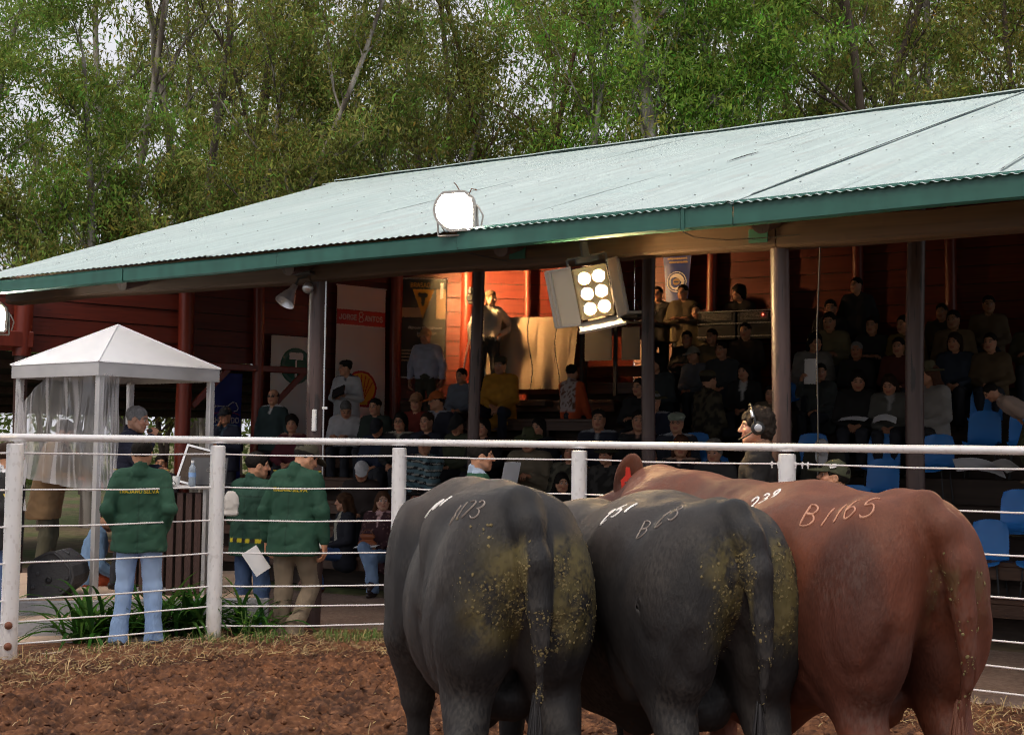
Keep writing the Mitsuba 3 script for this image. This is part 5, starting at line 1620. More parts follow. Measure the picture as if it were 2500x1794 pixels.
def pose_meshes(seat, armL, armR, lean, legs, hi, bulk, coat):
    """clothes and under-body in the person's own frame: x forward, y left, z up, feet at z = 0"""
    key = (seat, armL, armR, lean, legs, hi, bulk, coat)
    if key in POSEC: return POSEC[key]
    hip = np.array([0., 0, .50 if seat else .955])
    Rl = roty(lean)
    U = lambda p: hip + Rl @ np.asarray(p, float)
    h = .0125 if hi else .036
    h = .019 if hi == 1 else h
    lo, hi_ = (-.50, -.56, -.02), (.86, .56, 1.75)
    top = Field(lo, hi_, h)
    b = bulk
    for s in (1, -1):
        top.cone(U((0, .075 * s, .00)), U((.005, .085 * s, .36)), .108 + b, .112 + b, .05)
        top.cone(U((.02, .06 * s, .30)), U((0, .15 * s, .455)), .090 + b, .062 + b * .7, .05)
        top.cone(U((0, .155 * s, .455)), U((-.01, 0, .515)), .062 + b * .7, .058, .05)
        if coat: top.cone(U((0, .085 * s, .06)), U((0, .095 * s, -.13 if coat < 2 else -.24)), .115 + b, .128 + b, .05)
    J = {}
    for s, nm in ((1, armL), (-1, armR)):
        e, w, curl = ARMS[nm]
        S_, E_, W_ = U((0, .178 * s, .445)), U((e[0], e[1] * s, e[2])), U((w[0], w[1] * s, w[2]))
        J[s] = (S_, E_, W_, curl)
        top.cone(S_, E_, .062 + b, .049 + b * .9, .03); top.cone(E_, W_ - (W_ - E_) * .04, .050 + b * .9, .040 + b * .6, .02)
    top.cone(U((-.02, 0, .49)), U((-.018, 0, .555)), .070, .066, .02)
    top.cone(U((-.005, 0, .535)), U((-.002, 0, .60)), .052, .056, .006, 'sub')
    am = (.010 if hi else .008)
    if not seat: top.half(hip + [0, 0, -.16 if coat < 2 else -.28], (0, 0, -1)) if coat else top.half(hip + [0, 0, -.03], (0, 0, -1))

    def folds(Q):
        n1 = meshkit.noise(Q * np.array([13, 13, 5]) + 5) - .5
        n2 = np.abs(meshkit.noise((Q + Q[:, [1, 2, 0]] * .5) * np.array([16, 16, 11]) + 11) - .5)
        n3 = 1 - np.abs(meshkit.noise(Q * np.array([8, 8, 13]) + 31) * 2 - 1)
        return am * .9 * n1 + am * 1.5 * (n2 - .25) + am * .9 * n3 ** 5
    top.warp(folds, .05)
    bot = Field(lo, hi_, h if hi else .040)
    H = {}
    bot.cone(hip + [0, .05, .02], hip + [0, -.05, .02], .118, .118, .03)
    for s in (1, -1):
        a = hip + [0, .085 * s, -.02]
        if seat:
            if legs == 'cross' and s < 0: kn, an = np.array([.44, -.02, .60]), np.array([.52, .16, .26])
            elif legs == 'wide': kn, an = np.array([.42, .19 * s, .49]), np.array([.36, .17 * s, .09])
            else: kn, an = np.array([.43, .11 * s, .50]), np.array([.38, .10 * s, .09])
        else:
            if legs == 'walk': kn, an = (np.array([.02, .10, .50]), np.array([-.03, .10, .09])) if s > 0 else (np.array([.13, -.09, .53]), np.array([-.10, -.08, .17]))
            elif legs == 'bend': kn, an = np.array([.16, .11 * s, .50]), np.array([-.02, .11 * s, .09])
            else: kn, an = np.array([.02, .115 * s, .50]), np.array([-.02, .145 * s, .09])
        H[s] = (kn, an)
        bot.cone(a, kn, .096, .070, .03); bot.cone(kn, an, .070, .062, .03)
        bot.cone(an + [0, 0, .10], an + [.01, 0, -.035], .062, .078, .02)
    bot.half((0, 0, .045), (0, 0, -1))
    bot.warp(lambda Q: (1.5 if hi else 1.0) * (.014 * (meshkit.noise(Q * np.array([15, 15, 5]) + 2) - .5) + .012 * (np.abs(meshkit.noise(Q * np.array([17, 17, 9]) + 9) - .5) - .25)), .05)
    sh = Field(lo, hi_, min(h, .022 if hi else .027))
    for s in (1, -1):
        kn, an = H[s]; d = np.array([1., .12 * s, 0]); dz = an - [0, 0, .055]
        if legs == 'cross' and seat and s < 0: d = np.array([.8, .2, -.5])
        if legs == 'walk' and s < 0: d = np.array([.8, 0, -.55])
        sh.cone(dz - d * .05, dz + d * .10, .043, .040, .02); sh.cone(dz + d * .10, dz + d * .17 - [0, 0, .008], .042, .030, .02); sh.cone(an + [0, 0, .04], dz, .046, .044, .02)
    und = Field(lo, hi_, .042)
    for s in (1, -1):
        und.cone(U((0, .07 * s, .03)), U((0, .08 * s, .36)), .080, .085, .04); und.cone(U((0, .13 * s, .44)), U((0, 0, .50)), .045, .05, .04)
        S_, E_, W_, _ = J[s]; und.cone(S_, E_, .038, .032, .02); und.cone(E_, W_, .032, .027, .02)
        kn, an = H[s]; und.cone(hip + [0, .08 * s, 0], kn, .065, .046, .03); und.cone(kn, an, .046, .036, .03)
    und.cone(U((-.01, 0, .45)), U((-.012, 0, .58)), .05, .05, .03)
    neck = U((-.02, 0, .53))
    POSEC[key] = dict(top=top.mesh(), bot=bot.mesh(), shoe=sh.mesh(), und=und.mesh(), J=J, neck=neck, Rl=Rl, hip=hip, topf=top)
    return POSEC[key]


SKIN = (.47, .240, .145)


def person(label, at, yaw, seat=False, arms=('relax', 'relax'), lean=0, legs='', top=(.02, .02, .025), bot=(.02, .022, .03), shoe=(.015, .013, .012), skin=SKIN, hair=('short', (.012, .009, .008)),
           hat=None, head=(0, 0), scale=1.0, hi=0, bulk=.012, coat=1, glasses=None, group=None, tint=None, collar=None, bottint=None, beard=None, cat_='person'):
    key = thing('person', label, cat_, group)
    M = pose_meshes(seat, arms[0], arms[1], lean, legs, hi, bulk, coat)
    Rw = rotz(yaw) * scale; at = np.asarray(at, float)
    Wd = lambda v: np.asarray(v) @ Rw.T + at
    r = np.random.default_rng(abs(hash(label)) % 1000 if 0 else sum(map(ord, label)))

    def cloth(name, m, col, fn=None, bs='m_cloth'):
        V, F = m
        n = meshkit.fbm(V * 14 + sum(map(ord, label)) % 17, 2)[:, None]
        c = np.asarray(col, float)[None] * (.78 + .44 * n)
        if fn is not None: c = fn(V, c)
        return part(name, (Wd(V), F), bs, key, smooth=True, color=np.clip(c, 0, 1))
    # head, turned on the neck
    Rh = M['Rl'] @ rotz(head[0]) @ roty(head[1])
    hv, hf, lip, eye, iris, brow, cheek = head_proto(hi)
    hc = M['neck'] + M['Rl'] @ np.array([.0, 0, .0]) + Rh @ np.array([.040, 0, .135])
    Hd = lambda v: np.asarray(v) @ Rh.T + hc
    sk = np.asarray(skin, float)
    hcol = np.asarray(hair[1], float)
    c = np.tile(sk, (len(hv), 1)) * (.92 + .16 * meshkit.noise(hv * 60)[:, None])
    c = c * (1 + cheek[:, None] * np.array([.10, -.12, -.12]))
    c[lip] = sk * [.80, .50, .50]; c[brow] = hcol * .7 + sk * .12; c[eye] = (.55, .52, .50); c[iris] = (.02, .013, .01)
    if beard is not None:
        bd_ = (hv[:, 2] < -.035) & (hv[:, 2] > -.13) & (hv[:, 0] > -.0) & ~lip
        c[bd_] = c[bd_] * (1 - beard) + hcol * beard
    parts = [(M['und'][0], M['und'][1], np.tile(sk, (len(M['und'][0]), 1))), (Hd(hv), hf, c)]
    for s in (1, -1):
        S_, E_, W_, curl = M['J'][s]
        d = (W_ - E_) / np.linalg.norm(W_ - E_)
        zr = np.array([.15, s, .2]) if d[2] < -.5 else (np.array([.3, s * .6, .6]) if d[2] > .5 else np.array([0, s * .35, 1.]))
        Rm = frame(d, zr - d * (zr @ d))
        pv_, pf = hand_proto(curl, hi > 0)
        pv_ = pv_.copy(); pv_[:, 1] *= -s
        if s > 0: pf = pf[:, ::-1]
        if s > 0: pass
        parts.append((pv_ @ (Rm * [1, 1, 1]).T + W_ + d * .025, pf, np.tile(sk * [1.0, .93, .9], (len(pv_), 1))))
    VV, FF, CC, o = [], [], [], 0
    for v, f_, c_ in parts:
        VV.append(v); FF.append(f_ + o); CC.append(c_); o += len(v)
    part('body', (Wd(np.vstack(VV)), np.vstack(FF)), 'm_skin', key, smooth=True, color=np.clip(np.vstack(CC), 0, 1))

    def topfn(V, c):
        if collar is not None:
            L = (V - M['hip']) @ M['Rl']
            v_ = (L[:, 0] > .04) & (np.abs(L[:, 1]) < np.clip((L[:, 2] - collar[1]) * .26, 0, .06)) & (L[:, 2] > collar[1])
            v_ |= (L[:, 2] > .525) & (collar[1] > .3)
            c[v_] = np.asarray(collar[0])
        if tint is not None: c = tint((V - M['hip']) @ M['Rl'], c)
        return c
    cloth('jacket' if coat else 'shirt', M['top'], top, topfn)
    cloth('trousers', M['bot'], bot, bottint)
    cloth('shoes', M['shoe'], shoe, None, 'm_gloss')
    if hair[0] != 'none':
        V, F = hair_proto(hair[0], bool(hi))
        n = meshkit.noise(V * np.array([90, 90, 30]))[:, None]
        part('hair', (Wd(Hd(V)), F), 'm_hair', key, smooth=True, color=np.clip(hcol * (.55 + .9 * n), 0, 1))
    if hat:
        V, F = hat_proto(hat[0], bool(hi)); col = np.tile(np.asarray(hat[1], float), (len(V), 1)) * (.85 + .3 * meshkit.noise(V * 25)[:, None])
        if len(hat) > 2: col[(V[:, 0] > .105) if hat[0] == 'cap' else (np.abs(V[:, 2] - .055) < .014)] = hat[2]
        part('cap' if hat[0] in ('cap', 'flat', 'beret') else 'hat', (Wd(Hd(V)), F), 'm_cloth', key, smooth=True, color=np.clip(col, 0, 1))
    if glasses:
        gm_ = []
        for s in (1, -1):
            if glasses == 'dark': gm_.append(moved(trimesh.creation.icosphere(subdivisions=1, radius=1.0), np.diag([.006, .023, .015]), (.101, .032 * s, .008)))
            gm_.append(tube([(.100 - .006 * abs(math.cos(a)), .032 * s + .022 * math.cos(a), .008 + .015 * math.sin(a)) for a in np.linspace(0, 2 * np.pi, 13)], .0022, 5))
            gm_.append(tube([(.092, .056 * s, .012), (.0, .080 * s, .010)], .0022, 5))
        gm_.append(tube([(.105, -.010, .012), (.105, .010, .012)], .0022, 5))
        m = cat(*gm_); part('glasses', (Wd(Hd(m[0])), m[1]), 'm_black', key, smooth=True)
    P = dict(key=key, W=Wd, H=lambda v: Wd(Hd(v)), M=M, scale=scale, Rw=Rw)
    P['hand'] = lambda s: Wd((M['J'][s][2] + (M['J'][s][2] - M['J'][s][1]) / np.linalg.norm(M['J'][s][2] - M['J'][s][1]) * .09)[None])[0]
    return P


def sheet_at(label, c, w, h, R, cat_='paper', bs='m_paper', bend=.02, name='paper_sheet'):
    X, Y = np.meshgrid(np.linspace(-w / 2, w / 2, 6), np.linspace(-h / 2, h / 2, 6))
    return solo(name, moved(grid_mesh(np.stack([X, Y, bend * np.cos(X / w * 3)], -1)), R, c), bs, label, cat_, smooth=True)


GREEN, NAVY, BLACK, JEANS, PALEJ, KHAKI = (.014, .060, .036), (.012, .015, .035), (.010, .010, .011), (.045, .085, .19), (.20, .31, .52), (.19, .145, .10)
DK, BRN, GREY, BLOND = (.010, .008, .007), (.030, .016, .010), (.22, .22, .225), (.22, .14, .07)


def name_on_back(P, y0, size, mirrored=False):
    """yellow lettering on the back of a jacket"""
    M = P['M']
    ms = meshkit.text_mesh('TRAJANO SILVA', size, .0015, True); v = np.array(ms.vertices); v = trimesh.remesh.subdivide_to_size(v, np.array(ms.faces), size * .5)
    v, f = v[0], v[1]
    wd_ = v[:, 0].max(); v = v - [wd_ / 2, 0, 0]
    vv = drape(v, M['hip'] + M['Rl'] @ np.array([-.40, 0, y0]), np.array([0, -1., 0]), np.array([0, 0, 1.]), np.array([1., 0, 0]), M['topf'].at, .004, .6)
    part('lettering', (P['W'](vv), f), 'm_lettering', P['key'])


mat('m_lettering', (.55, .40, .02), .6)


def shoulder_flash(P):
    M = P['M']; m = box([.05, .012, .004], (0, 0, 0))
    for s in (1, -1):
        S_ = M['J'][s][0]
        part('shoulder_flash', (P['W'](moved(m, rotz(90), S_ + [.0, .03 * s, .083])[0]), m[1]), 'm_lettering', P['key'])


# ---- the men in green jackets and the people by the canopy
def seams(V, c):
    c[np.abs(V[:, 2] - .385) < .006] *= .55
    c[(np.abs(V[:, 1]) < .006) & (V[:, 2] < .36) & (V[:, 0] < 0)] *= .7
    return c


def jeansfn(V, c):
    w = np.exp(-((V[:, 2] - .62) / .22) ** 2)[:, None] * .35
    return c * (1 - w) + w * np.array([.36, .46, .62])


P = person('man in green jacket with yellow back lettering and pale jeans', (-3.03, 11.12, .01), 97, arms=('pocket', 'pocket'), top=GREEN, bot=PALEJ, hair=('short', DK), scale=.97, hi=2, bulk=.012, coat=1, tint=seams, bottint=jeansfn, shoe=(.03, .02, .015), skin=(.36, .19, .12))
name_on_back(P, .335, .030); shoulder_flash(P)
P = person('man in green jacket and khaki trousers walking behind the fence with a sheet of paper', (-1.90, 11.95, -.15), 66, arms=('relax', 'relax'), legs='walk', lean=4, top=GREEN, bot=KHAKI, hair=('short', DK), hat=('cap', (.05, .045, .03)), head=(-26, 22), scale=1.07, hi=2, bulk=.014, coat=1, tint=seams, shoe=(.05, .03, .02))
name_on_back(P, .335, .030); shoulder_flash(P)
sheet_at('white paper sheet held low by the man in khaki trousers', P['hand'](1) + [-.10, -.02, -.10], .15, .24, rotz(10) @ rotx(80) @ rotz(34))


def belt_checks(V, c):
    b = (np.abs(V[:, 2] + .02) < .016)
    ck = (np.floor(V[:, 1] / .05).astype(int) % 2 == 0)
    c[b & ck] = (.50, .42, .02); c[b & ~ck] = (.02, .02, .015)
    return seams(V, c)


P = person('man in green jacket with yellow and black checked hem band by the post', (-2.38, 12.55, -.15), 58, arms=('hold', 'hold'), top=(.012, .05, .034), bot=JEANS, hair=('short', DK), head=(-35, 6), scale=1.0, hi=2, bulk=.018, coat=1, tint=belt_checks)
P = person('grey haired auctioneer in navy jacket speaking into a microphone under the canopy', (-3.70, 13.05, .277), 2, arms=('hold', 'mic'), lean=5, top=(.012, .014, .034), bot=(.02, .022, .03), hair=('short', (.17, .17, .175)), head=(-6, 8), scale=1.0, hi=2, bulk=.024, coat=1, skin=(.45, .24, .16))
mc = P['H'](np.array([[.150, -.005, -.075], [.215, -.03, -.20]]))
mk = thing('microphone', 'black handheld microphone at the mouth of the auctioneer', 'microphone')
part('grip', rod(mc[0], mc[1], .011, 12), 'm_black', mk, smooth=40)
part('grille', moved(trimesh.creation.icosphere(subdivisions=2, radius=.024), None, mc[0]), 'm_dark', mk, smooth=True)
person('man in brown canvas jacket behind the clear plastic curtain', (-4.56, 13.38, .277), 4, arms=('far', 'hold'), lean=10, top=(.20, .125, .062), bot=(.07, .065, .04), hair=('short', BRN), head=(-5, 12), scale=.93, hi=1, bulk=.03, coat=2)
P = person('man in black jacket with yellow triangle at the left edge', (-4.36, 11.75, -.02), 25, arms=('relax', 'relax'), top=BLACK, bot=JEANS, hair=('short', BRN), collar=((.5, .5, .52), .42), scale=.96, hi=1, bulk=.02)
m = P['M']; tri = trimesh.creation.extrude_polygon(sg.Polygon([(-.075, 0), (.075, 0), (0, -.17)]).difference(sg.Polygon([(-.05, -.014), (.05, -.014), (0, -.13)])), .002, engine='earcut')
tv, tf = trimesh.remesh.subdivide_to_size(np.array(tri.vertices), np.array(tri.faces), .03)
vv = drape(tv, m['hip'] + np.array([.02, -.40, .34]), np.array([1., 0, 0]), np.array([0, 0, 1.]), np.array([0, 1., 0]), m['topf'].at, .004, .6)
part('emblem', (P['W'](vv), tf), 'm_lettering', P['key'])
person('boy in light blue shirt and orange trousers crouched behind the canopy post', (-4.12, 13.25, -.12), 20, seat=True, arms=('knee', 'knee'), lean=14, top=(.16, .27, .45), bot=(.34, .06, .02), hair=('short', DK), head=(10, 18), scale=.93, hi=1, coat=0)
person('man in green suit seen in profile walking behind the leftmost bull', (-.30, 12.35, -.15), 6, arms=('relax', 'relax'), top=(.022, .085, .05), bot=(.02, .03, .025), hair=('short', DK), collar=((.30, .38, .5), .40), head=(0, 4), scale=1.07, hi=2, bulk=.02)
solo('low_step', box([.6, .5, .25], (1.95, 10.42, -.026), rotz(-30), .01), 'm_riser', 'low wooden step under the man with headphones', 'step')
P = person('curly haired man in black jacket wearing headphones with a microphone', (1.90, 10.38, .10), 168, arms=('hold', 'relax'), top=(.011, .0105, .012), bot=BLACK, hair=('curly', (.022, .016, .013)), head=(8, 2), scale=1.08, hi=2, bulk=.02, collar=((.30, .17, .11), .47), skin=(.46, .24, .16))
hk = thing('headphones', 'black headset with silver ear cup and boom microphone', 'headphones')
for s in (1, -1):
    part('ear_cup', (lambda q: (P['H'](q[0]), q[1]))(moved(lathe([(0, 0), (.046, 0), (.050, .008), (.048, .028), (.036, .038), (.0, .040)], 24), rotx(-90 * s), (-.006, .088 * s, -.004))), 'm_black', hk, smooth=40)
    part('ear_plate', (lambda q: (P['H'](q[0]), q[1]))(moved(lathe([(0, .003), (.024, .003), (.028, 0)], 20), rotx(-90 * s), (-.006, .128 * s, -.004))), 'm_steel', hk, smooth=40)
part('headband', (lambda q: (P['H'](q[0]), q[1]))(tube([(.01 + .02 * math.sin(a), .118 * math.cos(a), .015 + .150 * math.sin(a)) for a in np.linspace(0, np.pi, 17)], .011, 8)), 'm_black', hk, smooth=True)
part('headband_plate', (lambda q: (P['H'](q[0]), q[1]))(tube([(.02 + .02 * math.sin(a), .123 * math.cos(a), .015 + .155 * math.sin(a)) for a in np.linspace(.35, .75, 5)], .014, 8)), 'm_steel', hk, smooth=True)
part('boom', (lambda q: (P['H'](q[0]), q[1]))(tube([(.02, .115, -.02), (.07, .105, -.055), (.125, .05, -.085)], .006, 8)), 'm_black', hk, smooth=True)
P = person('man in olive cap looking up to the left beside the red bull', (2.43, 10.25, -.15), 176, arms=('relax', 'relax'), top=(.015, .04, .028), bot=BLACK, hair=('short', DK), hat=('cap', (.045, .050, .028)), head=(0, -12), scale=1.0, hi=2, bulk=.02)
part('cap_emblem', (lambda q: (P['H'](q[0]), q[1]))(moved(box([.05, .004, .030], (0, 0, 0), roty(25)), rotz(-14), (.035, .090, .085))), 'm_white', P['key'])
P = person('person in dark clothes at the right edge holding a white sheet', (4.16, 10.25, -.15), 205, arms=('relax', 'relax'), top=(.02, .02, .022), bot=(.035, .035, .04), hair=('short', DK), scale=1.0, hi=1)
sheet_at('white sheet at the right edge of the view', (3.915, 10.22, .43), .21, .36, rotz(60) @ rotx(86) @ rotz(-24))
solo('white_mug', lathe([(0, 0), (.034, 0), (.036, .09), (.033, .088), (.031, .006), (0, .006)], 16, (-3.42, 11.02, .39)), 'm_white', 'white cup behind the man in pale jeans', 'cup', smooth=40) if 0 else None

# ---- the audience: (across t, row, height of the head centre over the tread, label, options)
NYAW = math.degrees(math.atan2(-UX, UY)) if 0 else -120.7


def sit(t, k, hgt, label, yaw=0., ds=0., **o):
    s = S0 + DS * k + .02 + ds
    sc = float(np.clip(hgt / 1.165, .88, 1.13))
    return person(label, A2W(t, s, -.15 + RI * k), NYAW + yaw, seat=True, scale=sc, **o)


def stand_at(t, s, z, hgt, label, yaw=0., **o):
    return person(label, A2W(t, s, z), NYAW + yaw, scale=float(np.clip(hgt / 1.615, .80, 1.13)), **o)


L2, LC, RD, FD = ('lap', 'lap'), ('lap', 'chin'), ('read', 'read'), ('fold', 'fold')
W1 = (.50, .50, .50)
sit(-6.1, 1, 1.20, 'dark haired man in white shirt seated left of the desk', 20, arms=L2, top=(.02, .02, .03), collar=(W1, .30), head=(20, 5))
sit(-6.45, 1, 1.25, 'person in dark clothes seated furthest left beyond the desk', 10, arms=L2, top=BLACK, head=(-30, 8), hair=('bob', BRN))
stand_at(-5.47, 4.71, .45, 1.60, 'man in dark cap with a hand at his mouth before the blue banner', 12, arms=('fold', 'chin'), top=NAVY, hat=('cap', (.012, .014, .02)), collar=((.05, .09, .14), .35), head=(6, 4))
stand_at(-5.12, 5.35, .75, 1.60, 'bald man in sunglasses standing before the hammer banner', 8, arms=('relax', 'relax'), top=(.016, .034, .036), hair=('bald', DK), glasses='dark', collar=((.45, .45, .45), .40), head=(10, 0))
sit(-4.81, 3, 1.20, 'smiling curly haired woman in burgundy left of the front post', 25, arms=L2, top=(.085, .010, .018), hair=('curly', DK), head=(10, 0), collar=((.35, .2, .14), .42))
P = stand_at(-4.74, 6.65, 1.30, 1.55, 'man in white jacket and dark cap holding a black folder', 12, arms=('hold', 'hold'), top=(.42, .43, .45), bot=(.02, .025, .04), hat=('beret', (.012, .012, .014)), collar=((.02, .03, .06), .44), head=(-45, 4))
solo('folder', moved(box([.24, .03, .17], (0, 0, 0), None, .004), rotz(-30) @ roty(-20) @ rotx(-30), P['hand'](1) * .5 + P['hand'](-1) * .5 + [.02, -.05, .05]), 'm_black', 'black folder held by the man in the white jacket', 'folder')
sit(-4.30, 4, 1.19, 'grey haired man in white shirt looking down beside the post', 20, arms=RD, top=(.40, .40, .42), hair=('short', (.10, .10, .10)), head=(20, 32), coat=0, lean=8)
P = sit(-2.47, 1, 1.19, 'man in white cap looking down, wearing glasses', 20, arms=L2, top=(.030, .020, .018), hair=('short', GREY), hat=('cap', (.55, .55, .57)), head=(15, 24), glasses='clear')
P = sit(-2.12, 0, 1.10, 'long haired woman in profile with a pale scarf on the front bench', -35, arms=L2, legs='cross', top=(.012, .013, .022), bot=(.05, .10, .24), shoe=(.10, .035, .020), hair=('verylong', (.06, .028, .014)), head=(-30, 4), hi=1, ds=-.1,
        tint=lambda V, c: np.where(((V[:, 0] > .05) & (np.abs(V[:, 1] + .03) < .05) & (V[:, 2] > .08))[:, None], np.array([.30, .29, .24]) * (.4 + 1.2 * meshkit.noise(V * 70)[:, None]), c))
solo('book', box([.17, .03, .10], P['W'](np.array([[.25, -.16, .92]]))[0], rotz(20) @ roty(20), .003), 'm_bookblue', 'dark blue folder beside the face of the long haired woman', 'folder')
mat('m_bookblue', (.02, .035, .09), .5)
P = sit(-1.56, 0, 1.13, 'smiling woman in speckled maroon cardigan and light jeans, legs crossed', 8, arms=L2, legs='cross', top=(.045, .014, .020), bot=(.17, .26, .42), shoe=(.035, .022, .022), hair=('long', (.075, .035, .018)), head=(32, 2), hi=1, ds=-.1, collar=((.55, .35, .36), .34),
        tint=lambda V, c: np.where(((meshkit.noise(V * 90) > .80))[:, None], np.array([.22, .12, .10]), c), skin=(.52, .30, .21))
bg = Field((-.15, -.08, -.13), (.15, .08, .13), .010); bg.cone((-.08, 0, -.05), (.08, 0, -.05), .045, .045, .02).cone((-.07, 0, .05), (.07, 0, .05), .03, .03, .05)
bk = thing('handbag', 'orange brown handbag on the lap of the smiling woman', 'handbag')
part('bag', moved(bg.mesh(), rotz(-20), P['W'](np.array([[.27, -.05, .68]]))[0]), 'm_bag', bk, smooth=True)
part('handle', moved(tube([(.07 * math.cos(a), 0, .07 + .06 * math.sin(a)) for a in np.linspace(0, np.pi, 9)], .006, 6), rotz(-20), P['W'](np.array([[.27, -.05, .68]]))[0]), 'm_rust', bk, smooth=True)
mat('m_bag', (.26, .075, .028), .5)
sheet_at('white papers under the hands of the smiling woman', P['W'](np.array([[.30, -.02, .60]]))[0], .22, .30, rotz(-110) @ rotx(4))
sit(-1.10, 0, 1.17, 'man in black wide brimmed hat and pink collar behind the fence post', 20, arms=L2, top=(.012, .012, .018), hat=('gaucho', (.014, .013, .013)), collar=((.50, .24, .26), .33), head=(8, -4), hi=1, skin=(.46, .20, .14))


def stripes(V, c):
    z = V[:, 2] * 1.0 + .02 * np.sin(V[:, 1] * 9)
    q = np.mod(z, .085)
    c = np.tile([.115, .20, .235], (len(V), 1)) * (.85 + .3 * meshkit.noise(V * 20)[:, None])
    c[(q < .014) | ((q > .026) & (q < .036))] = (.012, .012, .016); c[(q >= .014) & (q <= .026)] = (.36, .36, .32)
    return c


sit(-1.93, 2, 1.22, 'person in blue striped sweater resting a hand on the cheek', 15, arms=('chin', 'lap'), coat=0, bulk=.018, tint=stripes, head=(5, 4), hi=1)
P = sit(-.31, 2, 1.30, 'man in olive brimmed hat and beige anorak reading a white paper', 12, arms=RD, top=(.17, .14, .095), hat=('brim', (.055, .062, .026)), head=(0, 12), hi=1, bulk=.028, bot=(.03, .03, .03))
sheet_at('white paper read by the man in the olive hat', P['hand'](1) * .5 + P['hand'](-1) * .5 + [-.10, -.08, .02], .22, .30, rotz(-20) @ rotx(62))
P = sit(.50, 1, 1.10, 'dark haired woman in black looking down right of the leftmost bull', -10, arms=L2, top=BLACK, hair=('long', DK), head=(55, 10), hi=1)
sit(.27, 2, 1.16, 'woman in camouflage jacket half hidden by the fence post', 10, arms=L2, hair=('bob', BRN), top=(.07, .065, .045), head=(15, 0), tint=lambda V, c: c * (.4 + 1.1 * (meshkit.noise(V * 16) > .5)[:, None]))
sit(.80, 2, 1.13, 'woman with long earrings above the ear of the red bull', 10, arms=L2, top=(.03, .028, .026), hair=('updo', BRN), head=(-15, 4), hat=('brim', (.04, .042, .022)), tint=lambda V, c: c * (.4 + 1.1 * (meshkit.noise(V * 18) > .52)[:, None]))
sit(1.36, 2, 1.12, 'dark haired woman in black with a white scarf', 15, arms=L2, top=BLACK, hair=('updo', DK), head=(35, 0), collar=(W1, .20))
sit(1.78, 2, 1.25, 'brown haired woman with a pearl necklace under the rail', 8, arms=L2, top=(.016, .014, .016), hair=('bob', (.07, .03, .016)), head=(12, 4), glasses='clear', collar=((.45, .30, .22), .44))
P = sit(2.22, 2, 1.20, 'grey curly haired woman holding a pale patterned bag', 8, arms=RD, top=(.05, .05, .05), hair=('curly', (.20, .18, .16)), head=(0, 14))
solo('patterned_bag', moved(bg.mesh(), rotz(-30), P['hand'](1) * .5 + P['hand'](-1) * .5 + [0, -.05, .02]), 'm_bannerwhite', 'pale patterned bag held by the grey curly haired woman', 'bag', smooth=True)
sit(.33, 3, 1.28, 'man in navy sweater with a pale grey collar', 14, arms=L2, top=(.016, .020, .036), collar=((.32, .34, .37), .42), head=(4, 2), bulk=.02)
sit(.90, 3, 1.26, 'man in black with bare neck seated right of the navy sweater man', 16, arms=L2, top=(.012, .012, .014), head=(8, 0), collar=((.36, .2, .14), .46))
sit(1.43, 3, 1.24, 'elderly man in pale green flat cap and glasses', 14, arms=L2, top=(.022, .026, .04), hair=('short', GREY), hat=('flat', (.24, .28, .22)), glasses='clear', head=(0, 2), collar=((.35, .38, .42), .40))
sit(3.35, 3, 1.12, 'man in white cap bent forward so that its crown shows', 10, arms=('knee', 'knee'), lean=28, top=(.03, .030, .022), hat=('cap', (.50, .50, .51)), head=(0, 48))
sit(.80, 4, 1.24, 'man in olive hat leaning his face on his hand', 18, arms=('lap', 'chin'), top=NAVY, hat=('gaucho', (.06, .055, .025)), hair=('short', GREY), head=(0, 6), collar=((.3, .3, .33), .44))
P = sit(1.55, 6, 1.09, 'woman with wide white collar holding a small bright object', 6, arms=L2, top=(.012, .012, .013), hair=('bob', DK), head=(-8, 4), collar=((.5, .5, .5), .24))
sit(1.28, 5, 1.24, 'person in camouflage jacket turned away', 150, arms=L2, top=(.045, .038, .022), hat=('beret', (.06, .052, .03)), tint=lambda V, c: c * (.35 + 1.2 * (meshkit.noise(V * 17) > .5)[:, None]))
sit(.53, 7, 1.09, 'man in pale baseball cap looking left', -10, arms=L2, top=(.10, .11, .13), hat=('cap', (.26, .25, .22)), head=(-25, 8))
sit(.25, 6, 1.24, 'dark haired woman in profile left of the pale cap', -15, arms=L2, top=(.03, .04, .045), hair=('bob', DK), head=(-20, 4))
sit(.10, 8, 1.09, 'man in black in the upper rows beside the khaki jacket', 6, arms=FD, top=(.014, .014, .014), head=(5, 4))
sit(.52, 8, 1.11, 'man in khaki jacket near the equipment racks', 8, arms=L2, top=(.13, .095, .045), head=(-15, 4))
sit(-.02, 9, 1.27, 'man in olive jacket seated before the racks, right of the crossed arms', 20, arms=L2, top=(.085, .065, .035), head=(-10, 6))
stand_at(-.24, 9.45, 2.55, 1.58, 'man standing with crossed arms below the round seal banner', 12, arms=FD, top=(.10, .075, .045), head=(-12, 4), hair=('short', DK))
stand_at(-.68, 9.45, 2.55, 1.57, 'man in dark jacket standing left of the round seal banner', 18, arms=('relax', 'hold'), top=(.022, .02, .02), head=(-10, 2), collar=((.28, .24, .2), .36))
stand_at(.55, 9.85, 2.50, 1.62, 'person half hidden behind the dark equipment rack', 10, arms=('relax', 'relax'), top=(.02, .018, .018), hair=('curly', DK), head=(-60, 0))


def printed_back(V, c):
    arm = np.abs(V[:, 1]) > .155
    c = np.tile([.44, .38, .38], (len(V), 1))
    pt = meshkit.fbm(V * 30, 3) > .56
    c[pt & (V[:, 2] > .05)] = (.16, .07, .045)
    c[arm | (V[:, 2] < .06)] = (.52, .085, .022)
    return c


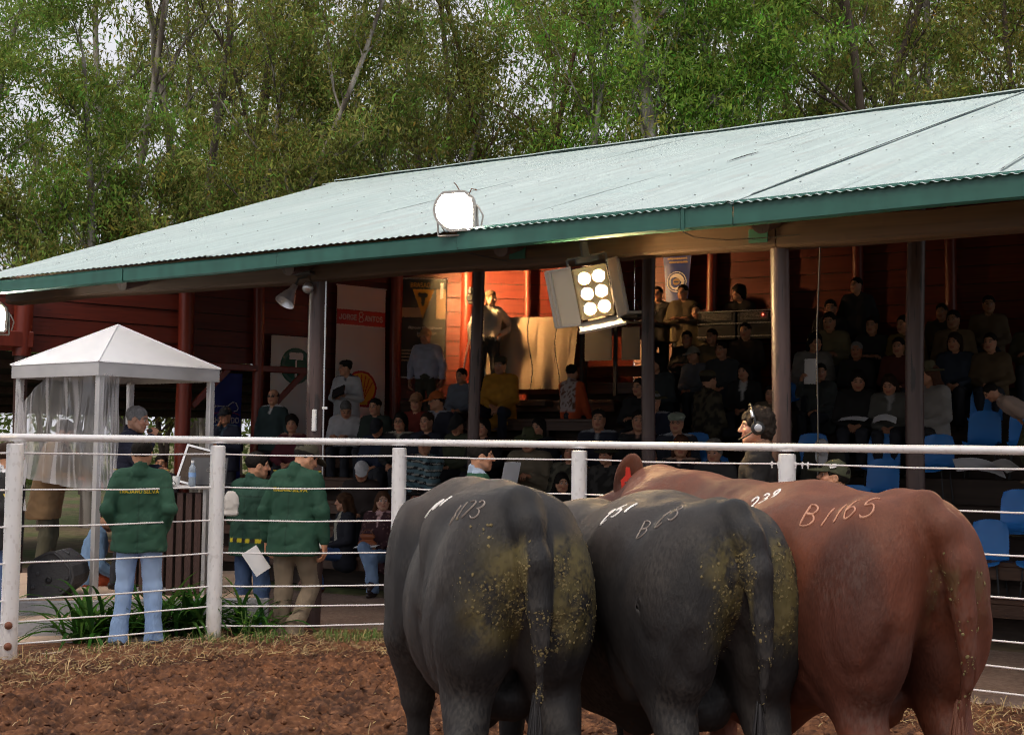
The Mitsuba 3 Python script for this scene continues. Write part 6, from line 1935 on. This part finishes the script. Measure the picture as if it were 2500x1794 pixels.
sit(-1.17, 6, 1.12, 'child in orange sleeved shirt with printed back facing the control stand', 165, arms=('down', 'down'), coat=0, tint=printed_back, head=(10, 0), hair=('short', DK))
P = stand_at(-2.93, 7.92, 2.39, 1.61, 'cameraman in white shirt standing with a hand on his hip', 35, arms=('hip', 'relax'), top=(.42, .38, .33), bot=(.02, .018, .016), coat=0, hair=('short', (.06, .035, .02)), head=(38, 6), hi=1)
solo('stand_platform', moved(box([2.2, 1.3, .10], (0, 0, 0), None, .01), FRONT, A2W(-2.9, 8.42, 2.33)), 'm_riser', 'dark platform of the cameraman by the lit wall', 'platform')
ck = thing('video_camera', 'black video camera on a tripod left of the white shirt', 'video camera')
o = A2W(-3.14, 7.88, 4.00)
part('camera_body', cat(box([.34, .13, .15], o, rotz(-60), .01), box([.10, .10, .08], o + [-.08, .02, .12], rotz(-60), .01)), 'm_black', ck)
part('lens', moved(lathe([(0, .19), (.045, .19), (.055, .18), (.055, 0), (0, 0)], 20), frame([-.3, -.92, -.1]) @ np.array([[0, 0, 1], [1, 0, 0], [0, 1, 0]]), o + [-.04, -.12, 0]), 'm_dark', ck, smooth=40)
part('viewfinder', cat(box([.07, .14, .07], o + [.12, .10, .08], rotz(-60), .006), rod(o + [.0, .0, .14], o + [-.10, -.15, .16], .016, 10)), 'm_dark', ck)
for a in (200, 320, 80):
    part('tripod_leg', rod(o - [0, 0, .10], o + np.array([.28 * math.cos(math.radians(a)), .28 * math.sin(math.radians(a)), -1.55]), .014, 10), 'm_lampmetal', ck, smooth=40)
P = sit(-2.40, 6, 1.25, 'man in yellow jacket and dark shorts below the cameraman', 10, arms=('knee', 'lap'), legs='wide', top=(.42, .20, .018), bot=(.015, .018, .035), hat=('beret', (.05, .04, .02)), head=(0, 8), hi=1, bulk=.024)
stand_at(-3.92, 7.65, 1.80, 1.60, 'man in pale blue shirt and tan cap before the black banner', 15, arms=('relax', 'relax'), top=(.30, .32, .42), bot=(.035, .034, .022), coat=0, hat=('cap', (.30, .19, .10)), head=(-10, 8), hi=1, skin=(.30, .15, .09))
sit(-3.10, 6, 1.10, 'man in light blue shirt in the shade of the inner post', 8, arms=L2, top=(.13, .15, .19), head=(-12, 6), coat=0)
sit(-2.62, 4, 1.26, 'man in orange cap looking left', -8, arms=L2, top=(.018, .020, .034), hat=('cap', (.42, .10, .02)), head=(-30, 8), collar=((.32, .32, .36), .36))
sit(-3.02, 4, 1.24, 'youth in tan cap and dark red sweater', 12, arms=L2, top=(.16, .02, .012), hat=('cap', (.32, .17, .09)), head=(8, 4))
sit(-2.82, 3, 1.24, 'woman in glasses with a patterned neck scarf', 10, arms=L2, top=(.014, .014, .016), hair=('bob', DK), glasses='clear', head=(6, 2), collar=((.35, .33, .26), .36))
sit(-2.35, 3, 1.24, 'man in dark blue jacket with a broad forehead', 10, arms=FD, top=(.012, .016, .030), head=(-10, 2), hair=('short', BRN))
sit(-1.83, 3, 1.22, 'person in black cap with pale lettering looking down', -10, arms=L2, top=(.045, .055, .03), hat=('cap', (.010, .010, .011)), head=(15, 24))
sit(-1.43, 3, 1.17, 'dark haired woman right of the inner post', 12, arms=L2, top=(.012, .012, .013), hair=('bob', DK), head=(-5, 2))
sit(-3.21, 3, 1.18, 'man in dark blue cap looking down at the front post', 15, arms=L2, top=(.014, .022, .05), hat=('cap', (.012, .013, .02)), head=(5, 28))
stand_at(2.50, 9.6, 2.55, 1.57, 'tallest standing man before the red wall at the right', 5, top=(.014, .014, .018), head=(-25, 0))
sit(2.12, 9, 1.24, 'dark haired person left of the tallest standing man', 5, arms=L2, top=(.012, .012, .014), head=(10, 6))
sit(2.33, 8, 1.28, 'person in pale yellow sweater with crossed arms', 5, arms=FD, top=(.17, .15, .085), head=(0, 12), coat=0, bulk=.02)
sit(2.30, 7, 1.24, 'person in grey white jacket in the third row from the top', 20, arms=L2, top=(.17, .16, .15), head=(20, 14), hair=('bob', DK))
sit(2.92, 7, 1.10, 'red faced man in dark jacket in the shaded upper rows', 6, arms=L2, top=(.016, .015, .015), head=(0, 4), skin=(.36, .15, .08), hair=('short', GREY))
P = sit(2.62, 6, 1.07, 'man in greenish jacket reading a raised white paper', -5, arms=('lap', 'up'), top=(.045, .052, .05), hair=('short', DK), head=(25, 6))
sheet_at('white paper raised to the face of the man in the greenish jacket', P['hand'](-1) + [.10, -.05, .06], .16, .34, rotz(-25) @ rotx(84))
P = sit(3.33, 5, 1.25, 'woman in black writing in a notebook', 8, arms=L2, top=BLACK, hair=('long', DK), head=(10, 26))
sheet_at('open notebook on the knees of the woman in black', P['W'](np.array([[.36, 0, .66]]))[0], .34, .20, rotz(-30) @ rotx(14))
P = sit(3.75, 5, 1.19, 'woman in grey jacket looking down at white papers', 8, arms=L2, top=(.085, .085, .075), hair=('long', BRN), head=(-6, 28), collar=((.3, .3, .3), .30))
sheet_at('white papers on the lap of the woman in the grey jacket', P['W'](np.array([[.34, -.03, .68]]))[0], .28, .20, rotz(-20) @ rotx(24), bend=.05)
P = sit(4.25, 5, 1.28, 'woman in pale coat and brimmed hat right of the dark post', -30, arms=L2, top=(.26, .25, .235), bot=BLACK, hair=('long', (.08, .035, .02)), hat=('brim', (.10, .09, .05)), head=(-25, 4), coat=1, bulk=.022)
stand_at(5.60, 5.9, 1.32, 1.05, 'child in pale pink shirt bending over the blue chairs', -70, arms=('down', 'down'), lean=62, legs='bend', top=(.40, .30, .25), bot=(.06, .065, .03), coat=0, hair=('short', DK), head=(0, -20), shoe=(.26, .17, .10))
sit(4.08, 8, 1.24, 'man in tan jacket in the shade at the far right', 5, arms=L2, top=(.14, .095, .05), head=(-10, 6), skin=(.3, .16, .09))
sit(4.40, 9, 1.20, 'person behind the tan jacket at the far right', 5, arms=L2, top=(.10, .07, .04), head=(10, 4), skin=(.3, .16, .09))
sit(3.76, 9, 1.12, 'dark person high up right of the inner post', 5, arms=L2, top=(.03, .028, .02), head=(-5, 4), skin=(.3, .14, .08))
sit(3.42, 8, 1.20, 'person in dull yellow behind the inner post', 5, arms=L2, top=(.16, .11, .03), head=(-30, 8))
sit(3.50, 7, 1.14, 'person in dark red beside the inner post', 5, arms=L2, top=(.09, .018, .012), head=(-5, 6))
sit(5.1, 8, 1.18, 'person in olive in the far right upper seats', 5, arms=FD, top=(.06, .055, .03), head=(6, 4))
sit(2.18, 5, 1.06, 'person in tan jacket mostly hidden by the front post', 5, arms=L2, top=(.13, .105, .07), head=(5, 10), bulk=.026)
sit(4.7, 7, 1.16, 'person in brown two rows behind the bending child', 5, arms=L2, top=(.09, .06, .03), head=(-12, 4))

sit(2.95, 8, 1.20, 'person in charcoal jacket between the pale yellow sweater and the inner post', 6, arms=FD, top=(.022, .022, .024), head=(-8, 4))
sit(4.25, 7, 1.18, 'person in dull blue seated behind the brimmed hat', 4, arms=L2, top=(.02, .03, .05), head=(-14, 6), hair=('bob', BRN))
sit(.95, 7, 1.15, 'person in slate grey two rows above the camouflage jacket', 10, arms=L2, top=(.04, .045, .05), head=(-16, 4))
sit(1.05, 8, 1.18, 'person in dark brown below the equipment racks', 12, arms=L2, top=(.04, .026, .018), head=(-10, 4))
sit(.28, 5, 1.16, 'person in black with folded arms left of the camouflage jacket', 10, arms=FD, top=(.013, .013, .015), head=(-18, 4))
sit(2.75, 3, 1.17, 'person in dark green behind the front post at the rail', 8, arms=L2, top=(.018, .028, .022), head=(-12, 6))
sit(-.55, 3, 1.18, 'dark clothed person left of the navy sweater man behind the olive hat', 10, arms=L2, top=(.016, .017, .022), head=(-12, 6), hair=('bob', DK))
sit(-3.75, 4, 1.18, 'person in dark green between the grey haired man and the tan cap', 12, arms=L2, top=(.018, .03, .024), head=(-8, 6))

# ---- blue plastic chairs
def chair(t, k, label, group=None, yaw=0.):
    key = thing('plastic_chair', label, 'chair', group)
    prof = np.array([(.235, .405), (.225, .435), (.16, .440), (.02, .428), (-.10, .425), (-.165, .440), (-.195, .49), (-.215, .60), (-.235, .72), (-.255, .825), (-.262, .835)])
    R = rotz(NYAW + yaw); o = A2W(t, S0 + DS * k + .06, -.15 + RI * k)
    rows = []
    for i, (x, z) in enumerate(prof):
        w = (.195, .205, .212, .212, .205, .20, .198, .196, .19, .165, .13)[i]
        r = []
        for g in np.linspace(-1, 1, 13):
            dish = -.022 * (1 - g * g) if i < 5 else 0
            bk = .035 * g * g if i > 5 else 0
            r.append([x + bk + (.018 * abs(g) ** 3 if i > 8 else 0), g * w, z + dish + (.016 * abs(g) ** 4 if i < 5 else -.02 * abs(g) ** 4 * (i > 8))])
        rows.append(r)
    Q = np.array(rows)
    m = grid_mesh(Q); m2 = (m[0] - [.004, 0, .005], m[1][:, ::-1])
    part('shell', moved(cat(m, m2), R, o), 'm_bluechair', key, smooth=True)
    for x in (.15, -.13):
        for y in (.15, -.15):
            part('leg', moved(rod((x, y, .43), (x * 1.25, y * 1.25, .0), .010, 8), R, o), 'm_dark', key, smooth=40)
    return key


for i, (t, k, lab) in enumerate(((-.18, 3, 'blue chair left of the man in navy sweater'), (.62, 4, 'blue chair behind the navy sweater and the black jacket'), (1.86, 3, 'empty blue chair right of the flat cap'), (1.33, 4, 'blue chair behind the flat cap'),
        (1.2, 5, 'blue chair below the white collared woman'), (1.95, 7, 'shaded blue chair left of the front post in the upper rows'), (2.62, 2, 'blue chair left of the man with headphones'), (2.9, 4, 'blue chair right of the front post at the white cap'),
        (3.85, 2, 'blue chair just above the back of the red bull'), (3.95, 3, 'empty blue chair in full view left of the dark inner post'), (3.80, 4, 'empty blue chair one row above and left of the dark inner post'), (4.42, 4, 'blue chair half hidden by the dark inner post'),
        (4.85, 5, 'blue chair under the pale coat'), (5.35, 5, 'dark blue chair the child leans on'), (5.42, 1, 'lowest blue chair beside the rump of the red bull'), (5.62, 2, 'bright blue chair one row up at the right edge'),
        (5.98, 1, 'blue chair cut by the right edge of the view'), (6.1, 2, 'blue chair beyond the right edge'), (4.75, 6, 'dim blue chair behind the pale coat'), (3.08, 6, 'dim blue chair right of the front post in the middle rows'), (3.2, 8, 'dim blue chair in the upper rows'))):
    chair(t, k, lab, yaw=[4, -6, 3, 8, -3][i % 5])
# newspaper on a bench at the right
sheet_at('newspaper lying on a bench below the bending child', A2W(4.98, S0 + DS * 4 - .1, 1.48), .55, .38, rotz(-10) @ rotx(22) @ roty(8), 'newspaper', 'm_paper', .06, 'newspaper')
sheet_at('second newspaper on the bench at the right edge', A2W(5.32, S0 + DS * 4 - .1, 1.50), .35, .25, rotz(30) @ rotx(30), 'newspaper', 'm_bannerwhite', .05, 'newspaper')

# ------------------------------------------------------------------ eucalyptus trees behind the shelter
scene['m_leaf'] = {'type': 'principledthin', 'base_color': VC, 'roughness': .75, 'diff_trans': .8, 'spec_trans': 0.0, 'eta': 1.12}


def f_bark(p, n, uv):
    a = fbm(p.x * 6, p.y * 6, p.z * .9, 3)
    return mix((.10, .080, .068), (.36, .33, .30), sstep(.35, .68, a))


mat('m_barkpale', mikit.proc(f_bark), .8)
mat('m_barkdark', mikit.proc(lambda p, n, uv: mix((.038, .027, .021), (.115, .085, .066), fbm(p.x * 9, p.y * 9, p.z * 1.1, 3))), .85)
mat('m_barkred', mikit.proc(lambda p, n, uv: mix((.075, .038, .026), (.17, .095, .065), fbm(p.x * 9, p.y * 9, p.z * 1.1, 3))), .85)


def euca(label, x, y, H, seed, r0=.15, lean=(0, 0), fork=.35, base=.22, dens=1.0, hue=(1, 1, 1), bark='m_barkpale', spread=1.0, leaf=1.0, group='eucalyptus trees behind the shelter', proto=None):
    """a tall gum tree: forked trunk, rising limbs, drooping sprays of narrow leaves in clumps"""
    r = np.random.default_rng(seed); key = None if proto else thing('eucalyptus_tree', label, 'tree', group)
    limbs, tips = [], []

    def grow(p, d, L, rad, lev):
        n = 7 if lev == 0 else 5
        q, rr = [p], [rad]
        wander = .06 if lev == 0 else .16
        for i in range(n):
            d = d + r.normal(0, wander, 3) * [1, 1, .5]
            if lev >= 2: d = d + np.array([0, 0, -.05 * i])
            d = d / np.linalg.norm(d)
            q.append(q[-1] + d * L / n); rr.append(rad * (1 - .72 * (i + 1) / n))
            f = (i + 1) / n
            z = q[-1][2]
            if lev < 3 and (lev > 0 or z > base * H):
                kids = (2 if lev == 0 else 2 if r.random() < .75 else 1)
                for _ in range(kids):
                    a = r.uniform(0, 2 * np.pi); el = r.uniform(.35, 1.0) if lev < 2 else r.uniform(-.3, .7)
                    cd = np.array([math.cos(a) * math.cos(el), math.sin(a) * math.cos(el), math.sin(el)])
                    cd = cd * .8 + d * (.5 if lev else .3); cd /= np.linalg.norm(cd)
                    grow(q[-1], cd, L * (.26 if lev == 0 else .52) * r.uniform(.7, 1.25) * (1 - .35 * f) * (spread if lev == 0 else 1), rr[-1] * r.uniform(.38, .55), lev + 1)
        limbs.append((q, rr, lev))
        if lev >= 1:
            for f in ((.6, 1.0) if lev == 2 else (1.0,)):
                tips.append((q[int(round(f * n))], d, lev))

    b = np.array([x, y, -.2])
    nf = 2 if r.random() < fork * 2 else 1
    if nf == 1:
        grow(b, np.array([lean[0], lean[1], 1.]), H, r0, 0)
    else:
        hs = H * r.uniform(.15, .35); s0 = np.array([lean[0], lean[1], 1.]); s0 /= np.linalg.norm(s0); m_ = b + s0 * hs
        limbs.append(([b, b + s0 * hs * .5, m_], [r0, r0 * .9, r0 * .82], 0))
        for sg_ in (-1, 1): grow(m_ - s0 * .1, s0 + np.array([sg_ * r.uniform(.08, .2), r.normal(0, .1), 0]), H - hs, r0 * .7, 0)
    trunk_m = cat(*[tube(q, rr, 9 if lev == 0 else 5, False) for q, rr, lev in limbs if lev <= 1])

    branch_m = cat(*[tube(q[::2] if len(q) > 4 else q, np.maximum(rr, .006)[::2] if len(q) > 4 else np.maximum(rr, .006), 3, False) for q, rr, lev in limbs if lev == 2])
    if not proto: part('trunk', cat(trunk_m, branch_m), bark, key, smooth=True)
    # leaves
    vs, cs = [], []
    for p, d, lev in tips:
        if p[2] < 2.2: continue
        n = int((13 if lev == 3 else 10) * dens * r.uniform(.4, 1.5))
        sp = r.uniform(.20, .42) * (1.0 if lev == 3 else .8)
        tone = r.uniform(.55, 1.35); warm = r.normal(0, 1)
        base_c = np.array([.265, .285, .085]) * np.array(hue) * tone
        if warm > 1.75: base_c = base_c * [1.25, .95, .75]
        elif warm < -.9: base_c = base_c * [.72, 1.10, .8]
        c = p + r.normal(0, 1, (n, 3)) * [sp, sp, sp * .75] * .62 - [0, 0, sp * .25]
        L = r.uniform(.048, .092, n) * leaf; w = L * r.uniform(.20, .34, n)
        a = r.uniform(0, 2 * np.pi, n); e = r.normal(-.7, .55, n)
        dv = np.stack([np.cos(a) * np.cos(e), np.sin(a) * np.cos(e), np.sin(e)], 1)
        o = r.normal(0, 1, (n, 3)); sv = np.cross(dv, o); sv /= np.linalg.norm(sv, axis=1, keepdims=True)
        sv *= w[:, None]; dv *= L[:, None]
        vs.append(np.stack([c - dv, c + sv - dv * .1, c + dv, c - sv - dv * .1], 1))
        col = base_c * r.uniform(.7, 1.35, (n, 1)) * (1 + r.normal(0, .10, (n, 3)))
        cs.append(np.repeat(col[:, None], 4, 1))
    V = np.vstack(vs).reshape(-1, 3); C = np.clip(np.vstack(cs).reshape(-1, 3), .004, 1)
    i = np.arange(len(V) // 4) * 4
    F = np.vstack([np.stack([i, i + 1, i + 2], 1), np.stack([i, i + 2, i + 3], 1)])
    if proto:
        scene[proto] = {'type': 'shapegroup', 'trunk': mikit.ply(cat(trunk_m, branch_m), bark, smooth=True), 'crown': mikit.ply((V, F), 'm_leaf', color=C)}
    else: part('crown', (V, F), 'm_leaf', key, color=C)


TREES = [  # label, x, y, height, seed, options
    ('gum tree at the far left with tall thin pale forks against the sky', -9.6, 33, 19, 101, dict(fork=.6, dens=.5, r0=.17, base=.45)),
    ('tall gum tree with a long bare pale trunk at the upper left', -8.0, 34, 21, 102, dict(fork=.6, dens=.5, r0=.18, base=.45)),
    ('dense green tree at the left edge above the low end of the roof', -12.2, 29, 14, 103, dict(fork=.2, dens=1.3, base=.1, hue=(.85, 1.1, .9), spread=1.2)),
    ('full crowned tree second from the left edge above the roof', -8.9, 28.5, 9.8, 104, dict(fork=.2, dens=1.35, base=.1, hue=(.9, 1.1, .9), spread=1.25)),
    ('bushy tree with a leaning pale trunk above the lower roof slope', -6.6, 30, 13.5, 105, dict(lean=(.18, 0), dens=1.1, base=.18, spread=1.1)),
    ('dark trunked tall tree left of the roof peak', -6.8, 33, 21, 106, dict(fork=.1, dens=.95, r0=.19, bark='m_barkdark', base=.2)),
    ('broad tree with a crown that fills the gap left of the roof peak', -3.4, 30, 10.2, 107, dict(dens=1.1, base=.15, spread=1.15)),
    ('thin forked tree just left of the bright gap of sky', -6.2, 37, 21, 108, dict(dens=.8, base=.3)),
    ('pair of straight pale stems standing in the bright gap of sky', -5.0, 38, 22, 109, dict(fork=.9, dens=.25, r0=.17, base=.55)),
    ('low leafy tree right above the roof peak', -2.2, 29.5, 9.8, 110, dict(dens=1.3, base=.12, hue=(1.1, 1.02, 1), spread=1.2)),
    ('slender dark tree beside the second gap of sky', -2.0, 36, 21, 111, dict(fork=.2, dens=.40, r0=.16, bark='m_barkdark', base=.35)),
    ('reddish trunked tree behind the square floodlight', -.4, 31, 14.5, 112, dict(lean=(.08, 0), dens=1.05, bark='m_barkred', base=.2)),
    ('bright green crowned tree in the middle of the row', 1.6, 30.5, 16.5, 113, dict(dens=1.25, base=.15, hue=(.82, 1.22, .8), spread=1.15)),
    ('dense tree with yellowish leaves just right of the middle', 3.1, 31.5, 17.5, 114, dict(dens=1.25, base=.16, hue=(1.05, 1.1, .8), spread=1.1)),
    ('tree with a thick pale trunk and a long bare side branch', 4.05, 30.2, 19, 115, dict(fork=.05, dens=.85, r0=.21, base=.32, hue=(.9, 1.12, .9))),
    ('low bright bush of a tree at the ridge right of the middle', 5.6, 29.5, 12.0, 116, dict(dens=1.15, base=.15, hue=(.8, 1.15, .75))),
    ('dark crowned tree behind the long ridge', 6.6, 34, 19.5, 117, dict(dens=1.1, bark='m_barkdark', base=.2, hue=(.85, .95, .9))),
    ('fork limbed dark tree at the upper right', 8.2, 31, 18, 118, dict(fork=.8, dens=.9, r0=.18, bark='m_barkdark', base=.3, hue=(.9, .95, .9))),
    ('olive brown leaved tree left of the thick red trunk', 9.2, 33, 18, 119, dict(dens=1.1, base=.15, hue=(1.1, .92, .85))),
    ('tree with the thick reddish trunk near the right edge', 10.75, 30.5, 20, 120, dict(fork=.05, dens=.8, r0=.24, bark='m_barkred', base=.35, hue=(.95, .95, .9))),
    ('dusky tree at the right edge above the ridge', 12.6, 32, 18, 121, dict(dens=1.15, bark='m_barkdark', base=.15, hue=(1, .92, .85))),
]
for lab, x, y, H, sd, o in TREES:
    euca(lab, x, y, H, sd, **o)
# the long bare side branch of the pale tree
part('bare_branch', tube([(4.02, 30.2, 9.0), (3.1, 30.0, 9.9), (2.1, 29.9, 10.9), (1.2, 29.9, 11.3)], [.055, .045, .03, .012], 7), 'm_barkpale', [k for k in labels if labels[k].get('label', '').startswith('tree with a thick pale trunk')][0], smooth=True)
r = np.random.default_rng(77)
PROTO = (('tree_kind_a', 201, 'm_barkdark', .95), ('tree_kind_b', 203, 'm_barkpale', .9), ('tree_kind_c', 206, 'm_barkdark', 1.0))
for nm, sd, bk_, dn in PROTO:                             # the trees behind those, instances of three kinds
    euca('', 0, 0, 15., sd, fork=.3, dens=dn * 1.15, leaf=1.5, base=.2, hue=(.95, 1.0, .9), bark=bk_, spread=1.15, proto=nm)
ROW2 = ((-19, 44, 1.1), (-16.6, 43, .8), (-14.2, 45, .78), (-12.0, 42, .84), (-10.2, 45, 1.35), (-8.6, 43, 1.2), (-6.4, 46, .86), (-4.6, 44, .84), (-3.2, 47, .84), (-1.9, 43, .86), (.4, 45, 1.35),
        (2.6, 43, 1.3), (4.6, 45, 1.4), (6.6, 42, 1.1), (8.4, 44, 1.3), (10.4, 42, 1.2), (12.3, 45, 1.35), (14.3, 43, 1.25), (16.5, 44, 1.3), (18.6, 43, 1.2), (15.2, 34, 1.2), (18.0, 36, 1.15), (21.0, 41, 1.25), (24.0, 43, 1.2), (27.2, 41, 1.25), (30.5, 44, 1.2), (-22.0, 43, 1.2), (-25.0, 45, 1.2), (-16.0, 32, .85))
for i, (x, y, sc) in enumerate(ROW2):
    k_ = thing('eucalyptus_tree', 'tree of the second row, seen only through the crowns in front', 'tree', 'trees of the second row behind the shelter')
    scene[k_] = {'type': 'instance', 'to_world': T().translate([x, y, 0]).rotate([0, 0, 1], float(r.uniform(0, 360))).scale([.9 * sc ** .3, .9 * sc ** .3, sc]), 'shapegroup': {'type': 'ref', 'id': PROTO[i % 3][0]}}
# young trees beyond the open end of the shelter
for i, (x, y, H) in enumerate(((-9.5, 27.5, 6.5), (-7.4, 29, 7), (-12.5, 27, 7.5), (-5.6, 30.5, 7.0))):
    euca(('slim young tree seen under the shed roof at the left edge', 'slim young tree seen under the shed roof behind the auctioneer', 'young tree left of the canopy post in the gap below the shed', 'young tree seen between the red column and the auctioneer')[i], x, y, H, 300 + i, r0=.09, base=.06, dens=.7, bark='m_barkdark', group=None)
hedge_v, hedge_c = [], []
n = 26000
c = np.stack([r.uniform(-34, 30, n), r.uniform(50, 58, n), r.uniform(-.2, 1, n) ** 2 * 5.0], 1)
L = r.uniform(.12, .25, n); a = r.uniform(0, 2 * np.pi, n); e = r.normal(-.3, .6, n)
dv = np.stack([np.cos(a) * np.cos(e), np.sin(a) * np.cos(e), np.sin(e)], 1) * L[:, None]; sv = np.cross(dv, r.normal(0, 1, (n, 3))); sv = sv / np.linalg.norm(sv, axis=1, keepdims=True) * (L * .4)[:, None]
V = np.stack([c - dv, c + sv, c + dv, c - sv], 1).reshape(-1, 3); i = np.arange(n) * 4
solo('undergrowth', (V, np.vstack([np.stack([i, i + 1, i + 2], 1), np.stack([i, i + 2, i + 3], 1)])), 'm_leaf', 'low leafy undergrowth far behind the trees', 'undergrowth', kind='stuff',
     color=np.repeat(np.array([.13, .17, .05]) * r.uniform(.5, 1.4, (n, 1)), 4, 0))
